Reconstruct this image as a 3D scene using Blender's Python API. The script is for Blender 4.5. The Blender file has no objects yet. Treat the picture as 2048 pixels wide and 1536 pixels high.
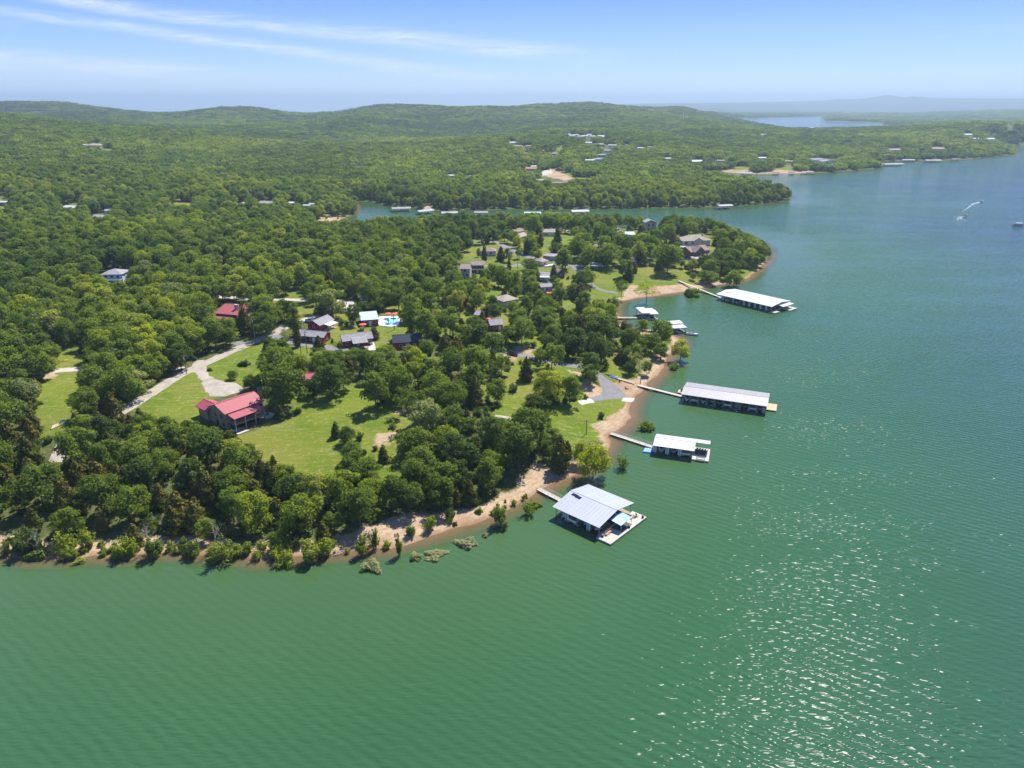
import bpy, math, random
import numpy as np
from mathutils import Vector, Matrix

# ------------------------------------------------------------------ camera, sky, sun, exposure
sc = bpy.context.scene
COL = sc.collection
FPX, PITCH, CAMH = 1420.0, math.radians(21.6), 100.0        # focal length in pixels of the 2048-wide photograph
cam = bpy.data.cameras.new('camera'); cam.sensor_width = 36.0; cam.lens = FPX / 2048 * 36.0
cam.clip_start = 1.0; cam.clip_end = 80000.0
camo = bpy.data.objects.new('camera', cam); COL.objects.link(camo)
camo.location = (0, 0, CAMH); camo.rotation_euler = (math.pi / 2 - PITCH, 0, 0)
sc.camera = camo

SUN_AZ, SUN_EL = math.radians(33), math.radians(56)          # azimuth to the right of +Y
sun_dir = Vector((math.sin(SUN_AZ) * math.cos(SUN_EL), math.cos(SUN_AZ) * math.cos(SUN_EL), math.sin(SUN_EL)))
sl = bpy.data.lights.new('sun', 'SUN'); sl.energy = 4.6; sl.angle = math.radians(0.5); sl.color = (1.0, 0.95, 0.87)
so = bpy.data.objects.new('sun', sl); COL.objects.link(so)
so.rotation_euler = sun_dir.to_track_quat('Z', 'Y').to_euler(); so.location = (0, 0, 500)

class NT:
    """small helper round a node tree"""
    def __init__(s, tree): s.t = tree; s.n = tree.nodes; s.l = tree.links
    def add(s, typ, **kw):
        n = s.n.new(typ)
        for k, v in kw.items():
            if k.startswith('i_'):
                key = k[2:]; key = int(key) if key.isdigit() else key.replace('_', ' ')
                s.put(n.inputs[key], v)
            else: setattr(n, k, v)
        return n
    def put(s, sock, v):
        if isinstance(v, bpy.types.NodeSocket): s.l.new(v, sock)
        elif isinstance(v, bpy.types.Node): s.l.new(v.outputs[0], sock)
        else:
            if sock.type == 'RGBA' and len(v) == 3: v = (*v, 1)
            sock.default_value = v
    def math(s, op, a, b=0.0, c=0.0, clamp=False):
        n = s.n.new('ShaderNodeMath'); n.operation = op; n.use_clamp = clamp
        for i, v in enumerate((a, b, c)): s.put(n.inputs[i], v)
        return n.outputs[0]
    def mix(s, f, a, b, blend='MIX'):
        n = s.n.new('ShaderNodeMix'); n.data_type = 'RGBA'; n.blend_type = blend
        s.put(n.inputs[0], f); s.put(n.inputs[6], a); s.put(n.inputs[7], b)
        return n.outputs[2]
    def noise(s, vec, scale, detail=2.0, rough=0.5, dist=0.0, out='Fac'):
        n = s.n.new('ShaderNodeTexNoise')
        if vec is not None: s.put(n.inputs['Vector'], vec)
        n.inputs['Scale'].default_value = scale; n.inputs['Detail'].default_value = detail
        n.inputs['Roughness'].default_value = rough; n.inputs['Distortion'].default_value = dist
        return n.outputs[out]
    def rng(s, v, a, b, c=0.0, d=1.0, smooth=False):
        n = s.n.new('ShaderNodeMapRange')
        if smooth: n.interpolation_type = 'SMOOTHSTEP'
        s.put(n.inputs[0], v)
        for i, x in enumerate((a, b, c, d)): s.put(n.inputs[i + 1], x)
        return n.outputs[0]
    def ramp(s, v, stops):
        n = s.n.new('ShaderNodeValToRGB'); e = n.color_ramp.elements
        while len(e) < len(stops): e.new(0.5)
        for el, (p, c) in zip(e, stops): el.position = p; el.color = (*c, 1)
        s.put(n.inputs[0], v); return n.outputs[0]
    def mapping(s, vec, loc=(0, 0, 0), rot=(0, 0, 0), scale=(1, 1, 1)):
        n = s.n.new('ShaderNodeMapping'); s.put(n.inputs[0], vec)
        n.inputs[1].default_value = loc; n.inputs[2].default_value = rot; n.inputs[3].default_value = scale
        return n.outputs[0]

world = bpy.data.worlds.new('World'); sc.world = world; world.use_nodes = True
W = NT(world.node_tree); W.n.clear()
sky = W.add('ShaderNodeTexSky', sky_type='NISHITA', sun_disc=False, sun_elevation=SUN_EL, sun_rotation=SUN_AZ)
sky.altitude = 300; sky.air_density = 1.0; sky.dust_density = 0.3; sky.ozone_density = 3.0
tc = W.add('ShaderNodeTexCoord')
sep = W.add('ShaderNodeSeparateXYZ', i_0=tc.outputs['Generated'])
X, Y, Z = sep.outputs
hor = W.math('SQRT', W.math('ADD', W.math('MULTIPLY', X, X), W.math('MULTIPLY', Y, Y)))
elev = W.math('MULTIPLY', W.math('ARCTAN2', Z, hor), 57.2958)          # degrees
azim = W.math('MULTIPLY', W.math('ARCTAN2', X, Y), 57.2958)
blue = W.ramp(W.rng(elev, 0, 60), [(0.0, (0.49, 0.615, 0.76)), (0.05, (0.235, 0.40, 0.68)), (0.115, (0.085, 0.215, 0.60)), (0.45, (0.07, 0.17, 0.46)), (1.0, (0.045, 0.115, 0.38))])
skyc = W.mix(0.85, sky.outputs[0], W.mix(1.0, blue, (9.5, 9.5, 9.5), 'MULTIPLY'))
# thin cirrus: long drifting streaks, denser along three bands
av = W.add('ShaderNodeCombineXYZ', i_0=azim, i_1=elev, i_2=0.0)
wisp = W.noise(W.mapping(av, rot=(0, 0, 0.055), scale=(0.045, 0.75, 1)), 1.0, 6, 0.62, 0.6)
fine = W.noise(W.mapping(av, rot=(0, 0, 0.11), scale=(0.16, 1.8, 1)), 1.0, 5, 0.6, 1.0)
def band(a0, e0, a1, e1, w0, w1, fade=3.0):
    t = W.rng(azim, a0, a1)
    c = W.math('ADD', e0, W.math('MULTIPLY', t, e1 - e0))
    wob = W.math('MULTIPLY', W.math('SUBTRACT', W.noise(W.mapping(av, scale=(0.07, 0.0, 1), loc=(a0, e1, 0)), 1.0, 2), 0.5), 0.9)
    d = W.math('ABSOLUTE', W.math('SUBTRACT', W.math('ADD', elev, wob), c))
    m = W.rng(d, 0.0, W.math('ADD', w0, W.math('MULTIPLY', t, w1 - w0)), 1, 0, True)
    return W.math('MULTIPLY', m, W.math('MULTIPLY', W.rng(azim, a0 - fade, a0 + fade, 0, 1, True), W.rng(azim, a1 - fade * 3, a1 + fade, 1, 0, True)))
b1 = band(-37, 6.6, 8, 3.0, 0.55, 1.0)
b2 = band(-33, 5.2, 1, 1.5, 0.45, 0.8)
b3 = band(-40, 2.9, -16, 1.7, 1.4, 0.6)
bands = W.math('MAXIMUM', W.math('MULTIPLY', b1, 1.0), W.math('MAXIMUM', W.math('MULTIPLY', b2, 0.85), W.math('MULTIPLY', b3, 0.95)))
cl = W.math('MULTIPLY', bands, W.math('MULTIPLY', W.rng(fine, 0.28, 0.72, 0.1, 1.25), W.rng(W.noise(W.mapping(av, rot=(0, 0, 0.09), scale=(0.5, 4.5, 1)), 1.0, 5, 0.7, 0.8), 0.3, 0.65, 0.45, 1.1)))
cl = W.math('ADD', cl, W.math('MULTIPLY', W.rng(wisp, 0.58, 0.85, 0, 0.45, True), W.rng(elev, 0, 30, 1, 0.4)), clamp=True)
skyc = W.mix(W.math('MULTIPLY', cl, 0.8), skyc, (5.6, 5.9, 6.2))
bg = W.add('ShaderNodeBackground', i_Color=skyc, i_Strength=0.088)
W.l.new(bg.outputs[0], W.add('ShaderNodeOutputWorld').inputs[0])

sc.view_settings.view_transform = 'Standard'; sc.view_settings.look = 'None'
sc.view_settings.exposure = 1.0; sc.view_settings.gamma = 1.0; sc.view_settings.use_curve_mapping = False
sc.render.engine = 'CYCLES'
cy = sc.cycles
cy.max_bounces = 7; cy.diffuse_bounces = 4; cy.glossy_bounces = 2; cy.transmission_bounces = 4; cy.transparent_max_bounces = 6
cy.volume_bounces = 0; cy.sample_clamp_direct = 0.55; cy.sample_clamp_indirect = 2.0; cy.use_adaptive_sampling = True; cy.adaptive_threshold = 0.015
cy.use_denoising = True; cy.caustics_reflective = False; cy.caustics_refractive = False
try: cy.denoiser = 'OPENIMAGEDENOISE'; cy.denoising_prefilter = 'ACCURATE'
except Exception: pass

# ------------------------------------------------------------------ small helpers
rng = np.random.default_rng(7); random.seed(7)
def mat(name):
    m = bpy.data.materials.new(name); m.use_nodes = True
    t = NT(m.node_tree); t.n.clear()
    out = t.add('ShaderNodeOutputMaterial'); return m, t, out
def simple(name, col, rough=0.7, var=0.15, scale=1.5, metal=0.0, bump=0.0, spec=0.4):
    """plain surface with worn, uneven colour"""
    m, t, out = mat(name)
    g = t.add('ShaderNodeTexCoord').outputs['Object']
    n = t.noise(g, scale, 5, 0.6)
    c = t.mix(t.rng(n, 0.3, 0.7), tuple(x * (1 - var) for x in col), tuple(min(1, x * (1 + var)) for x in col))
    p = t.add('ShaderNodeBsdfPrincipled', i_Base_Color=c, i_Roughness=rough, i_Metallic=metal)
    p.inputs['Specular IOR Level'].default_value = spec
    if bump: t.l.new(t.add('ShaderNodeBump', i_Height=t.noise(g, scale * 8, 3), i_Strength=0.5, i_Distance=bump).outputs[0], p.inputs['Normal'])
    t.l.new(p.outputs[0], out.inputs[0]); return m
def mesh_from(name, V, F, m=None, mi=None, smooth=False):
    me = bpy.data.meshes.new(name); V = np.asarray(V, float)
    me.from_pydata([], [], []) if len(V) == 0 else None
    F = F if isinstance(F, list) else [tuple(f) for f in F]
    me.from_pydata([tuple(v) for v in V], [], F)
    for x in (m if isinstance(m, (list, tuple)) else [m]):
        if x: me.materials.append(x)
    if mi is not None: me.polygons.foreach_set('material_index', np.asarray(mi, np.int32))
    if smooth: me.polygons.foreach_set('use_smooth', np.ones(len(me.polygons), bool))
    me.update(); return me
def quads_mesh(name, V, m, smooth=False):
    """V: (n,4,3) loose quads, made fast"""
    n = len(V); me = bpy.data.meshes.new(name)
    me.vertices.add(n * 4); me.vertices.foreach_set('co', V.reshape(-1).astype(np.float32))
    me.loops.add(n * 4); me.loops.foreach_set('vertex_index', np.arange(n * 4, dtype=np.int32))
    me.polygons.add(n); me.polygons.foreach_set('loop_start', np.arange(0, n * 4, 4, dtype=np.int32))
    me.materials.append(m); me.update(calc_edges=True); return me
def grid_mesh(name, P, m, smooth=True):
    """P: (rows, cols, 3)"""
    R, Cc, _ = P.shape; me = bpy.data.meshes.new(name)
    me.vertices.add(R * Cc); me.vertices.foreach_set('co', P.reshape(-1).astype(np.float32))
    i = (np.arange(R - 1)[:, None] * Cc + np.arange(Cc - 1)[None, :]).reshape(-1)
    q = np.stack([i, i + 1, i + Cc + 1, i + Cc], 1)
    n = len(q); me.loops.add(n * 4); me.loops.foreach_set('vertex_index', q.reshape(-1).astype(np.int32))
    me.polygons.add(n); me.polygons.foreach_set('loop_start', np.arange(0, n * 4, 4, dtype=np.int32))
    if smooth: me.polygons.foreach_set('use_smooth', np.ones(n, bool))
    me.materials.append(m); me.update(calc_edges=True); me.validate(); return me
def link(name, me, parent=None, loc=None, rot=None, **props):
    o = bpy.data.objects.new(name, me); COL.objects.link(o)
    if parent is not None: o.parent = parent
    if loc is not None: o.location = loc
    if rot is not None: o.rotation_euler = rot
    for k, v in props.items():
        if v is not None: o[k] = v
    return o
def structure(name, me): return link(name, me, kind='structure')
def thing(name, label, cat, loc=(0, 0, 0), rz=0.0, group=None):
    return link(name, None, None, loc, (0, 0, rz), label=label, category=cat, group=group)
def copy_tree(o, parent=None):
    c = o.copy(); COL.objects.link(c)
    if parent is not None: c.parent = parent
    for ch in o.children: copy_tree(ch, c)
    return c
class MB:
    """collects boxes, bars and sheets; build() links them as one mesh object"""
    def __init__(s): s.V = []; s.F = []
    def raw(s, V, F):
        b = len(s.V); s.V += [tuple(v) for v in V]; s.F += [tuple(b + i for i in f) for f in F]; return s
    def box(s, x0, x1, y0, y1, z0, z1):
        return s.raw([(x0, y0, z0), (x1, y0, z0), (x1, y1, z0), (x0, y1, z0), (x0, y0, z1), (x1, y0, z1), (x1, y1, z1), (x0, y1, z1)],
                     [(0, 3, 2, 1), (4, 5, 6, 7), (0, 1, 5, 4), (1, 2, 6, 5), (2, 3, 7, 6), (3, 0, 4, 7)])
    def slab(s, P, t):
        """sheet through the points P (counter-clockwise seen from above), thickness t downwards"""
        n = len(P); V = [tuple(p) for p in P] + [(p[0], p[1], p[2] - t) for p in P]
        return s.raw(V, [tuple(range(n)), tuple(reversed(range(n, 2 * n)))] + [(i, i + n, (i + 1) % n + n, (i + 1) % n) for i in range(n)])
    def bar(s, a, b, r0, r1=None, n=6):
        a, b = Vector(a), Vector(b); r1 = r0 if r1 is None else r1
        d = (b - a).normalized(); u = d.orthogonal().normalized(); w = d.cross(u); V = []
        for p, r in ((a, r0), (b, r1)):
            for k in range(n):
                t = 2 * math.pi * k / n; V.append(p + u * (r * math.cos(t)) + w * (r * math.sin(t)))
        return s.raw(V, [(k, (k + 1) % n, (k + 1) % n + n, k + n) for k in range(n)] + [tuple(reversed(range(n))), tuple(range(n, 2 * n))])
    def cone(s, c, r, z0, z1, n=10, r1=0.02): return s.bar((c[0], c[1], z0), (c[0], c[1], z1), r, r1, n)
    def blob(s, c, r, n=8, m=5, squash=1.0):
        V = [(c[0], c[1], c[2] - r * squash)]
        for i in range(1, m):
            t = math.pi * i / m
            for k in range(n):
                a = 2 * math.pi * k / n
                V.append((c[0] + r * math.sin(t) * math.cos(a), c[1] + r * math.sin(t) * math.sin(a), c[2] - r * squash * math.cos(t)))
        V.append((c[0], c[1], c[2] + r * squash)); F = [(0, 1 + (k + 1) % n, 1 + k) for k in range(n)]
        for i in range(m - 2):
            for k in range(n):
                a = 1 + i * n; F.append((a + k, a + (k + 1) % n, a + n + (k + 1) % n, a + n + k))
        L = len(V) - 1; a = 1 + (m - 2) * n
        F += [(a + k, a + (k + 1) % n, L) for k in range(n)]
        return s.raw(V, F)
    def build(s, name, m, parent=None, smooth=False, **props):
        return link(name, mesh_from(name, s.V, s.F, m, smooth=smooth), parent, **props)

# ------------------------------------------------------------------ photograph geometry -> world
CP, SP = math.cos(PITCH), math.sin(PITCH)
def ray(u, v):
    dv = v - 768.0; return (u - 1024.0, CP * FPX - SP * dv, -SP * FPX - CP * dv)
def at_z(u, v, z):
    dx, dy, dz = ray(u, v); t = (z - CAMH) / dz; return (dx * t, dy * t, z)
def at_y(u, v, y):
    dx, dy, dz = ray(u, v); t = y / dy; return (dx * t, y, CAMH + dz * t)
def project(x, y, z):
    zz = z - CAMH; f = y * CP - zz * SP; up = y * SP + zz * CP
    f = np.maximum(f, 1e-3); return 1024 + FPX * x / f, 768 - FPX * up / f
def Zm(o, pts): return [(o[0] + x / o[2], o[1] + y / o[2]) for x, y in pts]
ZA = (0, 500, 3.84); ZB = (0, 850, 3.4133); ZC = (500, 850, 3.4133); ZD = (1050, 930, 7.314); ZE = (1200, 740, 5.12)
ZF = (1200, 540, 4.876); Z1 = (0, 150, 2.9257); Z2 = (600, 150, 2.9257); Z3 = (1300, 150, 2.738); Z4 = (850, 400, 2.7307)
Z5 = (350, 540, 3.7236); Z6 = (900, 600, 2.9257); H1 = (380, 750, 11.378); HL = (400, 570, 7.877); HC = (600, 590, 7.314)
HD = (880, 420, 7.877); HE = (1120, 420, 6.4); HF = (840, 600, 6.4); HG = (620, 390, 7.314); HH = (980, 240, 5.689)
HI = (560, 700, 5.12); HJ = (1340, 745, 9.309); HK = (1270, 850, 12.8); HM = (1420, 560, 11.378); HN = (1230, 600, 12.047)
HO = (1420, 290, 5.689)
# ------------------------------------------------------------------ terrain
SHORE = [(-700, 1085), (-250, 1105), (0, 1109), (59, 1118), (140, 1118), (185, 1111), (250, 1116), (293, 1108), (345, 1105), (410, 1111), (469, 1112), (512, 1121),
    (560, 1119), (597, 1114), (664, 1108), (714, 1105), (778, 1099), (808, 1087), (863, 1073), (910, 1058), (983, 1035), (1016, 1017), (1042, 1002),
    (1068, 992), (1091, 979), (1112, 967), (1139, 955), (1153, 945), (1178, 938), (1200, 922), (1211, 904), (1218, 890), (1221, 873), (1242, 860), (1262, 836),
    (1262, 822), (1267, 803), (1279, 785), (1296, 771), (1317, 750), (1331, 730), (1339, 712), (1352, 702), (1364, 690), (1360, 678), (1345, 670), (1310, 667),
    (1270, 663), (1246, 652), (1236, 636), (1230, 620), (1234, 608), (1242, 603), (1270, 596.5), (1312, 592), (1359, 585.6), (1398, 578),
    (1439, 569), (1468, 567), (1490, 560), (1509, 547), (1528, 530), (1538, 514), (1538, 500), (1526, 489), (1500, 475), (1450, 463), (1400, 457), (1300, 455),
    (1200, 453), (1000, 451), (850, 453), (760, 459), (700, 464), (655, 460), (650, 450), (670, 445), (683, 440), (699, 433), (712, 426), (714, 414), (702, 402), (725, 403), (751, 405), (777, 412), (825, 415),
    (845, 420), (869, 419), (887, 424), (918, 420), (976, 420), (1044, 417), (1095, 420), (1140, 417), (1191, 418), (1297, 416), (1373, 415), (1435, 413),
    (1472, 411), (1534, 406), (1568, 402), (1580, 398), (1570, 390), (1545, 380), (1500, 368), (1440, 358), (1390, 354), (1385, 349), (1442, 343.6), (1504, 348.5),
    (1556, 347), (1629, 347), (1683, 343.5), (1764, 336), (1750, 331), (1731, 328), (1764, 322), (1808, 321.7), (1884, 321), (1917, 320), (1957, 316),
    (1994, 312.5), (2030, 308), (2016, 297), (1994, 290.6), (2048, 289.5), (2200, 286)]
LAKES = [[(1360, 244), (1431, 241), (1519, 235), (1665, 231), (1690, 227), (1687, 223.5), (1851, 223), (1848, 227.2), (1700, 228.2), (1645, 238), (1650, 241), (1665, 243), (1757, 244), (1790, 258), (1600, 262), (1450, 256)]]
def poly_world(P): return np.array([at_z(u, v, 0.0)[:2] for u, v in P])
SW = poly_world(SHORE)
far = np.array([(SW[-1, 0] + 3000, SW[-1, 1] + 200), (45000, 40000), (-45000, 40000), (-45000, SW[0, 1] + 500), (SW[0, 0] - 300, SW[0, 1])])
LAND = np.concatenate([SW, far])
LAKEW = [poly_world(l) for l in LAKES]
def inside(P, x, y):
    c = np.zeros(x.shape, bool); n = len(P); j = n - 1
    for i in range(n):
        xi, yi = P[i]; xj, yj = P[j]
        if yi != yj:
            m = (yi > y) != (yj > y)
            c ^= m & (x < (xj - xi) * (y - yi) / (yj - yi) + xi)
        j = i
    return c
def edge_dist(P, x, y, closed=True):
    d = np.full(x.shape, 1e12); n = len(P)
    for i in range(n if closed else n - 1):
        a, b = P[i], P[(i + 1) % n]; e = b - a; L = float(e @ e) + 1e-9
        t = np.clip(((x - a[0]) * e[0] + (y - a[1]) * e[1]) / L, 0, 1)
        d = np.minimum(d, (x - a[0] - t * e[0]) ** 2 + (y - a[1] - t * e[1]) ** 2)
    return np.sqrt(d)
def vnoise(x, y, s, seed=0):
    """smooth value noise 0..1"""
    x = x / s + seed * 17.3; y = y / s - seed * 9.1
    xi, yi = np.floor(x).astype(np.int64), np.floor(y).astype(np.int64); fx, fy = x - xi, y - yi
    fx = fx * fx * (3 - 2 * fx); fy = fy * fy * (3 - 2 * fy)
    def h(a, b):
        n = (a * 374761393 + b * 668265263 + seed * 1442695041) & 0x7fffffff
        n = ((n ^ (n >> 13)) * 1274126177) & 0x7fffffff
        return ((n ^ (n >> 16)) & 0xffff) / 65535.0
    return (h(xi, yi) * (1 - fx) + h(xi + 1, yi) * fx) * (1 - fy) + (h(xi, yi + 1) * (1 - fx) + h(xi + 1, yi + 1) * fx) * fy
def shore_d(x, y):
    d = np.where(inside(LAND, x, y), 1.0, -1.0) * edge_dist(LAND, x, y)
    for L in LAKEW:
        e = edge_dist(L, x, y); d = np.where(inside(L, x, y), -e, np.where(d > 0, np.minimum(d, e), d))
    return d
# control heights: (azimuth pixel u, skyline row v of the tree tops, distance) or (u, None, distance, ground height)
TH = 9.0
CTRL = []
def top(u, v, y, th=TH): CTRL.append((at_y(u, v, y)[0], y, at_y(u, v, y)[2] - th))
def gz(u, y, z): CTRL.append((at_y(u, 600, y)[0], y, z))
for u in (-500, 0, 300, 600): gz(u, 160, 5.0)
for u in (-500, 0, 300, 600, 900): gz(u, 210, 7.0)
for u in (-300, 0, 300, 600, 900, 1150): gz(u, 290, 8.0)
for u, z in ((-300, 15), (0, 13), (300, 11), (600, 9), (900, 7.5), (1200, 6), (1450, 5)): gz(u, 390, z)
for u, z in ((-300, 20), (0, 15), (300, 13), (600, 10), (900, 8), (1200, 7), (1450, 6)): gz(u, 480, z)
for u, z in ((-300, 14), (0, 8), (200, 6), (400, 4), (600, 3), (800, 4), (1100, 5), (1400, 5)): gz(u, 590, z)
for u, z in ((-300, 20), (0, 12), (200, 8), (400, 5), (600, 4)): gz(u, 690, z)
for u, z in ((-300, 40), (0, 30), (250, 22), (500, 11), (700, 5), (900, 6), (1200, 6), (1500, 5)): gz(u, 900, z)
for u, z in ((-300, 60), (0, 50), (250, 36), (500, 20), (700, 12), (900, 11), (1200, 11), (1450, 7)): gz(u, 1200, z)
for u, v in ((-300, 226), (0, 229), (68, 231), (154, 241), (308, 243), (376, 252), (444, 263), (513, 270), (615, 275), (700, 277), (805, 276), (942, 271), (1044, 273), (1200, 268), (1300, 268)): top(u, v, 1600)
for u, z in ((-300, 38), (100, 26), (400, 12), (700, 8), (1000, 14), (1300, 16), (1500, 12), (1700, 9), (1950, 8)): gz(u, 2050 if u < 1400 else 1500, z)
for u, v in ((-300, 209), (0, 211), (51, 209), (130, 210), (171, 217), (273, 224), (376, 224), (444, 218), (513, 221), (581, 229), (649, 231), (702, 223), (750, 216.5), (798, 215.5), (853, 212),
             (884, 217), (908, 213.5), (976, 213), (1078, 208), (1167, 204.7), (1215, 206.4), (1249, 215), (1300, 222)): top(u, v, 3200)
for u, v in ((1336, 214), (1362, 212), (1384, 217), (1428, 223), (1483, 228)): top(u, v, 3700)
for u, v in ((1347, 238), (1446, 245), (1556, 249), (1665, 253), (1738, 251), (1848, 246), (1921, 240), (1957, 238), (2048, 240), (2250, 240)): top(u, v, 2150, 15)
for u in (1500, 1600, 1750): gz(u, 2700, 3)
for u in (1900, 2050, 2300): gz(u, 3200, 15)
for u, v in ((1680, 231), (1757, 230), (1830, 228), (1950, 223), (2100, 219), (2300, 217)): top(u, v, 5200, 36)
for u in (1900, 2100): gz(u, 7500, 30)
for u, v in ((627, 231), (668, 221), (702, 215), (750, 215), (800, 217)): top(u, v, 8200, 0)
for u in (-300, 0, 300, 500, 900, 1150): gz(u, 5000, -60)
for u in (1300, 1450): gz(u, 5000, 30)
for u in (-300, 0, 400, 560, 830, 1000, 1150): gz(u, 8000, -200)
for u, v in ((1771, 219), (1850, 212), (1950, 206), (2048, 201), (2300, 200)): top(u, v, 11500, 0)
for u, v in ((1230, 208), (1300, 206.6), (1450, 205.5), (1537, 204.8), (1647, 203), (1665, 199.5), (1683, 197.5), (1700, 200), (1716, 202), (1745, 195), (1771, 189), (1790, 191.5), (1808, 195.6), (1826, 191),
             (1848, 195.6), (1900, 196), (2048, 197.5), (2300, 198)): top(u, v, 14500, 0)
for u in (1300, 1550, 1750, 1900): gz(u, 11000, 12)
for u in (1300, 1600, 1771, 1850, 2048, 2300): gz(u, 22000, 20)
for u in (-300, 0, 400, 900, 1120): gz(u, 14500, -420); gz(u, 22000, -600)
CTRL = np.array(CTRL)
def uvw(x, y): return np.arctan2(x, y) * 2.2, np.log(np.hypot(x, y))
ca, cr = uvw(CTRL[:, 0], CTRL[:, 1])
Kf = lambda d: d
A_ = Kf(np.hypot(ca[:, None] - ca[None], cr[:, None] - cr[None]))
n_ = len(CTRL); S_ = np.zeros((n_ + 1, n_ + 1)); S_[:n_, :n_] = A_ - 0.002 * np.eye(n_); S_[n_, :n_] = 1; S_[:n_, n_] = 1
wts = np.linalg.solve(S_, np.append(CTRL[:, 2], 0))
def hills(x, y):
    a, r = uvw(x, y); out = np.full(x.shape, wts[-1])
    for i in range(n_): out += wts[i] * Kf(np.hypot(a - ca[i], r - cr[i]))
    return out
RR = np.concatenate([np.geomspace(85, 900, 420, endpoint=False), np.geomspace(900, 24000, 230)])
AZ = np.radians(np.linspace(-54, 54, 541))
gx, gy = np.outer(RR, np.sin(AZ)), np.outer(RR, np.cos(AZ))
GD = shore_d(gx, gy)
hl = np.maximum(hills(gx, gy), np.where((gy > 3600) & (gx / gy < 0.19), -900.0, 2.0)) + (vnoise(gx, gy, 60, 1) - 0.5) * np.clip((GD - 10) / 60, 0, 1) * 2.0 + ((vnoise(gx, gy, 320, 2) - 0.5) * 36 + (vnoise(gx, gy, 130, 12) - 0.5) * 9) * np.clip((gy - 800) / 1500, 0, 1) * np.clip(GD / 300, 0, 1) * np.clip(1.0 - (gx / gy - 0.10) / 0.12, 0.15, 1) * np.clip((9000 - gy) / 3000, 0, 1)
s_ = np.clip(GD / 75, 0, 1); s_ = s_ * s_ * (3 - 2 * s_)
wob = (vnoise(gx, gy, 9, 3) - 0.5) * 3.0 + (vnoise(gx, gy, 3.5, 4) - 0.5) * 1.4
GDw = GD + wob * np.clip(1 - np.abs(GD) / 14, 0, 1) * np.clip(1 - gy / 1500, 0, 1)
GZ = np.where(GDw > 0, np.minimum(0.07 * GDw, 1.6) * (1 - s_) + hl * s_, np.maximum(0.16 * GDw, -5.0) )
def tz(x, y):
    x, y = np.asarray(x, float), np.asarray(y, float)
    r = np.clip(np.hypot(x, y), RR[0], RR[-1] * 0.999); a = np.clip(np.arctan2(x, y), AZ[0], AZ[-1] * 0.9999)
    i = np.clip(np.searchsorted(RR, r) - 1, 0, len(RR) - 2); fj = (a - AZ[0]) / (AZ[1] - AZ[0]); j = np.clip(fj.astype(int), 0, len(AZ) - 2)
    t = (r - RR[i]) / (RR[i + 1] - RR[i]); s = fj - j
    return (GZ[i, j] * (1 - s) + GZ[i, j + 1] * s) * (1 - t) + (GZ[i + 1, j] * (1 - s) + GZ[i + 1, j + 1] * s) * t
def gd(x, y):
    r = np.clip(np.hypot(x, y), RR[0], RR[-1] * 0.999); a = np.clip(np.arctan2(x, y), AZ[0], AZ[-1] * 0.9999)
    i = np.clip(np.searchsorted(RR, r) - 1, 0, len(RR) - 2); j = np.clip(((a - AZ[0]) / (AZ[1] - AZ[0])).astype(int), 0, len(AZ) - 2)
    return GD[i, j]
def G(u, v, dz=0.0):
    """point on the ground (or dz above it) seen at photo pixel (u, v)"""
    z = 5.0
    for _ in range(40):
        x, y, _z = at_z(u, v, z + dz); z += (max(float(tz(x, y)), 0.0) - z) * 0.6
    return Vector((x, y, z))
def Gz(o, x, y, dz=0.0): return G(o[0] + x / o[2], o[1] + y / o[2], dz)
def gpoly(o, pts): return np.array([Gz(o, x, y)[:2] for x, y in pts])

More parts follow.
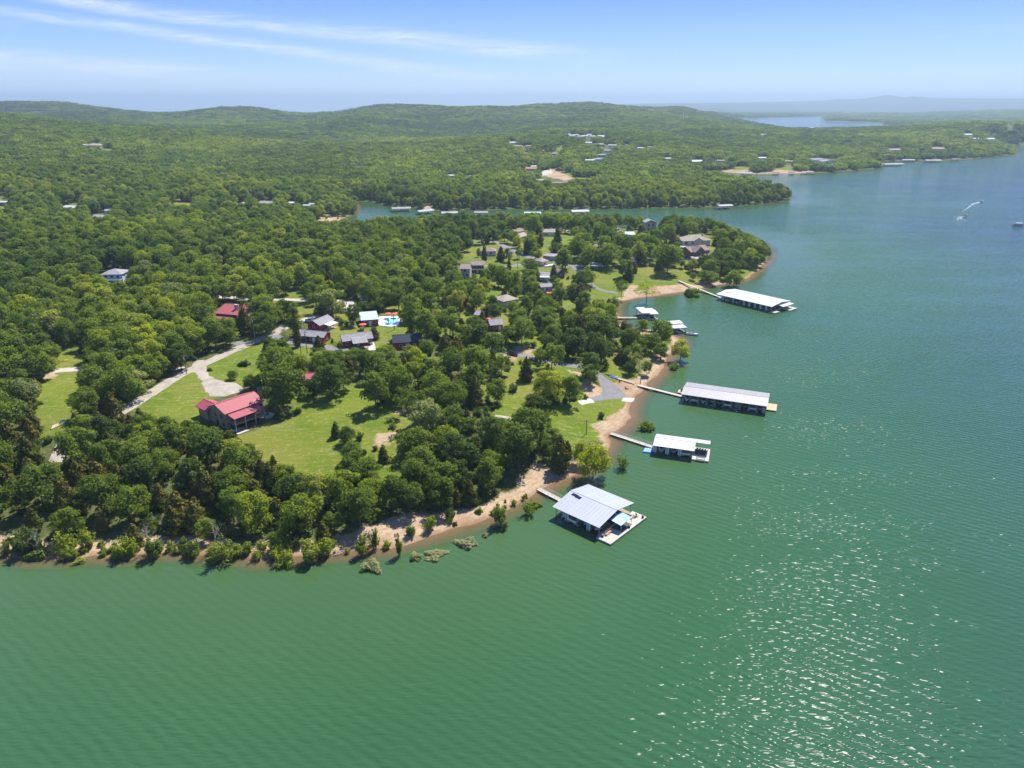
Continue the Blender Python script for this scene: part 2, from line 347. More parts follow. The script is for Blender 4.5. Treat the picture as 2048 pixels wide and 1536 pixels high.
LAWN = [(Z1, [(15, 200), (60, 205), (110, 222), (40, 222)]), (Z1, [(150, 212), (210, 206), (290, 210), (220, 220)]), (HH, [(745, 325), (795, 318), (790, 358), (748, 358)]), (HH, [(800, 268), (842, 262), (835, 322), (795, 322)]), (HH, [(570, 600), (680, 585), (700, 640), (600, 650)]), (HH, [(800, 590), (960, 580), (965, 640), (1180, 640), (1230, 660), (960, 672), (820, 640)]), (Z1, [(590, 415), (640, 425), (700, 445), (620, 440)]), (Z3, [(470, 488), (545, 490), (540, 520), (465, 520)]), (Z3, [(700, 500), (765, 495), (770, 520), (700, 522)]), (Z1, [(0, 690), (40, 700), (45, 785), (0, 790)]), (Z1, [(1000, 725), (1110, 740), (1120, 770), (1010, 755)]), (Z1, [(370, 735), (450, 740), (450, 760), (360, 760)]),
    (HI, [(-300, 900), (-120, 800), (60, 760), (240, 640), (200, 500), (260, 470), (400, 480), (560, 450), (760, 390), (850, 365), (860, 450), (840, 540), (1000, 600), (1110, 530), (1240, 530), (1300, 640), (1250, 700), (1090, 720), (1120, 800), (1230, 800), (1210, 920), (1180, 1060), (1280, 1090), (1230, 1170), (1180, 1260), (1060, 1300), (1050, 1180), (990, 1140), (880, 1000), (640, 960), (600, 1010), (620, 1090), (560, 1140), (600, 1190), (570, 1310), (440, 1300), (340, 1280), (240, 1260), (170, 1180), (40, 1140), (0, 1100), (-60, 1020), (-150, 985)]),
    (ZA, [(1070, 1185), (1280, 1060), (1480, 945), (1530, 1000), (1560, 1090), (1590, 1130), (1540, 1190), (1480, 1270), (1280, 1310), (1150, 1240)]),
    (Z5, [(215, 720), (330, 660), (520, 590), (640, 555), (650, 640), (620, 700), (600, 790), (520, 800), (480, 850), (360, 835), (270, 780)]),
    (ZA, [(365, 960), (565, 930), (590, 1090), (510, 1150), (500, 1320), (370, 1415), (328, 1280), (340, 1100)]),
    (ZA, [(480, 830), (430, 905), (650, 895), (640, 850), (600, 790), (580, 720), (510, 760)]),
    (HC, [(430, 520), (540, 450), (680, 440), (880, 470), (1000, 520), (1180, 450), (1450, 450), (1490, 560), (1340, 640), (1280, 700), (1130, 760), (1060, 680), (1050, 560), (620, 600), (600, 700), (560, 780), (430, 740), (420, 600)]),
    (HC, [(0, 150), (210, 160), (190, 270), (120, 300), (0, 350)]), (HC, [(500, 280), (700, 260), (700, 330), (550, 345)]), (HC, [(1190, 200), (1420, 190), (1420, 260), (1200, 270)]),
    (HL, [(1290, 195), (1480, 60), (1560, 0), (1620, 180), (1700, 200)]), (HL, [(1180, 250), (1350, 260), (1280, 370)]), (HL, [(1540, 320), (1780, 320), (1740, 450), (1600, 500)]),
    (HL, [(580, 650), (830, 650), (840, 760), (620, 800)]), (HL, [(1510, 1000), (1740, 960), (1780, 1080), (1620, 1140)]),
    (HF, [(1040, 960), (1180, 880), (1280, 830), (1290, 900), (1230, 1010), (1420, 1060), (1440, 1150), (1330, 1200), (1280, 1390), (1160, 1440), (1140, 1530), (980, 1510), (960, 1400), (1060, 1340), (1100, 1200), (1110, 1130), (1100, 1040)]),
    (Z6, [(590, 620), (770, 600), (860, 590), (1040, 580), (1000, 640), (940, 690), (860, 740), (850, 800), (700, 830), (620, 760), (600, 680)]),
    (Z6, [(920, 410), (980, 370), (1070, 430), (1060, 470), (960, 450)]),
    (HE, [(400, 780), (700, 800), (720, 830), (640, 880), (720, 960), (700, 1045), (560, 1030), (450, 990), (430, 930), (470, 900)]),
    (HE, [(960, 790), (1120, 715), (1200, 790), (1500, 735), (1700, 800), (1640, 880), (1790, 930), (1600, 960), (1250, 975), (1100, 1000), (960, 960), (980, 860)]),
    (HE, [(380, 1040), (460, 1040), (620, 1080), (610, 1140), (400, 1150)]),
    (HD, [(540, 505), (720, 515), (900, 530), (920, 580), (780, 590), (580, 600), (590, 700), (620, 785), (450, 790), (480, 700), (540, 560)]),
    (HD, [(620, 790), (830, 800), (900, 870), (1020, 870), (1160, 760), (1280, 830), (1260, 855), (1130, 875), (1000, 885), (720, 855)]),
    (HD, [(1650, 405), (1800, 400), (1780, 480), (1660, 500)]), (HD, [(1900, 470), (2048, 370), (2048, 520), (1940, 530)]), (HD, [(1120, 910), (1280, 890), (1290, 980), (1230, 1000)]),
    (HD, [(1590, 900), (1900, 860), (1880, 920), (1720, 985), (1590, 960)]), (HD, [(1900, 1090), (2040, 1080), (2040, 1180), (1960, 1170)]),
    (HE, [(0, 280), (110, 300), (160, 390), (20, 400)]), (HF, [(560, 150), (690, 160), (670, 240), (580, 230)]), (HF, [(1850, 0), (1960, 0), (1980, 90), (1850, 110)])]
SAND = [(HF, [(1140, 570), (1530, 600), (1480, 680), (1340, 700), (1220, 800), (1130, 740)]), (Z6, [(700, 410), (770, 440), (860, 480), (890, 540), (840, 580), (800, 545), (760, 470)]),
    (Z6, [(1180, 340), (1290, 320), (1280, 380), (1220, 450), (1150, 510), (1080, 600), (1060, 690), (1000, 760), (940, 810), (930, 860), (900, 880), (850, 790), (900, 690), (960, 640), (1040, 575), (1000, 510), (960, 480), (1080, 480), (1120, 420)]),
    (Z6, [(370, 1060), (480, 970), (560, 960), (700, 1010), (760, 990), (640, 1085), (520, 1130), (420, 1180)]),
    (ZC, [(690, 660), (830, 660), (1040, 560), (1130, 570), (1290, 590), (1650, 550), (1660, 620), (1240, 770), (950, 850), (730, 870), (600, 880), (650, 790)]),
    (ZB, [(-80, 750), (100, 760), (130, 800), (50, 880), (-80, 890)]), (ZB, [(280, 775), (410, 790), (400, 850), (210, 890), (230, 800)]), (ZB, [(640, 855), (830, 845), (860, 915), (640, 920)]), (ZB, [(1350, 830), (1440, 820), (1450, 890), (1350, 890)]),
    (ZB, [(1740, 830), (1830, 790), (1850, 880), (1760, 920)]), (HE, [(890, 950), (990, 950), (1000, 1080), (1240, 975), (1560, 970), (1800, 930), (2040, 930), (1780, 1020), (1530, 1070), (1230, 1110), (960, 1140), (790, 1180), (760, 1120), (860, 1050)]),
    (HG, [(110, 320), (250, 275), (450, 285), (570, 305), (460, 370), (300, 395), (110, 395)]), (ZB, [(360, 170), (440, 140), (430, 250), (360, 230)]),
    (HG, [(1690, 180), (1740, 110), (1780, 120), (1770, 190), (1960, 230), (1850, 260), (1600, 230)]), (HO, [(120, 290), (200, 275), (590, 300), (700, 290), (760, 265), (800, 290), (1060, 280), (1180, 300), (1000, 325), (500, 335), (120, 315)]),
    (Z2, [(1410, 565), (1480, 550), (1600, 600), (1570, 620), (1430, 590)]), (ZA, [(365, 940), (560, 935), (400, 1000), (370, 990)]), (HI, [(1150, 640), (1280, 600), (1290, 660), (1200, 660)]), (HI, [(1010, 880), (1220, 820), (1210, 930), (1040, 950)])]
LAWNW = [gpoly(*p) for p in LAWN]; SANDW = [gpoly(*p) for p in SAND]
def pmask(polys, x, y, soft, grow=0.0):
    out = np.zeros(x.shape)
    for P in polys:
        lo, hi = P.min(0) - soft * 2, P.max(0) + soft * 2
        m = (x > lo[0]) & (x < hi[0]) & (y > lo[1]) & (y < hi[1])
        if m.any():
            xs, ys = x[m], y[m]; d = np.where(inside(P, xs, ys), 1, -1) * edge_dist(P, xs, ys)
            out[m] = np.maximum(out[m], np.clip(0.5 + (d + grow) / soft, 0, 1))
    return out
wx = gx + (vnoise(gx, gy, 6, 5) - 0.5) * 6; wy = gy + (vnoise(gx, gy, 6, 6) - 0.5) * 6
lawn = pmask(LAWNW, wx, wy, 4.0, 4.0); lawn = np.maximum(lawn, 0.75 * np.clip((gx + 60) / 40, 0, 1) * np.clip((gy - 205) / 30, 0, 1) * (gy < 640) * np.clip(vnoise(gx, gy, 22, 41) * 1.6 + .1, 0, 1)); sand = pmask(SANDW, wx, wy, 3.0)
bw = np.where(gy > 480, -2.0, np.where(gx < -20, 8.5, 5.0)); beach = np.clip((bw + (vnoise(gx, gy, 25, 8) - 0.5) * 6 - GDw) / 3, 0, 1) * (gy < 1900)
sand = np.maximum(sand, beach)

m_ground, t, out = mat('ground')
geo = t.add('ShaderNodeNewGeometry').outputs['Position']
la = t.add('ShaderNodeAttribute', attribute_name='lawn').outputs['Fac']; sa = t.add('ShaderNodeAttribute', attribute_name='sand').outputs['Fac']
n1 = t.noise(geo, 0.06, 5, 0.6); n2 = t.noise(geo, 0.6, 5, 0.65); n3 = t.noise(geo, 0.02, 3, 0.5); n4 = t.noise(geo, 2.5, 3, 0.7)
floor_c = t.mix(t.rng(n2, 0.35, 0.65), (0.045, 0.065, 0.016), (0.11, 0.115, 0.04))
grass = t.mix(t.rng(n1, 0.35, 0.65), (0.078, 0.132, 0.009), (0.128, 0.168, 0.013))
grass = t.mix(t.rng(n3, 0.48, 0.66), grass, (0.170, 0.170, 0.030)); n5 = t.noise(t.mapping(geo, rot=(0, 0, 0.5), scale=(0.25, 1.4, 1)), 0.5, 4, 0.7)
grass = t.mix(t.math('MULTIPLY', t.rng(n5, 0.50, 0.68), 0.6), grass, (0.22, 0.21, 0.07))
grass = t.mix(t.math('MULTIPLY', t.rng(n2, 0.53, 0.70), 0.7), grass, (0.27, 0.24, 0.10))
grass = t.mix(1.0, grass, t.ramp(n4, [(0.25, (0.72, 0.74, 0.7)), (0.75, (1.16, 1.14, 1.1))]), 'MULTIPLY')
sandc = t.mix(t.rng(n2, 0.3, 0.7), (0.30, 0.205, 0.125), (0.46, 0.35, 0.235))
sandc = t.mix(t.rng(n1, 0.5, 0.7), sandc, (0.26, 0.165, 0.09))
sandc = t.mix(1.0, sandc, t.ramp(n4, [(0.25, (0.8, 0.8, 0.8)), (0.75, (1.12, 1.12, 1.12))]), 'MULTIPLY')
# strand lines: narrow darker bands that follow the height above the water
hz = t.add('ShaderNodeSeparateXYZ', i_0=geo).outputs[2]
line = t.math('SINE', t.math('ADD', t.math('MULTIPLY', hz, 34.0), t.math('MULTIPLY', n1, 20.0)))
sandc = t.mix(t.math('MULTIPLY', t.rng(line, 0.55, 1.0), 0.35), sandc, (0.20, 0.14, 0.08))
wet = t.rng(hz, -0.02, 0.16, 1, 0)
sandc = t.mix(t.math('MULTIPLY', wet, 0.8), sandc, (0.17, 0.095, 0.045))
c = t.mix(t.rng(la, 0.25, 0.75), floor_c, grass); c = t.mix(t.rng(t.math('ADD', sa, t.math('MULTIPLY', t.math('SUBTRACT', n2, 0.5), 0.9)), 0.3, 0.7), c, sandc)
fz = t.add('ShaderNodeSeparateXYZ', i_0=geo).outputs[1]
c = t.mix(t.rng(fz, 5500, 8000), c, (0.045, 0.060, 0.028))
b = t.add('ShaderNodeBsdfPrincipled', i_Base_Color=c, i_Roughness=0.95); b.inputs['Specular IOR Level'].default_value = 0.1
t.l.new(t.add('ShaderNodeBump', i_Height=t.noise(geo, 1.6, 5, 0.7), i_Strength=0.6, i_Distance=0.25).outputs[0], b.inputs['Normal'])
t.l.new(b.outputs[0], out.inputs[0])
me = grid_mesh('ground', np.stack([gx, gy, GZ], -1), m_ground)
for nm, a in (('lawn', lawn), ('sand', sand)):
    me.attributes.new(nm, 'FLOAT', 'POINT').data.foreach_set('value', a.reshape(-1).astype(np.float32))
structure('ground', me)

# ------------------------------------------------------------------ water
wr = np.concatenate([[0.5, 20, 40, 60], np.geomspace(75, 1200, 330), np.geomspace(1300, 60000, 50)])
wa = np.radians(np.concatenate([np.linspace(-180, -60, 25), np.linspace(-54, 54, 361), np.linspace(60, 180, 25)]))
px, py = np.outer(wr, np.sin(wa)), np.outer(wr, np.cos(wa))
wd = np.where((np.abs(wa) < 1.05)[None, :] & (wr < 16000)[:, None], -np.interp(0, [0], [0]) + gd(px, py) * -1, 200.0)
m_water, t, out = mat('water')
geo = t.add('ShaderNodeNewGeometry').outputs['Position']
dep = t.add('ShaderNodeAttribute', attribute_name='offshore').outputs['Fac']
big = t.noise(geo, 0.006, 3, 0.5); mid = t.noise(t.mapping(geo, rot=(0, 0, 0.6), scale=(0.6, 2.2, 1)), 0.02, 3, 0.55)
body = t.mix(t.rng(dep, 0, 70, 0, 1, True), (0.040, 0.088, 0.031), (0.025, 0.080, 0.030))
body = t.mix(t.rng(dep, 40, 270, 0, 1, True), body, (0.024, 0.058, 0.083))
body = t.mix(t.rng(big, 0.35, 0.65), body, t.mix(1.0, body, (1.25, 1.18, 1.25), 'MULTIPLY'))
body = t.mix(t.rng(dep, 0, 5, 0, 1), (0.16, 0.115, 0.06), body)
# wind waves about two metres long, running towards the lower left of the view, and finer ripples over them
w1 = t.add('ShaderNodeTexWave', wave_type='BANDS', bands_direction='Y', i_Vector=t.mapping(geo, rot=(0, 0, 0.61)))
for k, v in (('Scale', 0.155), ('Distortion', 5.0), ('Detail', 3.0), ('Detail Scale', 0.35), ('Detail Roughness', 0.55)): w1.inputs[k].default_value = v
r1 = t.noise(t.mapping(geo, rot=(0, 0, 0.61), scale=(0.42, 1.0, 1)), 0.6, 1.0, 0.5, 0.4)
r2 = t.noise(t.mapping(geo, rot=(0, 0, 0.35), scale=(0.34, 1.2, 1)), 1.7, 0.0, 0.5, 0.3)
gust = t.rng(mid, 0.3, 0.7, 0.55, 1.2)
lee = t.rng(dep, 0, 60, 0.35, 1.0, True)
hgt = t.math('ADD', t.math('MULTIPLY', w1.outputs['Fac'], 0.08), t.math('ADD', t.math('MULTIPLY', r1, 0.26), t.math('MULTIPLY', r2, 0.10)))
hgt = t.math('MULTIPLY', hgt, t.math('MULTIPLY', gust, lee))
bmp = t.add('ShaderNodeBump', i_Height=hgt, i_Strength=1.0, i_Distance=1.0)
b = t.add('ShaderNodeBsdfPrincipled', i_Base_Color=body, i_Roughness=0.075, i_Normal=bmp.outputs[0]); b.inputs['IOR'].default_value = 1.33; b.inputs['Specular IOR Level'].default_value = 0.42
t.put(b.inputs['Alpha'], t.rng(dep, 0.0, 6.0, 0.3, 1.0))
t.l.new(b.outputs[0], out.inputs[0])
me = grid_mesh('lake_water', np.stack([px, py, np.zeros_like(px)], -1), m_water)
me.attributes.new('offshore', 'FLOAT', 'POINT').data.foreach_set('value', wd.reshape(-1).astype(np.float32))
import bmesh
bm = bmesh.new(); bm.from_mesh(me); bad = [v_ for v_ in bm.verts if math.hypot(v_.co.x, v_.co.y) > 3600 and not (0.19 < math.atan2(v_.co.x, v_.co.y) < 1.0)]
bmesh.ops.delete(bm, geom=bad, context='VERTS'); bm.to_mesh(me); bm.free()
structure('lake_water', me)
# ------------------------------------------------------------------ foliage
def leaf_mat(name, stops, trans=0.54, var=0.32):
    """leaf colour chosen by the tree's own tint value, uneven from leaf spray to leaf spray"""
    m, t, out = mat(name)
    ti = t.add('ShaderNodeAttribute', attribute_type='INSTANCER', attribute_name='tint').outputs['Fac']
    c = t.ramp(ti, stops)
    geo = t.add('ShaderNodeNewGeometry'); rn = geo.outputs['Random Per Island']
    ob = t.add('ShaderNodeTexCoord').outputs['Object']
    n = t.noise(ob, 0.5, 2, 0.5)
    c = t.mix(1.0, c, t.ramp(t.math('ADD', t.math('MULTIPLY', rn, 0.5), t.math('MULTIPLY', n, 0.5)), [(0.2, (1 - var,) * 3), (0.8, (1 + var * 1.1, 1 + var, 1 + var * 0.6))]), 'MULTIPLY')
    d = t.add('ShaderNodeBsdfDiffuse', i_Color=c)
    tr = t.add('ShaderNodeBsdfTranslucent', i_Color=t.mix(1.0, c, (1.25, 1.35, 0.6), 'MULTIPLY'))
    gl = t.add('ShaderNodeBsdfGlossy', i_Color=(0.8, 0.85, 0.8), i_Roughness=0.5)
    s1 = t.add('ShaderNodeMixShader', i_0=trans, i_1=d.outputs[0], i_2=tr.outputs[0])
    s2 = t.add('ShaderNodeMixShader', i_0=0.008, i_1=s1.outputs[0], i_2=gl.outputs[0])
    t.l.new(s2.outputs[0], out.inputs[0]); return m
m_leaf = leaf_mat('broad_leaves', [(0.0, (0.075, 0.120, 0.018)), (0.25, (0.128, 0.184, 0.022)), (0.5, (0.186, 0.244, 0.027)), (0.72, (0.265, 0.312, 0.028)), (0.86, (0.360, 0.380, 0.026)), (1.0, (0.23, 0.265, 0.095))])
m_cedar = leaf_mat('cedar_leaves', [(0.0, (0.070, 0.084, 0.012)), (0.5, (0.108, 0.110, 0.017)), (1.0, (0.155, 0.132, 0.028))], trans=0.15)
m_bush = leaf_mat('bush_leaves', [(0.0, (0.075, 0.120, 0.024)), (0.4, (0.165, 0.220, 0.040)), (0.75, (0.270, 0.325, 0.032)), (0.9, (0.30, 0.32, 0.06)), (1.0, (0.30, 0.30, 0.19))])
m_bark = simple('bark', (0.13, 0.105, 0.08), 0.95, 0.3, 3.0, spec=0.1)
m_dead = simple('dead_wood', (0.36, 0.32, 0.28), 0.95, 0.25, 2.0, spec=0.1)

def sprays(C, N, size, r, flat=0.65):
    """leaf sprays: quads at C facing roughly N"""
    n = len(C); N = N / (np.linalg.norm(N, axis=1, keepdims=True) + 1e-9)
    N = N + r.normal(0, 0.38, (n, 3)); N /= np.linalg.norm(N, axis=1, keepdims=True)
    a = r.normal(size=(n, 3)); U = np.cross(N, a); U /= np.linalg.norm(U, axis=1, keepdims=True); Vv = np.cross(N, U)
    s = size * r.uniform(0.6, 1.35, (n, 1)); k = s * r.uniform(flat, 1.0, (n, 1)) ; b = N * s * 0.22
    return np.stack([C - U * s * .5 + b * r.normal(0, 1, (n, 1)), C - Vv * k * .5, C + U * s * .5 + b * r.normal(0, 1, (n, 1)), C + Vv * k * .5], 1)
def broad_crown(seed, R, H, base, nclump, nleaf, leaf, irr=0.28, gaps=0.0):
    """crown of leaf clumps carried on an uneven dome between heights base and H"""
    r = np.random.default_rng(seed); out = []; tips = []
    ch = (H - base) / 2; mid_z = base + ch * 0.92
    lob = r.uniform(0, 6.28, 3)
    for i in range(nclump):
        zc = r.uniform(-0.75, 1.0); ph = (i * 2.39996) + r.normal(0, 0.25); q = math.sqrt(max(0, 1 - zc * zc))
        k = r.uniform(0.62, 0.98) * (1 + irr * math.sin(ph * 2 + lob[0]) * 0.5 + irr * math.sin(ph * 3 + lob[1] + zc * 2) * 0.5)
        if r.random() < 0.16: k *= 0.55
        p = np.array([R * q * k * math.cos(ph), R * q * k * math.sin(ph), mid_z + ch * zc * (0.75 + 0.25 * k)])
        cr = R * r.uniform(0.24, 0.40); tips.append((p, cr))
        m = int(nleaf * (cr / (R * 0.32)) ** 2)
        d = r.normal(size=(m, 3)); d[:, 2] += 0.35; d /= np.linalg.norm(d, axis=1, keepdims=True)
        rad = cr * r.uniform(0.65, 1.08, (m, 1)) * np.array([1, 1, 0.72])
        c = p + d * rad
        if gaps: c = c[r.random(m) > gaps]; d = d[:len(c)]
        nrm = d * np.array([1, 1, 1.0]) + (c - np.array([0, 0, mid_z])) / R * 0.35 + np.array([0, 0, 0.85])
        out.append(sprays(c, nrm, leaf, r))
    return np.concatenate(out), tips
def limbs(H, base, tips, tr, seed, n=7):
    r = random.Random(seed); mb = MB(); b0 = (0, 0, -0.6); kx, ky = r.uniform(-.25, .25), r.uniform(-.25, .25)
    f = (kx, ky, base * 0.9 + 0.6); mb.bar(b0, f, tr, tr * 0.72, 7)
    topz = (kx * 2, ky * 2, base + (H - base) * 0.62); mb.bar(f, topz, tr * 0.72, tr * 0.2, 6)
    for p, cr in r.sample(tips, min(n, len(tips))):
        s = r.uniform(0.0, 0.6); st = tuple(f[i] + (topz[i] - f[i]) * s for i in range(3)); mid = tuple(st[i] * .5 + p[i] * .5 + (0.3 if i == 2 else 0) for i in range(3))
        mb.bar(st, mid, tr * 0.42, tr * 0.24, 5); mb.bar(mid, tuple(p), tr * 0.24, tr * 0.07, 4)
    return mb
def broad_proto(i, R, H, base, nc, nl, leaf, m=m_leaf, tr=0.22, **k):
    Q, tips = broad_crown(100 + i, R, H, base, nc, nl, leaf, **k)
    tb = limbs(H, base, tips, tr, i); c = Q.mean(1)
    R, H = float(np.percentile(np.hypot(c[:, 0], c[:, 1]), 97)), float(np.percentile(c[:, 2], 99))
    return quads_mesh('crown', Q, m), mesh_from('trunk', tb.V, tb.F, m_bark), R, H
def cedar_proto(i, R, H, n, leaf, m=m_cedar):
    r = np.random.default_rng(300 + i); z = H * (1 - np.sqrt(r.uniform(0.0, 1, n))) * 0.96 + 0.5 * r.uniform(0, 1, n)
    f = np.clip(1 - z / H, 0, 1); prof = R * np.minimum(f ** 0.62 * 1.12, 1.0) * (0.55 + 0.45 * np.clip(z / (0.16 * H), 0, 1))
    ph = r.uniform(0, 6.283, n); lay = 0.80 + 0.20 * np.sin(ph * 3 + z * 2.1 + i) + 0.12 * np.sin(z * 5 + ph * 2)
    rad = prof * lay * r.uniform(0.55, 1.04, n)
    C = np.stack([rad * np.cos(ph), rad * np.sin(ph), z], 1); N = np.stack([np.cos(ph), np.sin(ph), np.full(n, 0.55)], 1)
    Q = sprays(C, N, leaf, r, 0.45); mb = MB().bar((0, 0, -0.5), (0, 0, H * 0.9), 0.16, 0.04, 6)
    return quads_mesh('crown', Q, m), mesh_from('trunk', mb.V, mb.F, m_bark), R, H
def bush_proto(i, R, H, nstem, nl, leaf, m=m_bush, open_=0.0):
    r = np.random.default_rng(500 + i); out = []; mb = MB()
    for k in range(nstem):
        ph = k * 2.4 + r.normal(0, .7); q = math.sqrt((k + .5) / nstem) * R * r.uniform(.45, 1.0); hz = H * (0.95 - 0.45 * (q / R) ** 2) * r.uniform(0.45, 1.05)
        p = np.array([q * math.cos(ph), q * math.sin(ph), hz - R * .18]); cr = R * r.uniform(0.15, 0.36)
        mb.bar((p[0] * .15, p[1] * .15, -1.0), tuple(p), 0.06, 0.02, 4)
        for lvl in range(3):
            pc = p * np.array([1 - .18 * lvl, 1 - .18 * lvl, 1 - .27 * lvl]); d = r.normal(size=(nl, 3)); d[:, 2] += .2; d /= np.linalg.norm(d, axis=1, keepdims=True)
            c = pc + d * cr * r.uniform(.5, 1.1, (nl, 1)) * np.array([1, 1, .9])
            keep = r.random(nl) > open_; out.append(sprays(c[keep], (d + [0, 0, .6])[keep], leaf, r))
    return quads_mesh('crown', np.concatenate(out), m), mesh_from('stems', mb.V, mb.F, m_bark), R, H
BROAD = [broad_proto(0, 4.3, 10.5, 2.2, 44, 74, 0.52), broad_proto(1, 4.9, 11.5, 2.6, 52, 74, 0.54, irr=0.4), broad_proto(2, 3.6, 11.5, 2.4, 40, 70, 0.48),
         broad_proto(3, 5.2, 10.0, 2.0, 54, 74, 0.55, irr=0.45), broad_proto(4, 3.9, 9.0, 1.6, 40, 72, 0.48), broad_proto(5, 4.5, 12.5, 3.0, 50, 74, 0.52, irr=0.5),
         broad_proto(6, 3.3, 8.2, 1.5, 34, 72, 0.44), broad_proto(7, 4.7, 10.8, 2.3, 48, 74, 0.54, irr=0.35)]
THIN = [broad_proto(10, 3.4, 9.5, 3.2, 24, 40, 0.40, gaps=0.25, irr=0.5, tr=0.16), broad_proto(11, 3.0, 11.5, 4.5, 24, 46, 0.40, gaps=0.15, irr=0.5, tr=0.18)]
CEDAR = [cedar_proto(0, 3.0, 8.5, 2500, 0.50), cedar_proto(1, 2.5, 9.5, 2300, 0.46), cedar_proto(2, 3.4, 7.6, 2700, 0.50), cedar_proto(3, 2.7, 7.0, 2200, 0.44)]
BUSH = [bush_proto(0, 2.6, 4.6, 20, 34, 0.36, open_=.1), bush_proto(1, 2.2, 5.6, 17, 34, 0.34, open_=.2), bush_proto(2, 3.0, 3.8, 24, 34, 0.36), bush_proto(3, 1.7, 4.2, 12, 40, 0.30, open_=0.35), bush_proto(5, 2.4, 5.0, 14, 30, 0.34, open_=.3), bush_proto(6, 2.8, 4.2, 18, 34, 0.36, open_=.15), bush_proto(4, 1.5, 1.6, 10, 50, 0.30)]

# hand-placed trees: zoom window, foot x, foot y, top y, crown width (all in that window), kind, tint, label
TREES = []
def T(o, x, yb, yt, w, kind, tint, label, cat='tree'):
    p = Gz(o, x, yb); u, v = o[0] + x / o[2], o[1] + yb / o[2]; rng_ = (p - Vector((0, 0, CAMH))).length
    dep = math.asin((CAMH - p.z) / rng_); ppm = FPX / rng_ * (1.0 if True else 0)
    off = math.hypot((u - 1024) / FPX, (v - 768) / FPX); ppm *= math.sqrt(1 + off * off)
    w_m = w / o[2] / ppm; h = max((yb - yt) / o[2] / ppm - 0.25 * w_m * math.sin(dep), 1.0) / math.cos(dep)
    TREES.append(dict(x=p.x, y=p.y, z=p.z, h=h, w=w_m, kind=kind, tint=tint, label=label, cat=cat))
B, K, N, U = 'broad', 'cedar', 'thin', 'bush'
T(Z5, 815, 1030, 700, 320, B, 0.22, 'big dense green oak shading the yard right beside the red-roofed brick house')
T(Z5, 765, 830, 560, 300, B, 0.35, 'wide oak between the round-bush lawn and the little red shed roof')
T(Z5, 700, 700, 545, 110, K, 0.5, 'olive cedar at the roadside corner of the lawn with the oval shrub')
T(Z5, 570, 885, 770, 125, B, 0.12, 'small dark bushy tree standing behind the red-roofed brick house')
T(Z5, 430, 815, 745, 85, B, 0.2, 'small round tree with its own shadow on the lawn beside the gravel drive')
T(HL, 690, 1272, 1165, 200, U, 0.05, 'low oval shrub alone on the lawn above the gravel drive', 'shrub')
T(HL, 165, 1350, 1290, 100, U, 0.15, 'little roadside shrub next to the gravel drive mouth', 'shrub')
T(HI, 985, 610, 210, 310, B, 0.38, 'tall oak casting a dark shadow across the middle of the big lawn')
T(HI, 1252, 670, 370, 175, N, 0.3, 'slim pale tree with bare lower trunk at the lawn edge')
T(HI, 1430, 800, 410, 300, B, 0.15, 'dark full tree at the far right edge of the big lawn')
T(HI, 1620, 800, 560, 240, B, 0.4, 'medium green tree just right of the dark tree at the lawn edge')
T(HI, 1408, 375, 110, 220, B, 0.62, 'tree with a visible trunk on the small sunny clearing behind the big lawn')
T(HI, 1185, 395, 70, 350, B, 0.42, 'broad oak behind the lawn oak, on the way to the dark-roofed cabin')
T(HI, 650, 420, 115, 230, B, 0.12, 'dark green oak to the right of the little red shed')
T(HI, 470, 400, 90, 190, B, 0.18, 'dark oak hiding the end of the little red shed roof')
T(HI, 575, 890, 715, 120, K, 0.1, 'small dark conical tree at the left of the shrub cluster on the lawn')
T(HI, 690, 955, 770, 200, B, 0.1, 'round dark bush tree in the middle of the lawn shrub cluster')
T(HI, 815, 925, 815, 120, U, 0.25, 'pale green shrub at the right end of the lawn shrub cluster', 'shrub')
T(HI, 1062, 1145, 950, 140, K, 0.25, 'lone pointed cedar standing on the yellowish grass at the lawn end')
T(HI, 975, 1025, 960, 75, U, 0.1, 'small low shrub beside the lone pointed cedar', 'shrub')
T(HI, 1150, 800, 735, 110, U, 0.3, 'light green shrub in the oak shadow at the right of the lawn', 'shrub')
T(HI, 745, 1140, 920, 240, B, 0.3, 'grey-green tree on the near side of the lawn shrub cluster')
T(HI, 690, 1300, 1080, 240, K, 0.75, 'broad brownish cedar at the near edge of the big lawn')
T(HI, 920, 1320, 1080, 270, B, 0.33, 'leafy oak right beside the broad brownish cedar')
T(HI, 290, 1350, 1255, 120, B, 0.15, 'small dark tree at the near left corner of the big lawn')
T(HI, 1400, 1090, 770, 400, B, 0.36, 'large spreading oak on the right side of the yellowish grass')
T(HI, 1700, 1030, 750, 330, B, 0.68, 'yellow-topped oak just right of the large spreading oak')
T(HI, 1450, 1290, 970, 380, B, 0.3, 'wide blue-green oak below the large spreading oak')
T(HI, 1590, 1330, 1140, 220, K, 0.8, 'brown-tinged cedar at the right foot of the blue-green oak')
T(HF, 980, 1320, 1000, 260, B, 0.4, 'full oak alone on the mown clearing near the shrub ball')
T(HF, 1200, 1170, 1035, 150, U, 0.12, 'round ball-shaped shrub on the mown clearing', 'shrub')
T(HF, 1360, 1030, 700, 230, K, 0.35, 'dark cedar with a round shadow between sandy lot and clearing')
T(HF, 1650, 1330, 880, 400, B, 0.88, 'bright yellow-green tree by the boat ramp road')
T(HF, 1910, 1330, 960, 330, B, 0.25, 'dark tree leaning against the bright yellow-green one')
T(HF, 1490, 1420, 1170, 330, B, 0.15, 'dark bushy tree in front of the bright yellow-green one')
T(HF, 700, 1340, 930, 280, K, 0.6, 'massive brown-green cedar at the left of the mown clearing')
T(HF, 480, 1390, 1000, 250, B, 0.2, 'dark oak tucked beside the massive brown-green cedar')
T(HF, 1680, 890, 545, 360, B, 0.45, 'oak with a sandy foot beside the parking spot road')
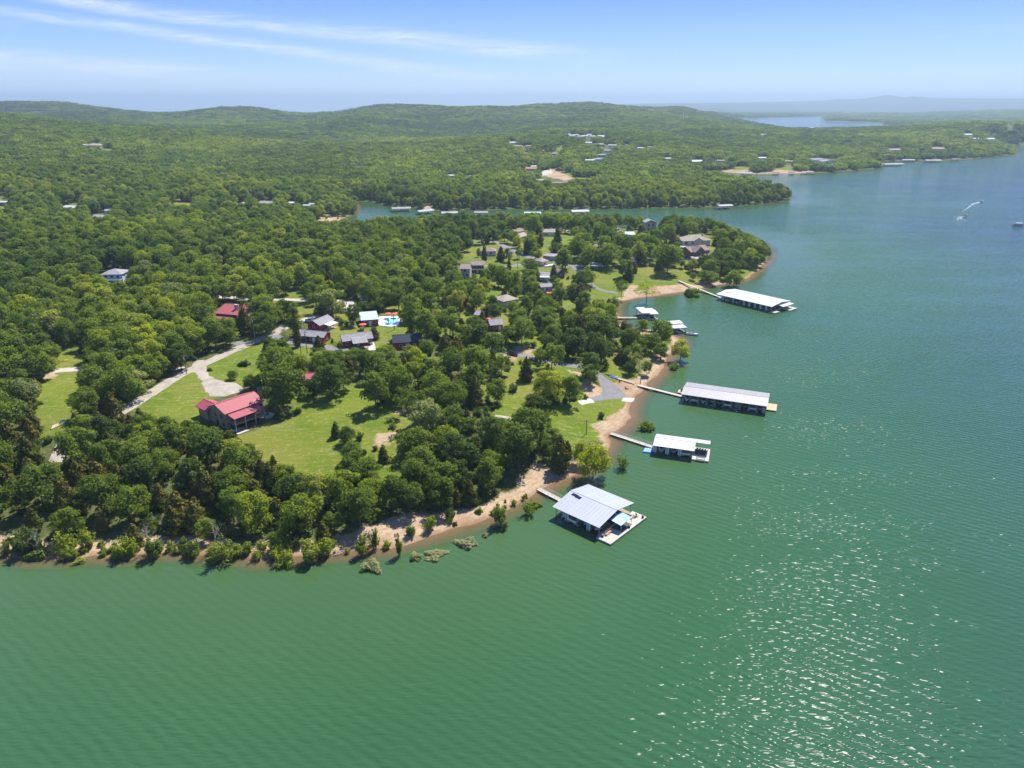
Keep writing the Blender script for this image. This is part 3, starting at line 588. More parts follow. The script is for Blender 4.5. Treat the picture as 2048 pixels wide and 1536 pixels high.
T(HF, 1040, 960, 700, 280, B, 0.35, 'oak shading the grass just below the parked dark car')
T(HF, 720, 960, 560, 430, B, 0.48, 'big oak between the hidden red cabin and the parked dark car')
T(HF, 1300, 570, 220, 400, B, 0.35, 'wide oak above the sandy parking lot')
T(HF, 950, 250, 40, 230, B, 0.05, 'very dark tree beside the small red cabin with the white door')
T(HF, 1130, 560, 330, 200, B, 0.1, 'dark tree in front of the small red cabin with the white door')
T(HF, 1700, 610, 300, 320, B, 0.28, 'oak standing right of the wide oak above the sandy lot')
T(Z6, 815, 500, 380, 105, B, 0.25, 'small neat tree at the head of the asphalt boat ramp')
T(Z6, 505, 650, 540, 170, B, 0.12, 'dark tree on the lakeside corner of the mown clearing')
T(Z6, 470, 880, 620, 250, B, 0.2, 'tall dark oak between mown clearing and sandy landing')
T(Z6, 400, 985, 720, 240, B, 0.15, 'dark spreading oak shading the sandy landing')
T(Z6, 640, 1000, 770, 150, K, 0.5, 'grey-olive cedar beside the bright bushes above the landing')
T(Z6, 760, 960, 820, 110, B, 0.78, 'light green bushy tree at the grass corner near the white dock walkway')
T(Z6, 835, 1045, 830, 210, B, 0.8, 'pale leaning willow overhanging the water by the nearest dock')
T(Z6, 1008, 985, 885, 95, U, 0.4, 'bush growing out of the water near the blue float', 'bush')
T(Z6, 1148, 757, 690, 105, U, 0.5, 'bright bush standing in the shallows off the sandy point', 'bush')
T(Z6, 885, 692, 645, 52, U, 0.05, 'small dark round shrub on the grass above the sandy beach', 'shrub')
T(Z6, 1003, 368, 278, 95, K, 0.3, 'dark cedar on the grass point above the stored walkway')
T(Z6, 1075, 425, 300, 80, N, 0.95, 'greyish half-bare tree on the sandy point')
T(Z6, 1150, 440, 355, 75, B, 0.3, 'small tree at the shore next to the half-bare grey one')
T(Z6, 1232, 350, 250, 90, B, 0.3, 'small dense tree on the tip of the wooded point')
T(Z6, 1345, 358, 235, 120, B, 0.82, 'pale green tree bending over the water on the wooded point')
T(Z6, 1235, 265, 115, 150, B, 0.45, 'bright green tree in front of the white double-roofed dock')
T(Z6, 1312, 402, 355, 75, U, 0.5, 'low bush drowned in the water below the wooded point', 'bush')
T(Z6, 1050, 435, 350, 80, B, 0.1, 'low dark tree left of the half-bare grey one')
T(Z6, 700, 300, 90, 100, K, 0.4, 'tall olive cedar in the grove behind the wooded point')
T(Z6, 890, 260, 70, 240, B, 0.12, 'tall dark oak group leader above the small white dock')
T(ZF, 450, 330, 95, 200, N, 0.78, 'open see-through tree standing in the water off the far beach')
T(ZF, 875, 250, 150, 190, U, 0.6, 'wide bright bush standing in the water beside the long dock walkway', 'bush')
T(ZF, 140, 385, 225, 120, U, 0.45, 'upright bright green bush at the water edge left of the far beach', 'bush')
T(ZF, 205, 285, 90, 150, N, 0.2, 'tall dark tree with bare trunk at the far beach corner')
T(ZF, 1300, 165, 0, 200, B, 0.5, 'shore tree just behind the long white dock')
T(HE, 1375, 810, 430, 340, B, 0.3, 'great oak on the bank lawn with its shadow at its foot')
T(HE, 830, 870, 630, 220, B, 0.25, 'oak at the left end of the bank lawn')
T(HE, 600, 730, 430, 320, B, 0.5, 'broad light oak beside the grey carport roof')
T(HE, 890, 560, 320, 280, B, 0.12, 'dark oak in front of the grey-roofed house on the loop road')
T(HE, 1140, 570, 330, 230, B, 0.18, 'dark green oak just right of the grey-roofed house')
T(HE, 240, 600, 330, 160, B, 0.4, 'upright oak behind the yellow-green tree on the hill lawns')
T(HE, 375, 640, 440, 180, B, 0.9, 'yellow-green tree on the hill lawns among the cottages')
T(HE, 70, 745, 550, 170, B, 0.3, 'small tree with a clear trunk beside the cottage road')
T(HE, 320, 960, 760, 270, B, 0.3, 'oak by the paved path down to the far beach')
T(HE, 260, 1165, 910, 290, K, 0.75, 'fat brownish cedar beside the paved path to the far beach')
T(HE, 1630, 600, 460, 110, B, 0.15, 'small dark tree in front of the brick gable house')
T(HE, 1030, 700, 490, 240, K, 0.2, 'wide cedar shading the dark house with red chairs')
T(HE, 1640, 750, 680, 130, U, 0.15, 'low shrub at the edge of the bank lawn', 'shrub')
T(HE, 1860, 800, 560, 260, B, 0.12, 'dark oak right below the brick gable house')
T(HE, 1900, 945, 770, 280, B, 0.4, 'light bushy tree on the bank by the long dock walkway')
T(HE, 1700, 900, 800, 110, B, 0.45, 'small pale tree at the right end of the bank lawn')
T(HD, 745, 520, 320, 115, K, 0.3, 'dark cedar beside the turning circle')
T(HD, 880, 470, 300, 190, B, 0.2, 'round tree shading the turning circle')
T(HD, 1060, 520, 310, 180, B, 0.3, 'oak at the bend of the cottage road')
T(HD, 1210, 560, 380, 130, K, 0.5, 'cedar in front of the two brown-roofed cottages')
T(HD, 1380, 700, 440, 190, K, 0.2, 'big dark cedar below the two brown-roofed cottages')
T(HD, 1580, 575, 350, 130, K, 0.3, 'pine-like cedar standing on the upper cottage lawn')
T(HD, 1480, 400, 85, 290, B, 0.45, 'tall oak behind the two brown-roofed cottages')
T(HD, 1245, 770, 550, 150, B, 0.5, 'light tree by the lamp post on the cottage road')
T(HD, 960, 800, 560, 170, K, 0.15, 'dark pine-like tree on the cottage island lawn')
T(HD, 700, 790, 520, 120, K, 0.35, 'dark slim cedar at the left of the island lawn')
T(HD, 610, 740, 600, 80, B, 0.2, 'small tree at the end of the island cottage')
T(HD, 1540, 790, 620, 150, B, 0.86, 'lime-green small tree on the cottage road edge')
T(HD, 1380, 945, 770, 210, B, 0.15, 'dark round tree inside the cottage road loop')
T(HD, 1850, 560, 240, 170, K, 0.25, 'tall dark conifer on the right hand cottage lawn')
T(HD, 1790, 740, 510, 170, B, 0.15, 'dark tree beside the flat dark cottage roof')
T(HD, 1970, 925, 680, 160, B, 0.25, 'clear-stemmed tree beside the cottage parking')
T(HD, 1090, 960, 750, 100, K, 0.4, 'narrow cedar at the lower bend of the cottage road')
T(HD, 1790, 1090, 840, 150, K, 0.45, 'grey cedar between the white-porched cottage and the brown one')
T(HD, 1420, 1290, 950, 280, B, 0.3, 'large oak beside the deck with red chairs')
T(HD, 1860, 1300, 1080, 180, B, 0.72, 'bright tree right of the deck with red chairs')
T(HC, 480, 335, -90, 440, B, 0.98, 'large pale grey-green tree behind the cabin with the white porch')
T(HC, 330, 330, 130, 260, B, 0.08, 'dark tree under the large pale grey-green one')
T(HC, 785, 450, 130, 230, B, 0.05, 'dense dark vine-covered tree beside the pool house')
T(HC, 1010, 210, 90, 330, B, 0.3, 'hedge-like tree behind the pool house roof')
T(HC, 285, 835, 570, 230, K, 0.3, 'cone-shaped cedar in front of the long low red building')
T(HC, 1090, 645, 430, 200, K, 0.55, 'broad olive cedar beside the porch cabin on the lawn')
T(HC, 475, 700, 620, 55, K, 0.3, 'tiny dark cedar on the cabin lawn')
T(HC, 520, 815, 680, 85, N, 0.6, 'thin young tree by the cabin road')
T(HC, 590, 800, 670, 85, B, 0.25, 'small young tree next to the porch cabin corner')
T(HC, 1040, 430, 375, 80, U, 0.4, 'clipped round bush against the pool house', 'shrub')
T(HC, 1130, 450, 405, 50, U, 0.3, 'small bush by the pool fence corner', 'shrub')
T(HC, 1640, 610, -20, 380, B, 0.42, 'very tall oak right of the swimming pool')
T(HC, 1860, 700, 190, 380, B, 0.5, 'tall oak right of the dark-roofed red cabin')
T(HC, 340, 1060, 800, 280, B, 0.35, 'oak under the cabin road, behind the little red shed')
T(HC, 800, 1050, 760, 400, B, 0.28, 'dark oak row tree in front of the porch cabin')
T(HC, 1250, 1060, 730, 400, B, 0.42, 'light oak row tree in front of the dark-roofed cabin')
T(HC, 1700, 1080, 760, 340, B, 0.78, 'yellow-green oak below the dark-roofed red cabin')
T(HL, 720, 800, 230, 260, K, 0.3, 'tall bare-stemmed cedar in front of the big red lodge roof')
T(HL, 1050, 830, 420, 420, B, 0.12, 'dark spreading tree at the road corner by the lodge')
T(HL, 960, 560, 180, 330, B, 0.6, 'reddish-leaved thin tree hiding the right half of the lodge roof')
T(HL, 1460, 560, 240, 210, B, 0.2, 'oak standing on the lawn between lodge and cabins')
T(HL, 1545, 975, 340, 160, K, 0.65, 'tall slender cedar beside the cabin road fork')
T(HL, 1360, 940, 680, 190, N, 0.95, 'nearly bare young tree at the cabin road fork')
T(HL, 1060, 1080, 860, 180, K, 0.55, 'stout cedar at the top of the oval shrub lawn')
T(HL, 480, 920, 540, 260, B, 0.2, 'roadside oak opposite the asphalt pull-off')
T(HL, 1750, 260, -60, 330, B, 0.2, 'dark oak at the road behind the cabins')
T(ZA, 1315, 905, 750, 155, K, 0.85, 'round brown-olive cedar at the road junction')
T(ZA, 735, 915, 770, 170, B, 0.05, 'dark blue-green tree on the left side road')
T(ZA, 330, 920, 745, 240, B, 0.55, 'light-topped oak at the upper end of the left clearing')
T(ZA, 1000, 1100, 900, 330, B, 0.98, 'silvery-topped oak beside the gravel road')
# shore bushes of the near bank
SB = [(ZB, 470, 855, 680, 180, .75, 'bright bush pair leader on the near beach'), (ZB, 600, 835, 660, 130, .8, 'upright bright sapling clump beside the bright bush pair leader'),
      (ZB, 860, 895, 735, 190, .7, 'bright leafy bush at the end of the small sand patch'), (ZB, 1050, 905, 725, 160, .3, 'grey-green tall shrub beside the bright leafy bush'),
      (ZB, 1165, 855, 770, 75, .75, 'small lime bush in the gap of the near shore'), (ZB, 1230, 870, 800, 70, .7, 'tiny lime bush next to the small lime one'),
      (ZB, 1330, 895, 740, 130, .4, 'slender pale shrub at the sand gap on the near shore'), (ZB, 1510, 930, 730, 210, .55, 'big green bush with its foot in the near water'),
      (ZB, 1700, 875, 765, 90, .7, 'narrow bright bush by the driftwood bank'), (ZB, 180, 870, 670, 230, .1, 'large olive bush on the left sand bank'),
      (ZB, 1900, 840, 690, 150, .65, 'tall bright shrub above the driftwood bank'), (ZB, 1950, 950, 830, 170, .85, 'straw-coloured bush at the water line'),
      (ZB, 250, 910, 830, 160, .4, 'low spreading bush at the left water line'), (ZC, 190, 850, 690, 150, .6, 'bright shrub in front of the dark cedars'),
      (ZC, 400, 935, 735, 175, .9, 'brightest yellow bush by the fallen branch'), (ZC, 530, 895, 725, 150, .7, 'green bush between yellow bush and fallen branch'),
      (ZC, 765, 885, 715, 130, .5, 'pale bush right behind the fallen branch'), (ZC, 858, 850, 665, 75, .35, 'slim upright sapling at the water line'),
      (ZC, 1015, 895, 705, 75, .3, 'dark slim sapling standing at the water edge alone'), (ZC, 1235, 720, 590, 110, .7, 'lime bush in the middle of the sandy bank'),
      (ZC, 1365, 645, 545, 100, .05, 'dark round bush on the sandy bank'), (ZC, 1700, 685, 495, 130, .5, 'pale bush with roots in the water at the sand end'),
      (ZC, 1900, 610, 485, 115, .5, 'bush in the water just left of the nearest dock walkway'), (ZC, 1960, 555, 510, 80, .55, 'low drowned bush beside the nearest dock walkway'),
      (ZC, 1740, 715, 640, 60, .3, 'single twiggy sapling out in the water'), (ZC, 850, 975, 880, 170, .98, 'grey drowned brush in front of the slim saplings'),
      (ZC, 1460, 820, 740, 170, .99, 'larger patch of grey drowned brush off the sandy bank'), (ZC, 1270, 880, 820, 180, .97, 'low grey drowned brush near the water edge sapling'),
      (ZC, 1120, 905, 835, 110, .95, 'straggling drowned weeds beside the dark slim sapling'), (ZC, 1610, 755, 715, 60, .98, 'small isolated clump of drowned brush'),
      (ZC, 1560, 600, 555, 60, .7, 'little bush near the cedars on the sandy bank'), (ZB, 540, 945, 910, 100, .85, 'low reedy bush in the water off the near beach'),
      (ZB, 1450, 930, 890, 110, .4, 'drowned bush on the waterline beside the big green bush'), (ZB, 700, 900, 860, 60, .6, 'small weed clump on the small sand patch')]
for o, x, yb, yt, w, ti, lab in SB:
    T(o, x, yb, yt, w, U, ti, lab, 'bush')
    if ti > .94: TREES[-1]['h'] *= .6

R_ = random.Random(3); seg = [p for p in SHORE if -20 < p[0] < 1075]; fringe = []
for (u0, v0), (u1, v1) in zip(seg, seg[1:]):
    for k in range(max(1, int((u1 - u0) / 8.5))):
        f = R_.random(); u = u0 + (u1 - u0) * f; v = v0 + (v1 - v0) * f - R_.choice((0, 2, 3, 5, 8, 11, 15, 20))
        if (u > 690 and R_.random() < .62) or (20 < u < 115 and R_.random() < .6): continue
        p = G(u, v); w_ = R_.uniform(1.1, 3.6) * (.55 if R_.random() < .35 else 1)
        fringe.append(dict(x=p.x, y=p.y, z=p.z, h=w_ * R_.uniform(.7, 1.25), w=w_, kind='bush', tint=R_.choice((.3, .45, .55, .65, .72, .78, .82, .86)), cat='bush', group='low bushes fringing the near shore'))
# ------------------------------------------------------------------ roads, drives and paths
def road_mat(name, c0, c1, wear):
    m, t, out = mat(name); geo = t.add('ShaderNodeNewGeometry').outputs['Position']
    a = t.noise(geo, 0.35, 5, 0.65); b_ = t.noise(geo, 2.2, 4, 0.7)
    c = t.mix(t.rng(a, 0.3, 0.7), c0, c1); c = t.mix(t.math('MULTIPLY', t.rng(b_, 0.52, 0.72), 0.6), c, wear)
    p = t.add('ShaderNodeBsdfPrincipled', i_Base_Color=c, i_Roughness=0.95); p.inputs['Specular IOR Level'].default_value = 0.15
    t.l.new(p.outputs[0], out.inputs[0]); return m
m_gravel = road_mat('gravel', (0.25, 0.215, 0.175), (0.40, 0.36, 0.305), (0.19, 0.18, 0.10))
m_pale = road_mat('pale_gravel', (0.34, 0.31, 0.275), (0.46, 0.43, 0.39), (0.28, 0.26, 0.19))
m_asph = road_mat('asphalt', (0.150, 0.145, 0.150), (0.205, 0.198, 0.20), (0.26, 0.25, 0.24))
m_conc = road_mat('concrete', (0.40, 0.38, 0.35), (0.48, 0.46, 0.43), (0.32, 0.30, 0.27))
ROADP = []                                                     # what the roads cover, kept free of trees
def drape(P, up):
    P = np.array(P); return np.stack([P[:, 0], P[:, 1], tz(P[:, 0], P[:, 1]) + up], 1)
HIDDEN = ('landing_road', 'bank_drive', 'hilltop_drive', 'garage_drive', 'trail', 'upper_road', 'side_road', 'grass_track', 'lower_cottage_road')
ROADV = []
def road(name, pts, w0, m, w1=None, up=0.10):
    """pts: [(window, [(x, y)...])...]; width in metres from w0 to w1"""
    C = [Gz(o, x, y) for o, P in pts for x, y in P]; w1 = w0 if w1 is None else w1
    Q = []
    for a, b_ in zip(C, C[1:]):
        n = max(1, int((b_ - a).length / 2.0)); Q += [a.lerp(b_, k / n) for k in range(n)]
    Q.append(C[-1]); Q = np.array([q[:2] for q in Q])
    for _ in range(6): Q[1:-1] = Q[1:-1] * 0.5 + (Q[:-2] + Q[2:]) * 0.25
    d = np.gradient(Q, axis=0); d /= np.linalg.norm(d, axis=1, keepdims=True) + 1e-9; nrm = np.stack([-d[:, 1], d[:, 0]], 1)
    w = np.linspace(w0, w1, len(Q))[:, None] * (1 + 0.10 * (vnoise(Q[:, :1], Q[:, 1:], 5, 9) - 0.5)); rows = []
    k = 5
    for s in np.linspace(0.5, -0.5, k):
        jag = 1 + (0.22 * (vnoise(Q[:, :1] + s * 50, Q[:, 1:], 2.3, 11) - 0.5) if abs(s) == 0.5 else 0)
        p = Q + nrm * w * s * jag; rows.append(drape(p, up if abs(s) < 0.5 else up * 0.2))
    structure(name, grid_mesh(name, np.stack(rows[::-1], 1), m)); ROADP.append(np.concatenate([Q + nrm * w * .4, (Q - nrm * w * .4)[::-1]]))
    if name not in HIDDEN: ROADV.append(ROADP[-1])
def yard(name, o, pts, m, up=0.09, jag=1.0):
    P = gpoly(o, pts); ROADP.append(P); ROADV.append(P); lo, hi = P.min(0) - 1, P.max(0) + 1; s = max(0.7, (hi - lo).max() / 60)
    xs, ys = np.arange(lo[0], hi[0], s), np.arange(lo[1], hi[1], s); X_, Y_ = np.meshgrid(xs, ys, indexing='ij')
    wxx = X_ + (vnoise(X_, Y_, 3, 13) - .5) * 2 * jag; wyy = Y_ + (vnoise(X_, Y_, 3, 14) - .5) * 2 * jag
    d = np.where(inside(P, wxx, wyy), 1, -1) * edge_dist(P, wxx, wyy); Zz = tz(X_, Y_) + np.clip(d * 0.2, -0.3, up)
    keep = d > -s * 0.8; idx = -np.ones(X_.shape, int); idx[keep] = np.arange(keep.sum()); V = np.stack([X_[keep], Y_[keep], Zz[keep]], 1)
    q = np.stack([idx[:-1, :-1], idx[1:, :-1], idx[1:, 1:], idx[:-1, 1:]], -1).reshape(-1, 4); q = q[(q >= 0).all(1)]
    structure(name, mesh_from(name, V, [tuple(map(int, f)) for f in q], m, smooth=True))
road('gravel_road', [(ZA, [(860, 1290), (1060, 1165), (1200, 1075), (1400, 945), (1560, 880), (1720, 800), (1880, 735)]), (HL, [(870, 880), (1000, 830), (1180, 760), (1300, 690), (1400, 625)])], 5.0, m_gravel)
road('side_road', [(ZA, [(260, 945), (330, 935), (600, 913), (800, 908), (1000, 905), (1250, 898), (1400, 915)])], 4.2, m_pale, up=0.13)
yard('gravel_drive', H1, [(0, -200), (110, -330), (330, -330), (400, -120), (440, 0), (640, 110), (1050, 190), (1250, 240), (1230, 360), (800, 500), (480, 480), (300, 400), (265, 200), (170, 20)], m_gravel, 0.12)
yard('gravel_yard', H1, [(1480, 350), (1560, 260), (1760, 250), (1800, 360), (1650, 440), (1560, 420)], m_gravel)
yard('asphalt_apron', HL, [(495, 880), (780, 890), (860, 915), (600, 1000)], m_asph, 0.07)
road('cabin_road', [(HL, [(1150, 800), (1300, 850), (1500, 905), (1780, 945), (2048, 990)]), (HC, [(400, 775), (560, 800), (700, 800), (900, 790)])], 5.0, m_asph, up=0.06)
road('upper_road', [(HL, [(180, 175), (420, 195), (700, 210), (1180, 225), (1500, 235), (1740, 240), (2048, 245)]), (HC, [(190, 72), (640, 90), (800, 100)])], 4.5, m_pale)
road('cabin_drive', [(HC, [(-20, 410), (100, 350), (250, 295)])], 4.5, m_pale)
yard('gravel_pad', HC, [(480, 220), (640, 110), (810, 80), (740, 265), (640, 270)], m_pale)
yard('concrete_drive', HC, [(960, 740), (1070, 670), (1125, 800), (1000, 810)], m_conc, jag=0.1)
road('cottage_road', [(HD, [(530, 485), (680, 478), (850, 505), (960, 545), (1080, 600), (1170, 645), (1290, 720), (1440, 740), (1600, 770), (1740, 800), (1900, 830), (2060, 885)])], 6.0, m_asph)
road('lower_cottage_road', [(HD, [(690, 880), (860, 890), (1000, 900), (1130, 890), (1290, 855)])], 4.5, m_asph)
yard('parking_pad', HE, [(100, 700), (285, 700), (310, 765), (190, 785)], m_asph); yard('loop_parking', HE, [(740, 565), (850, 590), (890, 640), (840, 640)], m_asph)
road('beach_path', [(HE, [(385, 935), (410, 975), (500, 1020), (600, 1050), (735, 1062)])], 3.0, m_asph)
road('bank_drive', [(HE, [(0, 255), (120, 262), (300, 325)])], 5.0, m_pale); road('hilltop_drive', [(HE, [(600, 300), (720, 320), (850, 345)])], 5.0, m_pale)
road('garage_drive', [(HE, [(1500, 600), (1640, 628), (1715, 655)])], 5.0, m_conc); yard('house_forecourt', HE, [(1530, 450), (1690, 440), (1690, 475), (1550, 475)], m_conc)
road('landing_road', [(HF, [(840, 600), (960, 640), (1060, 662), (1180, 690), (1340, 708), (1500, 760), (1700, 812), (1900, 832), (2060, 850)]), (Z6, [(790, 395), (870, 440)])], 4.0, m_asph)
yard('boat_ramp', Z6, [(845, 425), (890, 440), (985, 505), (1042, 572), (850, 592), (755, 600), (890, 548), (888, 512)], m_asph, 0.12, 0.3)
yard('ramp_end', Z6, [(1015, 568), (1088, 574), (1074, 598), (1000, 592)], m_conc, 0.16, 0.3); yard('ramp_shoulder', Z6, [(742, 590), (850, 572), (842, 600), (770, 616)], m_conc, 0.15, 0.5)
road('grass_track', [(HF, [(960, 1480), (1060, 1500), (1180, 1515)])], 1.6, m_gravel); road('trail', [(ZB, [(440, 120), (400, 200), (370, 260)])], 4.0, m_gravel)
yard('village_yard', Z2, [(1410, 560), (1470, 548), (1480, 575), (1420, 590)], m_pale)

# what must stay in sight between the trees (outlines of buildings and of open water seen in the photograph)
KEEP = [(ZA, [(330, 945), (600, 925), (600, 903), (330, 920)]), (HF, [(1130, 655), (1340, 690), (1340, 725), (1130, 725)]), (HF, [(1700, 795), (2048, 830), (2048, 870), (1700, 830)]), (HL, [(1180, 212), (1740, 232), (1740, 255), (1180, 240)]), (HL, [(200, 165), (430, 185), (420, 205), (200, 190)]), (ZB, [(360, 245), (420, 150), (445, 170), (425, 255)]), (HD, [(730, 870), (1000, 885), (1000, 905), (730, 890)]), (HE, [(1520, 600), (1710, 640), (1700, 665), (1520, 625)]),
    (H1, [(100, 860), (230, 740), (430, 640), (300, 620), (480, 440), (800, 470), (1360, 280), (1680, 515), (1680, 790), (1930, 900), (1900, 980), (1620, 1060), (1150, 1330), (1020, 1260), (800, 1200), (640, 1080), (280, 1060), (110, 920)]),
    (HL, [(240, 420), (455, 190), (680, 205), (640, 480), (500, 490), (380, 540), (230, 520)]), (HI, [(170, 245), (325, 228), (330, 300), (250, 320)]),
    (HC, [(90, 430), (170, 400), (340, 325), (500, 385), (525, 450), (330, 515), (260, 530), (90, 495)]), (HC, [(0, 520), (415, 560), (415, 650), (350, 690), (0, 660)]),
    (HC, [(605, 600), (1040, 545), (1062, 640), (1110, 800), (970, 760), (760, 745), (640, 740)]), (HC, [(1365, 595), (1580, 585), (1690, 720), (1500, 755), (1360, 725)]),
    (HC, [(875, 285), (1190, 225), (1190, 330), (1130, 410), (900, 375)]), (HC, [(1140, 250), (1470, 250), (1450, 440), (1330, 470), (1140, 445)]), (HC, [(880, 5), (1000, 5), (995, 155), (890, 100)]),
    (HC, [(490, 210), (640, 110), (800, 80), (740, 260), (640, 270)]), (HC, [(860, 400), (960, 400), (1000, 500), (860, 500)]), (HF, [(895, 260), (1065, 285), (1065, 395), (895, 355)]), (ZA, [(760, 190), (840, 130), (950, 145), (975, 230), (940, 255), (815, 245)]),
    (ZA, [(80, 150), (130, 150), (130, 190), (80, 190)]), (ZA, [(360, 140), (400, 150), (430, 200), (380, 200)]),
    (HD, [(285, 815), (460, 795), (740, 815), (720, 900), (620, 965), (440, 1045), (345, 1000)]), (HD, [(1190, 330), (1330, 275), (1400, 380), (1290, 450), (1230, 400)]), (HD, [(1605, 340), (1660, 295), (1835, 295), (1825, 390), (1650, 405)]),
    (HD, [(745, 585), (890, 585), (885, 745), (755, 755)]), (HD, [(1600, 690), (1740, 665), (1800, 730), (1700, 765)]), (HD, [(1600, 780), (1700, 755), (1785, 835), (1620, 880)]), (HD, [(1565, 985), (1640, 975), (1735, 1040), (1700, 1125), (1640, 1105)]),
    (HD, [(1320, 1180), (1410, 1180), (1410, 1310), (1280, 1290)]), (HD, [(1590, 1180), (1760, 1185), (1835, 1250), (1690, 1295)]), (HD, [(985, 1380), (1080, 1355), (1245, 1420), (1110, 1475)]), (HD, [(1850, 955), (1965, 935), (1965, 1085), (1860, 1075)]),
    (HE, [(1535, 340), (1800, 285), (1950, 325), (1935, 440), (1700, 455), (1555, 435)]), (HE, [(1645, 460), (1780, 415), (1935, 455), (1925, 560), (1845, 645), (1695, 625)]), (HE, [(980, 425), (1060, 440), (1050, 480), (985, 480)]),
    (HE, [(1010, 630), (1120, 630), (1115, 715), (1010, 715)]), (HE, [(1090, 125), (1245, 125), (1245, 255), (1100, 255)]), (HE, [(835, 265), (955, 265), (955, 330), (845, 325)]), (HE, [(455, 440), (575, 450), (565, 485), (455, 485)]),
    (HE, [(385, 680), (480, 695), (535, 775), (385, 755)]), (HE, [(735, 225), (830, 225), (845, 310), (735, 310)]), (HF, [(1130, 655), (1250, 655), (1250, 730), (1130, 725)]), (HF, [(420, 770), (540, 770), (540, 870), (420, 860)]),
    (HN, [(80, 350), (560, 170), (940, 190), (1060, 330), (1040, 470), (560, 470), (80, 470)]), (HN, [(1170, 520), (1680, 520), (1840, 800), (1560, 820), (1450, 690), (1250, 640)]), (HN, [(660, 690), (980, 690), (980, 750), (660, 760)]),
    (HE, [(1500, 900), (1650, 940), (1640, 980), (1500, 930)]), (Z6, [(500, 1090), (660, 1160), (640, 1180), (490, 1120)]), (Z6, [(930, 780), (1200, 800), (1200, 850), (930, 810)]), (Z6, [(900, 425), (980, 445), (1120, 500), (1080, 510), (920, 450)]),
    (ZA, [(455, 820), (520, 820), (520, 870), (455, 870)]), (ZA, [(390, 1310), (510, 1310), (510, 1390), (390, 1390)])]
COVE = [[(697, 443), (718, 441), (736, 438), (757, 436), (791, 434), (814, 434), (833, 431), (857, 433), (875, 429), (872, 419), (840, 416), (780, 412), (760, 407), (716, 406), (716, 426)],
        [(1190, 424), (1220, 429), (1245, 425), (1276, 427), (1339, 428), (1386, 431), (1423, 439), (1445, 446), (1480, 462), (1505, 472), (1530, 486), (1546, 500), (1600, 480), (1600, 405), (1540, 411), (1470, 415), (1300, 419), (1190, 421)]] + [[(a, b), (c, b), (c, e), (a, e)] for a, b, c, e in ((883, 419, 920, 428), (946, 419, 979, 427), (1043, 417, 1084, 427), (1139, 414, 1180, 425))]
FARKEEP = []
def clear_polys():
    P = [np.array(Zm(o, p)) for o, p in LAWN + SAND + KEEP] + [np.array(q) for q in COVE] + FARKEEP
    for W_ in ROADV:
        z = tz(W_[:, 0], W_[:, 1]); u, v = project(W_[:, 0], W_[:, 1], z); P.append(np.stack([u, v], 1))
    return P

# ------------------------------------------------------------------ building materials
def roof_metal(name, col, pitch=0.45, axis=0, rough=0.38, metal=0.0):
    m, t, out = mat(name); ob = t.add('ShaderNodeTexCoord').outputs['Object']
    x = t.add('ShaderNodeSeparateXYZ', i_0=ob).outputs[axis]; n = t.noise(ob, 0.6, 4, 0.6)
    f = t.math('FRACT', t.math('DIVIDE', x, pitch)); rib = t.rng(t.math('ABSOLUTE', t.math('SUBTRACT', f, 0.5)), 0.38, 0.47)
    sheet = t.math('FRACT', t.math('MULTIPLY', t.math('FLOOR', t.math('DIVIDE', x, pitch * 2.2)), 0.618))
    c = t.mix(t.math('ADD', t.math('MULTIPLY', n, 0.6), t.math('MULTIPLY', sheet, 0.4)), tuple(v * 0.92 for v in col), tuple(min(0.9, v * 1.06) for v in col))
    p = t.add('ShaderNodeBsdfPrincipled', i_Base_Color=c, i_Roughness=rough, i_Metallic=metal)
    t.l.new(t.add('ShaderNodeBump', i_Height=rib, i_Strength=0.35, i_Distance=0.02).outputs[0], p.inputs['Normal']); t.l.new(p.outputs[0], out.inputs[0]); return m
def shingle(name, col):
    m, t, out = mat(name); ob = t.add('ShaderNodeTexCoord').outputs['Object']
    n = t.noise(t.mapping(ob, scale=(1, 1, 1)), 0.7, 4, 0.6); g = t.noise(ob, 5.0, 3, 0.7)
    c = t.mix(t.rng(t.math('ADD', t.math('MULTIPLY', n, .6), t.math('MULTIPLY', g, .4)), .3, .7), tuple(v * .72 for v in col), tuple(v * 1.25 for v in col))
    p = t.add('ShaderNodeBsdfPrincipled', i_Base_Color=c, i_Roughness=0.9); p.inputs['Specular IOR Level'].default_value = 0.2
    t.l.new(p.outputs[0], out.inputs[0]); return m
def brick(name, c0, c1):
    m, t, out = mat(name); ob = t.add('ShaderNodeTexCoord').outputs['Object']; n = t.noise(ob, 0.5, 4, 0.6)
    s = t.add('ShaderNodeSeparateXYZ', i_0=ob); v = t.add('ShaderNodeCombineXYZ', i_0=t.math('ADD', s.outputs[0], s.outputs[1]), i_1=s.outputs[2])
    b_ = t.add('ShaderNodeTexBrick', i_Vector=v, i_Color1=c0, i_Color2=c1, i_Mortar=(0.4, 0.36, 0.30))
    b_.inputs['Scale'].default_value = 3.0; b_.inputs['Mortar Size'].default_value = 0.012
    c = t.mix(1.0, b_.outputs[0], t.ramp(n, [(.3, (.85, .85, .85)), (.7, (1.12, 1.1, 1.08))]), 'MULTIPLY')
    p = t.add('ShaderNodeBsdfPrincipled', i_Base_Color=c, i_Roughness=0.9); t.l.new(p.outputs[0], out.inputs[0]); return m
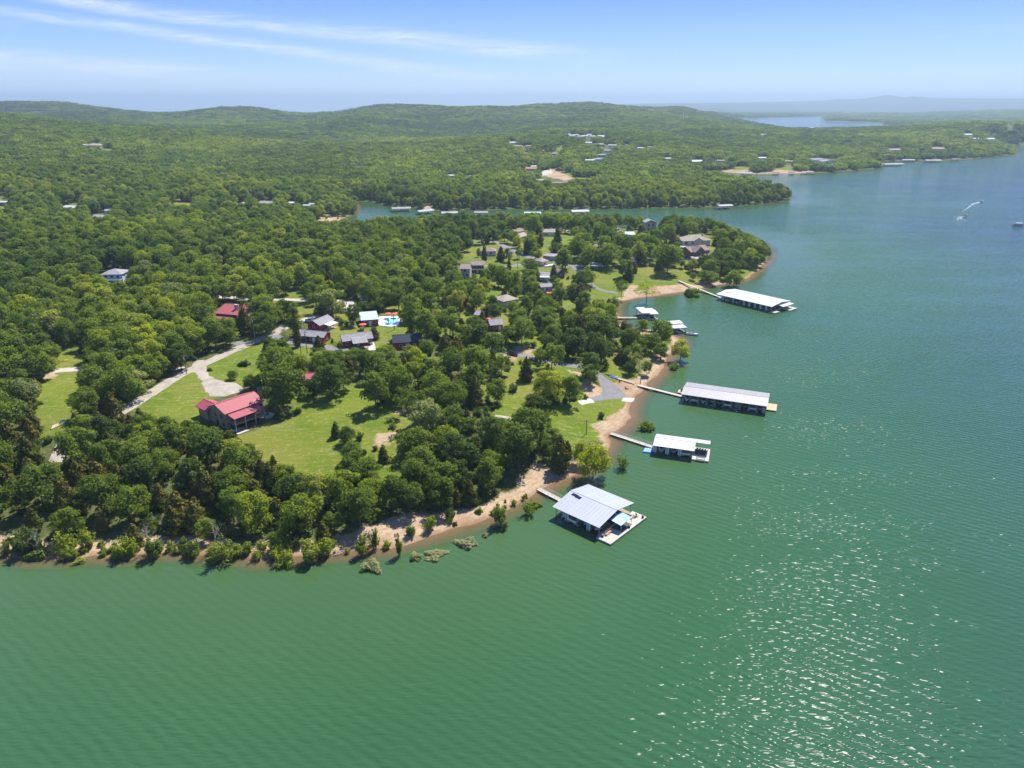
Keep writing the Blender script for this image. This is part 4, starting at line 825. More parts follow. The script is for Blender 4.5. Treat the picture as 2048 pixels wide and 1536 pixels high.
M = dict(red_roof=roof_metal('red_metal_roof', (0.31, 0.060, 0.072), rough=0.6), white_roof=roof_metal('white_metal_roof', (0.49, 0.50, 0.51), 0.6), silver_roof=roof_metal('galvanised_roof', (0.33, 0.35, 0.375), 0.6, rough=0.42),
    tan_roof=roof_metal('weathered_metal_roof', (0.29, 0.275, 0.28), 1.05), blue_roof=roof_metal('blue_awning_sheet', (0.22, 0.40, 0.66), 0.3), pool_roof=roof_metal('pale_blue_roof', (0.42, 0.46, 0.54), 0.5),
    grey_sh=shingle('grey_shingles', (0.26, 0.25, 0.26)), brown_sh=shingle('brown_shingles', (0.235, 0.18, 0.155)), dark_sh=shingle('dark_shingles', (0.04, 0.045, 0.065)), tan_sh=shingle('tan_shingles', (0.32, 0.27, 0.22)),
    brick=brick('tan_brick', (0.29, 0.205, 0.12), (0.36, 0.26, 0.16)), redbrick=brick('red_brick', (0.20, 0.07, 0.05), (0.27, 0.10, 0.065)), redwall=simple('red_boards', (0.30, 0.035, 0.03), 0.8, 0.2), cream=simple('cream_siding', (0.56, 0.50, 0.40), 0.8),
    white=simple('white_paint', (0.74, 0.74, 0.72), 0.6, 0.06), bluewall=simple('pale_blue_siding', (0.50, 0.58, 0.72), 0.7), brown=simple('brown_boards', (0.15, 0.095, 0.06), 0.85), grey=simple('grey_siding', (0.34, 0.34, 0.35), 0.8),
    wood=simple('weathered_planks', (0.36, 0.27, 0.19), 0.9, 0.3, 2.5), deck=simple('pale_deck_planks', (0.46, 0.42, 0.36), 0.9, 0.15, 2.0), newwood=simple('new_planks', (0.44, 0.35, 0.23), 0.85, 0.15, 2.0),
    steel=simple('grey_steel', (0.42, 0.43, 0.45), 0.45, 0.1, metal=0.4), dark=simple('dark_steel', (0.04, 0.045, 0.05), 0.5), black=simple('black_rubber', (0.02, 0.02, 0.022), 0.7), glass=simple('dark_glass', (0.02, 0.025, 0.032), 0.08, spec=0.6),
    float=simple('black_floats', (0.025, 0.027, 0.03), 0.8), blue=simple('blue_plastic', (0.025, 0.12, 0.62), 0.45), paleblue=simple('pale_blue_fabric', (0.28, 0.45, 0.75), 0.8), red=simple('red_fabric', (0.62, 0.09, 0.06), 0.8), yellow=simple('yellow_plastic', (0.80, 0.58, 0.02), 0.4),
    boat=simple('white_gelcoat', (0.78, 0.78, 0.76), 0.25, 0.04), navy=simple('navy_gelcoat', (0.03, 0.05, 0.14), 0.3), seat=simple('tan_vinyl', (0.46, 0.36, 0.25), 0.7), maroon=simple('maroon_gelcoat', (0.20, 0.03, 0.04), 0.3), carpaint=simple('dark_blue_car_paint', (0.012, 0.018, 0.05), 0.2, 0.05, spec=0.6),
    carwhite=simple('white_car_paint', (0.72, 0.72, 0.72), 0.25, 0.04, spec=0.6), tile=simple('pool_plaster', (0.25, 0.62, 0.85), 0.3, 0.05), solar=simple('solar_cells', (0.012, 0.014, 0.04), 0.15, spec=0.6), orange=simple('orange_boards', (0.45, 0.17, 0.06), 0.8), pole=simple('creosote_pole', (0.20, 0.16, 0.125), 0.9, 0.2), green=simple('green_boards', (0.05, 0.11, 0.075), 0.8))
m_foam, t, out = mat('foam'); g_ = t.add('ShaderNodeNewGeometry').outputs['Position']
p_ = t.add('ShaderNodeBsdfPrincipled', i_Base_Color=(0.62, 0.66, 0.68), i_Roughness=0.9, i_Alpha=t.rng(t.noise(g_, 0.7, 5, 0.75), 0.44, 0.66)); t.l.new(p_.outputs[0], out.inputs[0])

# ------------------------------------------------------------------ houses
def frame(o, a, b, h):
    """local frame from the near eave line a-b (window points, h above the ground): origin, heading, length, ground height"""
    A, Bp = Gz(o, *a, h), Gz(o, *b, h); d = Bp - A; return A, math.atan2(d.y, d.x), math.hypot(d.x, d.y)
def roof_mesh(L, D, h, rise, kind, ov=0.45, t_=0.18, x0=0.0, y0=0.0):
    mb = MB(); x0, x1, y0, y1 = x0 - ov, x0 + L + ov, y0 - ov, y0 + D + ov; yc, xc = (y0 + y1) / 2, (x0 + x1) / 2
    if kind == 'gable':
        z = h + rise; s = rise / (D / 2 + ov) * ov * 0
        mb.slab([(x0, y0, h - s), (x1, y0, h - s), (x1, yc, z), (x0, yc, z)], t_); mb.slab([(x0, yc + .004, z), (x1, yc + .004, z), (x1, y1, h - s), (x0, y1, h - s)], t_); mb.box(x0, x1, yc - .14, yc + .14, z - .03, z + .05)
    elif kind == 'gableY':
        z = h + rise; mb.slab([(x0, y0, h), (xc, y0, z), (xc, y1, z), (x0, y1, h)], t_); mb.slab([(xc + .004, y0, z), (x1, y0, h), (x1, y1, h), (xc + .004, y1, z)], t_); mb.box(xc - .14, xc + .14, y0, y1, z - .03, z + .05)
    elif kind == 'hip':
        k = min((x1 - x0) * .5 - .2, (y1 - y0) * .5); a, b_ = (x0 + k, yc, h + rise), (x1 - k, yc, h + rise); P = [(x0, y0, h), (x1, y0, h), (x1, y1, h), (x0, y1, h)]
        mb.slab([P[0], P[1], b_, a], t_); mb.slab([P[2], P[3], a, b_], t_); mb.slab([P[1], P[2], b_], t_); mb.slab([P[3], P[0], a], t_)
    else:
        mb.slab([(x0, y0, h), (x1, y0, h), (x1, y1, h + rise), (x0, y1, h + rise)], t_)
    return mb
def wall_mesh(L, D, h, rise, kind, base=-2.2, x0=0.0, y0=0.0, ov=0.45):
    mb = MB(); hh = h - 0.16; k = D / 2 / (D / 2 + ov) if kind in ('gable',) else L / 2 / (L / 2 + ov); lo = rise * (1 - k)
    mb.box(x0, x0 + L, y0, y0 + D, base, hh + (lo if kind in ('gable', 'gableY') else 0) - 0.02)
    z0, z1 = hh + lo - .03, hh + rise - .06
    if kind == 'gable':
        for x in (x0, x0 + L - .2): mb.raw([(x, y0, z0), (x + .2, y0, z0), (x + .2, y0 + D, z0), (x, y0 + D, z0), (x, y0 + D / 2, z1), (x + .2, y0 + D / 2, z1)], [(0, 1, 5, 4), (2, 3, 4, 5), (0, 4, 3), (1, 2, 5), (0, 3, 2, 1)])
    if kind == 'gableY':
        for y in (y0, y0 + D - .2): mb.raw([(x0, y, z0), (x0 + L, y, z0), (x0 + L, y + .2, z0), (x0, y + .2, z0), (x0 + L / 2, y, z1), (x0 + L / 2, y + .2, z1)], [(0, 1, 4), (2, 3, 5), (1, 2, 5, 4), (3, 0, 4, 5), (0, 3, 2, 1)])
    return mb
def opening(par, name, side, s, z, w, hgt, L, D, frm='white', door=False, x0=0.0, y0=0.0):
    """window or door on side 'n'ear, 'l'eft, 'r'ight or 'f'ar; frame with a pane set inside it"""
    f, p, e = MB(), MB(), 0.08
    bars = [(s - w / 2 - e, s - w / 2, z, z + hgt), (s + w / 2, s + w / 2 + e, z, z + hgt), (s - w / 2 - e, s + w / 2 + e, z + hgt, z + hgt + e), (s - w / 2 - e, s + w / 2 + e, z - e, z)]
    for q, (mb, lst, out_) in enumerate(((f, bars, 0.07), (p, [(s - w / 2, s + w / 2, z, z + hgt)], 0.03))):
        for a, b_, c, d in lst:
            if side == 'n': mb.box(x0 + a, x0 + b_, y0 - out_, y0 + .02, c, d)
            elif side == 'f': mb.box(x0 + a, x0 + b_, y0 + D - .02, y0 + D + out_, c, d)
            elif side == 'l': mb.box(x0 - out_, x0 + .02, y0 + a, y0 + b_, c, d)
            else: mb.box(x0 + L - .02, x0 + L + out_, y0 + a, y0 + b_, c, d)
    fo = f.build(name, M[frm], par); p.build('door_leaf' if door else 'pane', M['white' if door else 'glass'], fo); return fo
def house(label, o, a, b, D, h=2.8, rise=1.6, kind='gable', wall='cream', roof='grey_sh', win=(), door=None, name='house', cat='house', group=None, chimney=None, frm='white', parts=True, L=None):
    A, rz, L0 = frame(o, a, b, h); L = L or L0; th = thing(name, label, cat, A, rz, group)
    wall_mesh(L, D, h, rise, kind).build('wall', M[wall], th); rf = roof_mesh(L, D, h, rise, kind).build('roof', M[roof], th)
    for side, s, z, w, hh in win: opening(th, 'window', side, s if s > 1 else s * (L if side in 'nf' else D), z, w, hh, L, D, frm)
    if door: opening(th, 'door', door[0], door[1] * (L if door[0] in 'nf' else D), 0.05, 1.0, 2.05, L, D, frm, True)
    if chimney:
        x, y, z = chimney; MB().box(x * L - .4, x * L + .4, y * D - .35, y * D + .35, h, h + rise + z).box(x * L - .48, x * L + .48, y * D - .43, y * D + .43, h + rise + z, h + rise + z + .15).build('chimney', M['grey'], rf)
    return th, L
stdwin = lambda n, z=1.0: [('n', (i + .5) / n, z, 1.2, 1.1) for i in range(n)] + [('l', .3, z, 1.0, 1.1), ('l', .7, z, 1.0, 1.1), ('r', .5, z, 1.2, 1.1)]
# --- the red-roofed brick house on the big lawn
th, L = house('two-storey tan brick house with red metal roof and screened double porch on the big lawn', H1, (800, 880), (1640, 530), 9.6, 5.6, 1.9, 'gable', 'brick', 'red_roof',
              [('l', .25, 3.4, .9, 1.3), ('l', .62, 3.4, .9, 1.3), ('l', .2, .9, 1.1, 1.0), ('l', .55, .2, 1.0, 1.9), ('n', .93, 3.3, 1.1, 1.3), ('r', .3, 3.4, 1.2, 1.3), ('r', .7, 3.4, 1.2, 1.3)], frm='brown')
pw, pd, px0 = L * 0.80, 3.6, L * 0.06
MB().slab([(px0 - .3, -pd - .3, 4.55), (px0 + pw, -pd - .3, 4.55), (px0 + pw, .15, 5.3), (px0 - .3, .15, 5.3)], .12).build('porch_roof', M['red_roof'], th)
for i in range(4):
    x = px0 + pw * i / 3 - (.15 if i == 3 else 0); MB().box(x - .11, x + .11, -pd - .11, -pd + .11, -.6, 4.5).build('porch_post', M['steel'], th)
MB().box(px0, px0 + pw, -pd, -.02, 2.35, 2.6).build('porch_deck', M['wood'], th); MB().box(px0, px0 + pw, -pd, -.02, -.5, .1).build('lower_porch_floor', M['deck'], th)
for z, nm in ((2.6, 'porch_rail'), (.1, 'lower_rail')):
    rb = MB().box(px0, px0 + pw, -pd - .06, -pd + .04, z + .85, z + 1.0).box(px0, px0 + pw, -pd - .05, -pd + .03, z + .1, z + .2); n = int(pw / .28)
    for i in range(n): rb.box(px0 + i * pw / n, px0 + i * pw / n + .05, -pd - .03, -pd + .02, z + .2, z + .85)
    rb.build(nm, M['brown'], th)
sc_ = MB()
for a, b_ in ((px0, px0 + pw / 3), (px0 + pw / 3, px0 + 2 * pw / 3)): sc_.box(a + .14, b_ - .14, -1.2, -1.16, .1, 2.3)
sc_.build('lower_doors', M['glass'], th); MB().box(px0 + 1, px0 + pw - 1, -.06, .01, 2.75, 4.5).build('porch_glazing', M['glass'], th)
MB().box(px0 - .5, px0 + pw + .3, -pd - 1.5, -pd - .4, -.8, -.05).build('front_kerb', M['deck'], th)
wing = MB().box(-.6, 4.6, 9.7, 15.0, -2, 4.2).build('wing_wall', M['brick'], th); roof_mesh(5.6, 6.5, 4.4, 1.5, 'gableY', x0=-.8, y0=8.8).build('wing_roof', M['red_roof'], th)
a0 = Gz(H1, 1470, 985); pt = thing('patio', 'round pale stone patio at the end of the brick house porch', 'patio', (0, 0, 0))
P = [Gz(H1, x, y) for x, y in [(1450, 960), (1600, 1015), (1750, 1010), (1870, 970), (1920, 910), (1850, 870), (1700, 850), (1600, 890)]]; zz = max(p.z for p in P) + .3
MB().slab([(p.x, p.y, zz) for p in P], .12).build('paving', M['deck'], pt); MB().slab([(p.x, p.y, zz - .125) for p in P], 1.2).build('retaining_wall', M['grey'], pt)
for x, y, wh in ((1720, 930, 'middle'), (1770, 910, 'far'), (1710, 965, 'near')):
    q = at_z(H1[0] + x / H1[2], H1[1] + y / H1[2], zz); c = thing('patio_chair', wh + ' dark patio chair on the round stone patio', 'chair', q, random.uniform(0, 6), 'dark chairs on the round stone patio')
    MB().box(-.3, .3, -.3, .3, .38, .46).build('seat', M['brown'], c); MB().box(-.3, .3, .24, .3, .46, .95).build('backrest', M['brown'], c)
    for sx in (-.26, .26):
        for sy in (-.26, .26): MB().box(sx - .03, sx + .03, sy - .03, sy + .03, 0, .38).build('leg', M['brown'], c)
# --- lodge, shed, cabins
th, L = house('big lodge with broad red metal roof and stone chimney beside the gravel road', HL, (250, 440), (640, 478), 15, 4.2, 2.4, 'gable', 'brown', 'red_roof', [('n', .2, 1, 1.4, 1.3), ('n', .5, 1, 1.4, 1.3), ('l', .3, 1, 1.2, 1.2), ('r', .4, 1, 1.2, 1.2)], ('n', .8), 'lodge', 'lodge', L=17)
MB().slab([(-.5, -3.4, 2.5), (8.5, -3.4, 2.5), (8.5, -.5, 3.3), (-.5, -.5, 3.3)], .12).build('porch_roof', M['red_roof'], th)
for x in (-.2, 4, 8.2): MB().box(x - .1, x + .1, -3.3, -3.1, -1.5, 2.4).build('porch_post', M['brown'], th)
ch = MB().box(7.4, 8.6, 3.6, 4.6, 4, 7.4).box(7.25, 8.75, 3.45, 4.75, 7.4, 7.65).build('chimney', M['grey'], th)
house('orange-brown roofed annex mostly hidden by trees right of the lodge', HL, (760, 400), (1180, 430), 8, 3, 2.0, 'gable', 'brown', 'brown_sh', [('n', .3, 1, 1.2, 1.1)], ('n', .6), 'annex', 'house')
house('little shed with a red metal roof peeping out between two dark oaks', HI, (225, 300), (345, 292), 5.0, 2.6, 1.2, 'gable', 'brick', 'red_roof', [('n', .5, 1, 1, 1)], ('l', .5), 'shed', 'shed', L=8)
th, L = house('red cabin with grey roof and bright white porch awning', HC, (285, 445), (455, 372), 6.4, 2.7, 1.9, 'gable', 'redwall', 'grey_sh', [('l', .5, 1.2, 1.1, 1.0), ('n', .25, 1, 1, 1)], ('n', .6), 'cabin', 'cabin', L=9.5)
MB().slab([(2.2, -3.6, 2.3), (8.2, -3.6, 2.3), (8.2, -.5, 2.75), (2.2, -.5, 2.75)], .08).build('porch_awning', M['white'], th); MB().box(2.2, 8.2, -3.6, -.05, -.6, .15).build('porch_floor', M['wood'], th)
for x in (2.4, 5.2, 8.0): MB().box(x - .06, x + .06, -3.5, -3.38, .15, 2.22).build('porch_post', M['white'], th)
th, L = house('long low red building with grey shingle roof by the cabin road', HC, (-60, 585), (340, 622), 6.0, 2.7, 1.5, 'gable', 'redwall', 'grey_sh', [('n', .55, 1, 1.2, 1), ('n', .8, 1, 1.2, 1), ('r', .5, 1, 1, 1)], ('n', .65), 'cabin', 'cabin')
MB().box(L * .1, L * .45, -.08, .02, .1, 2.2).build('open_bay', M['black'], th)
th, L = house('red cabin with a projecting grey porch gable facing the concrete drive', HC, (632, 677), (1058, 632), 7.0, 2.8, 1.8, 'gable', 'redwall', 'grey_sh', [('n', .12, 1, 1.1, 1), ('n', .9, 1, 1.1, 1), ('l', .5, 1, 1, 1)], ('n', .5), 'cabin', 'cabin')
MB().slab([(L * .28, -3.6, 2.4), (L * .80, -3.6, 2.4), (L * .80, 1.4, 3.75), (L * .28, 1.4, 3.75)], .14).build('porch_roof', M['grey_sh'], th); MB().box(L * .28, L * .8, -3.5, -.05, -.6, .12).build('porch_floor', M['wood'], th)
for f in (.30, .46, .62, .78): MB().box(L * f - .07, L * f + .07, -3.4, -3.26, .12, 2.3).build('porch_post', M['brown'], th)
MB().bar((L * .95, -.25, .7), (L * .95, .0, .7), .55, .55, 12).build('round_sign', M['white'], th)
house('red cabin with nearly black roof under the tall oaks', HC, (1370, 700), (1570, 690), 7.5, 2.8, 2.2, 'gable', 'redwall', 'dark_sh', [('n', .25, 1, 1, 1), ('n', .75, 1, 1, 1)], ('n', .5), 'cabin', 'cabin', L=11)
th, L = house('pool house with broad flat blue-grey roof', HC, (905, 368), (1140, 352), 9.5, 2.9, 1.0, 'shed', 'redwall', 'pool_roof', [('n', .2, 1, 1.4, 1.1), ('n', .75, 1, 1.4, 1.1), ('r', .5, 1, 1.2, 1)], ('n', .5), 'pool_house', 'pool house')
house('small red cabin with two grey roofs at the road behind the pool house', HC, (895, 62), (1010, 55), 6, 2.6, 1.3, 'gable', 'redwall', 'grey_sh', [('n', .3, 1, 1, 1)], ('n', .7), 'cabin', 'cabin')
house('grey lean-to roof in front of the cabin behind the pool house', HC, (925, 150), (1010, 140), 4, 2.4, .6, 'shed', 'redwall', 'grey_sh', [('n', .5, .9, 1, .9)], None, 'shed', 'shed')
house('small red cabin with a white door in the trees above the parked dark car', HF, (905, 322), (1058, 318), 6.5, 2.8, 1.8, 'gable', 'redwall', 'grey_sh', [('n', .35, .9, 1.6, 1.1)], ('n', .75), 'cabin', 'cabin')
house('red house half hidden behind the big oaks above the mown clearing', HF, (420, 800), (545, 795), 7, 2.9, 1.8, 'gable', 'redwall', 'grey_sh', [('n', .5, 1, 1.2, 1)], ('n', .8), 'cabin', 'cabin')
house('grey roofed shed left of the small red cabin with the white door', HF, (700, 185), (840, 205), 6, 2.6, 1.2, 'gable', 'grey', 'grey_sh', [('n', .5, 1, 1, 1)], None, 'shed', 'shed')
th, L = house('two-storey pale blue house with grey hip roof standing alone in the forest', ZA, (775, 188), (935, 192), 10, 5.0, 2.0, 'hip', 'bluewall', 'grey_sh', [('n', .2, 3.2, 1.4, 1.2), ('n', .5, 3.2, 1.4, 1.2), ('n', .8, 3.2, 1.4, 1.2), ('n', .3, .8, 1.4, 1.3), ('r', .3, 3.2, 1.2, 1.2), ('r', .7, 3.2, 1.2, 1.2)], ('n', .6))
MB().box(0.3, L - .3, -2.2, -.05, 2.2, 2.4).build('balcony', M['white'], th)
house('tan roofed house deep in the forest at the left edge', ZA, (82, 180), (135, 182), 8, 2.8, 1.5, 'gable', 'cream', 'tan_sh', [('n', .5, 1, 1, 1)])
house('grey-roofed house barely showing between the left forest oaks', ZA, (295, 620), (470, 620), 7, 2.8, 1.6, 'gable', 'cream', 'grey_sh', [('n', .4, 1, 1, 1)])
# --- cottages on the hill lawns
th, L = house('brown-roofed split cottage, left wing, at the start of the lower cottage road', HD, (320, 925), (465, 928), 10, 5.0, 1.8, 'gable', 'grey', 'brown_sh', [('n', .3, 1, 1.4, 1.2), ('n', .7, 1, 1.4, 1.2), ('n', .5, 3.3, 1.6, 1.1)], ('l', .5), 'cottage', 'cottage')
th, L = house('brown-roofed split cottage, right wing with wooden balcony', HD, (490, 870), (690, 870), 9, 4.6, 1.8, 'gable', 'brown', 'brown_sh', [('n', .3, 3, 1.4, 1.1), ('n', .7, 3, 1.4, 1.1), ('r', .5, 3, 1.4, 1.1)], ('n', .5), 'cottage', 'cottage')
MB().box(0, L, -2, -.05, 2.3, 2.5).build('balcony', M['wood'], th)
house('upper of the two brown-roofed cottages below the tall oak', HD, (1200, 352), (1330, 330), 8, 3.0, 1.8, 'gable', 'cream', 'brown_sh', [('n', .3, 1, 1.4, 1.1), ('n', .7, 1, 1.4, 1.1)], ('n', .5), 'cottage', 'cottage')
house('lower reddish-roofed one of the two cottages below the tall oak', HD, (1250, 432), (1385, 405), 8, 3.0, 1.8, 'gable', 'cream', 'tan_sh', [('n', .3, 1, 1.4, 1.1), ('n', .7, 1, 1.4, 1.1)], ('n', .5), 'cottage', 'cottage')
house('tan hip-roofed cottage at the top of the cottage lawns', HD, (1620, 350), (1815, 352), 9, 3.0, 1.8, 'gable', 'cream', 'tan_sh', [('n', .3, 1, 1.4, 1.1), ('l', .5, 1, 1.4, 1.1)], ('n', .6), 'cottage', 'cottage')
house('brown cottage on the island lawn between two conifers', HD, (620, 650), (880, 655), 8, 2.8, 1.6, 'hip', 'cream', 'brown_sh', [('n', .3, 1, 1.4, 1.1), ('n', .7, 1, 1.4, 1.1)], ('n', .5), 'cottage', 'cottage')
house('cottage with flat dark roof and white edge', HD, (1625, 715), (1790, 735), 8, 2.8, .8, 'hip', 'grey', 'grey_sh', [('n', .5, 1, 1.2, 1)], None, 'cottage', 'cottage')
house('reddish cottage just right of the flat dark-roofed one', HD, (1850, 690), (1960, 680), 8, 2.8, 1.6, 'gable', 'redbrick', 'brown_sh', [('n', .5, 1, 1.2, 1)], None, 'cottage', 'cottage')
th, L = house('small cottage with orange-tan roof and white deck', HD, (1600, 815), (1705, 800), 7, 2.8, 1.6, 'hip', 'cream', 'tan_sh', [('n', .5, 1, 1.2, 1)], None, 'cottage', 'cottage')
MB().box(1, L + 4, -3.5, -.3, -.3, .5).build('deck', M['white'], th)
th, L = house('pale grey cottage with white front porch awning', HD, (1575, 1030), (1720, 1045), 7, 2.8, 1.5, 'gable', 'white', 'grey_sh', [('n', .3, 1, 1.2, 1)], ('n', .6), 'cottage', 'cottage')
MB().slab([(0, -2.6, 2.3), (L, -2.6, 2.3), (L, -.5, 2.7), (0, -.5, 2.7)], .08).build('porch_awning', M['white'], th)
house('brown-walled cottage beside the grey cedar', HD, (1850, 990), (1965, 985), 8, 3.2, 1.8, 'gableY', 'brown', 'brown_sh', [('n', .5, 1, 1.2, 1)], None, 'cottage', 'cottage')
house('grey roof edge of a cottage behind the large oak', HD, (1330, 1215), (1420, 1222), 6, 2.8, 1.2, 'gable', 'cream', 'grey_sh', [('n', .5, 1, 1, 1)], None, 'cottage', 'cottage')
th, L = house('low grey cottage with wooden deck and red chairs', HD, (1600, 1215), (1770, 1222), 6, 2.8, 1.2, 'gable', 'grey', 'grey_sh', [('n', .5, 1, 1.2, 1)], ('n', .3), 'cottage', 'cottage')
MB().box(2, L + 5, -4.5, -.3, -.3, .3).build('deck', M['orange'], th)
for i in range(3):
    c = thing('deck_chair', ('left', 'middle', 'right')[i] + ' red chair on the wooden cottage deck', 'chair', th.matrix_basis @ Vector((4 + i * 2.4, -2.6, .3)), th.rotation_euler.z, 'red chairs on the wooden cottage deck')
    MB().box(-.35, .35, -.35, .35, .3, .42).build('seat', M['red'], c); MB().box(-.35, .35, .28, .35, .42, 1.0).build('backrest', M['red'], c)
    for sx in (-.3, .3): MB().box(sx - .04, sx + .04, -.35, .35, 0, .3).build('leg', M['red'], c)
house('hip-roofed tan house deep in the trees above the wooded point', HD, (1000, 1440), (1230, 1425), 9, 2.9, 1.9, 'hip', 'cream', 'tan_sh', [('n', .4, 1, 1.2, 1)])
house('grey-roofed house beside the loop road, behind dark oaks', HE, (985, 472), (1060, 480), 8, 2.8, 1.8, 'gable', 'cream', 'brown_sh', [('n', .5, 1, 1.2, 1)])
house('dark house with an orange-red porch under the wide cedar', HE, (930, 660), (1110, 665), 8, 2.8, 1.6, 'gable', 'brown', 'dark_sh', [('n', .3, 1, 1.2, 1)], ('n', .7))
house('pale blue-grey flat roof beside the hilltop drive', HE, (845, 315), (955, 318), 8, 2.8, .9, 'shed', 'grey', 'pool_roof', [('n', .5, 1, 1.2, 1)], None, 'garage', 'garage')
th, L = house('tall blue-grey tower house with orange gable trim among the back trees', HE, (1095, 160), (1235, 160), 8, 7.5, 2.0, 'gableY', 'grey', 'grey_sh', [('n', .3, 4.5, 1.4, 1.6), ('n', .7, 4.5, 1.4, 1.6), ('n', .3, 1, 1.4, 1.6)], ('n', .7))
MB().box(L * .45, L * .55, -.5, -.1, 0, 7.5).build('pillar', M['cream'], th); MB().box(L * .3, L, -.6, -.1, 7.3, 7.9).build('trim_band', M['orange'], th)
house('brown roof patch of a cottage behind the broad light oak', HE, (455, 470), (570, 472), 7, 2.6, 1.4, 'gable', 'brown', 'brown_sh', [('n', .5, 1, 1.2, 1)], None, 'cottage', 'cottage')
th, L = house('long grey carport roof beside the parking pad', HE, (390, 712), (530, 722), 7, 2.6, .5, 'shed', 'dark', 'silver_roof', [('n', .5, .6, 2, 1.2)], None, 'carport', 'carport')
th, L = house('large tan-roofed house behind the brick gable house', HE, (1575, 398), (1925, 402), 12, 3.2, 3.0, 'hip', 'tan_sh' if False else 'cream', 'tan_sh', [('n', .12, .8, 2.4, 1.9), ('n', .35, 1, 1.4, 1.2), ('n', .7, 1, 1.4, 1.2)], ('n', .5), chimney=(.85, .6, .4))
roof_mesh(7, 8, 3.25, 2.2, 'gableY', x0=L * .36, y0=-1.5).build('front_gable_roof', M['tan_sh'], th); wall_mesh(6.6, 4, 3.2, 2.0, 'gableY', x0=L * .36 + .2, y0=-1.2).build('front_gable_wall', M['cream'], th)
th, L = house('two-storey red brick house with a tall gable on the wooded bank', HE, (1680, 540), (1915, 520), 11, 5.0, 2.6, 'gable', 'redbrick', 'brown_sh', [('n', .85, 2.8, 1.6, 1.3), ('n', .85, .6, 1.6, 1.5)], ('n', .7))
roof_mesh(8.4, 7, 5.05, 3.4, 'gableY', x0=1.2, y0=-2.6).build('front_gable_roof', M['brown_sh'], th); wg = wall_mesh(8, 5, 5.0, 3.1, 'gableY', x0=1.4, y0=-2.3).build('front_gable_wall', M['redbrick'], th)
opening(th, 'window', 'n', 4, 3.0, 1.4, 1.4, 8, 5, 'white', x0=1.4, y0=-2.3); opening(th, 'window', 'n', 4, .8, 1.4, 1.4, 8, 5, 'white', x0=1.4, y0=-2.3); MB().box(10, L, -2.6, -.1, 2.3, 2.55).build('balcony', M['wood'], th)
house('pinkish lean-to roof at the foot of the brick gable house', HE, (1715, 625), (1845, 625), 4, 2.4, .6, 'shed', 'grey', 'tan_roof', [('n', .5, .8, 1.2, 1)], None, 'shed', 'shed')

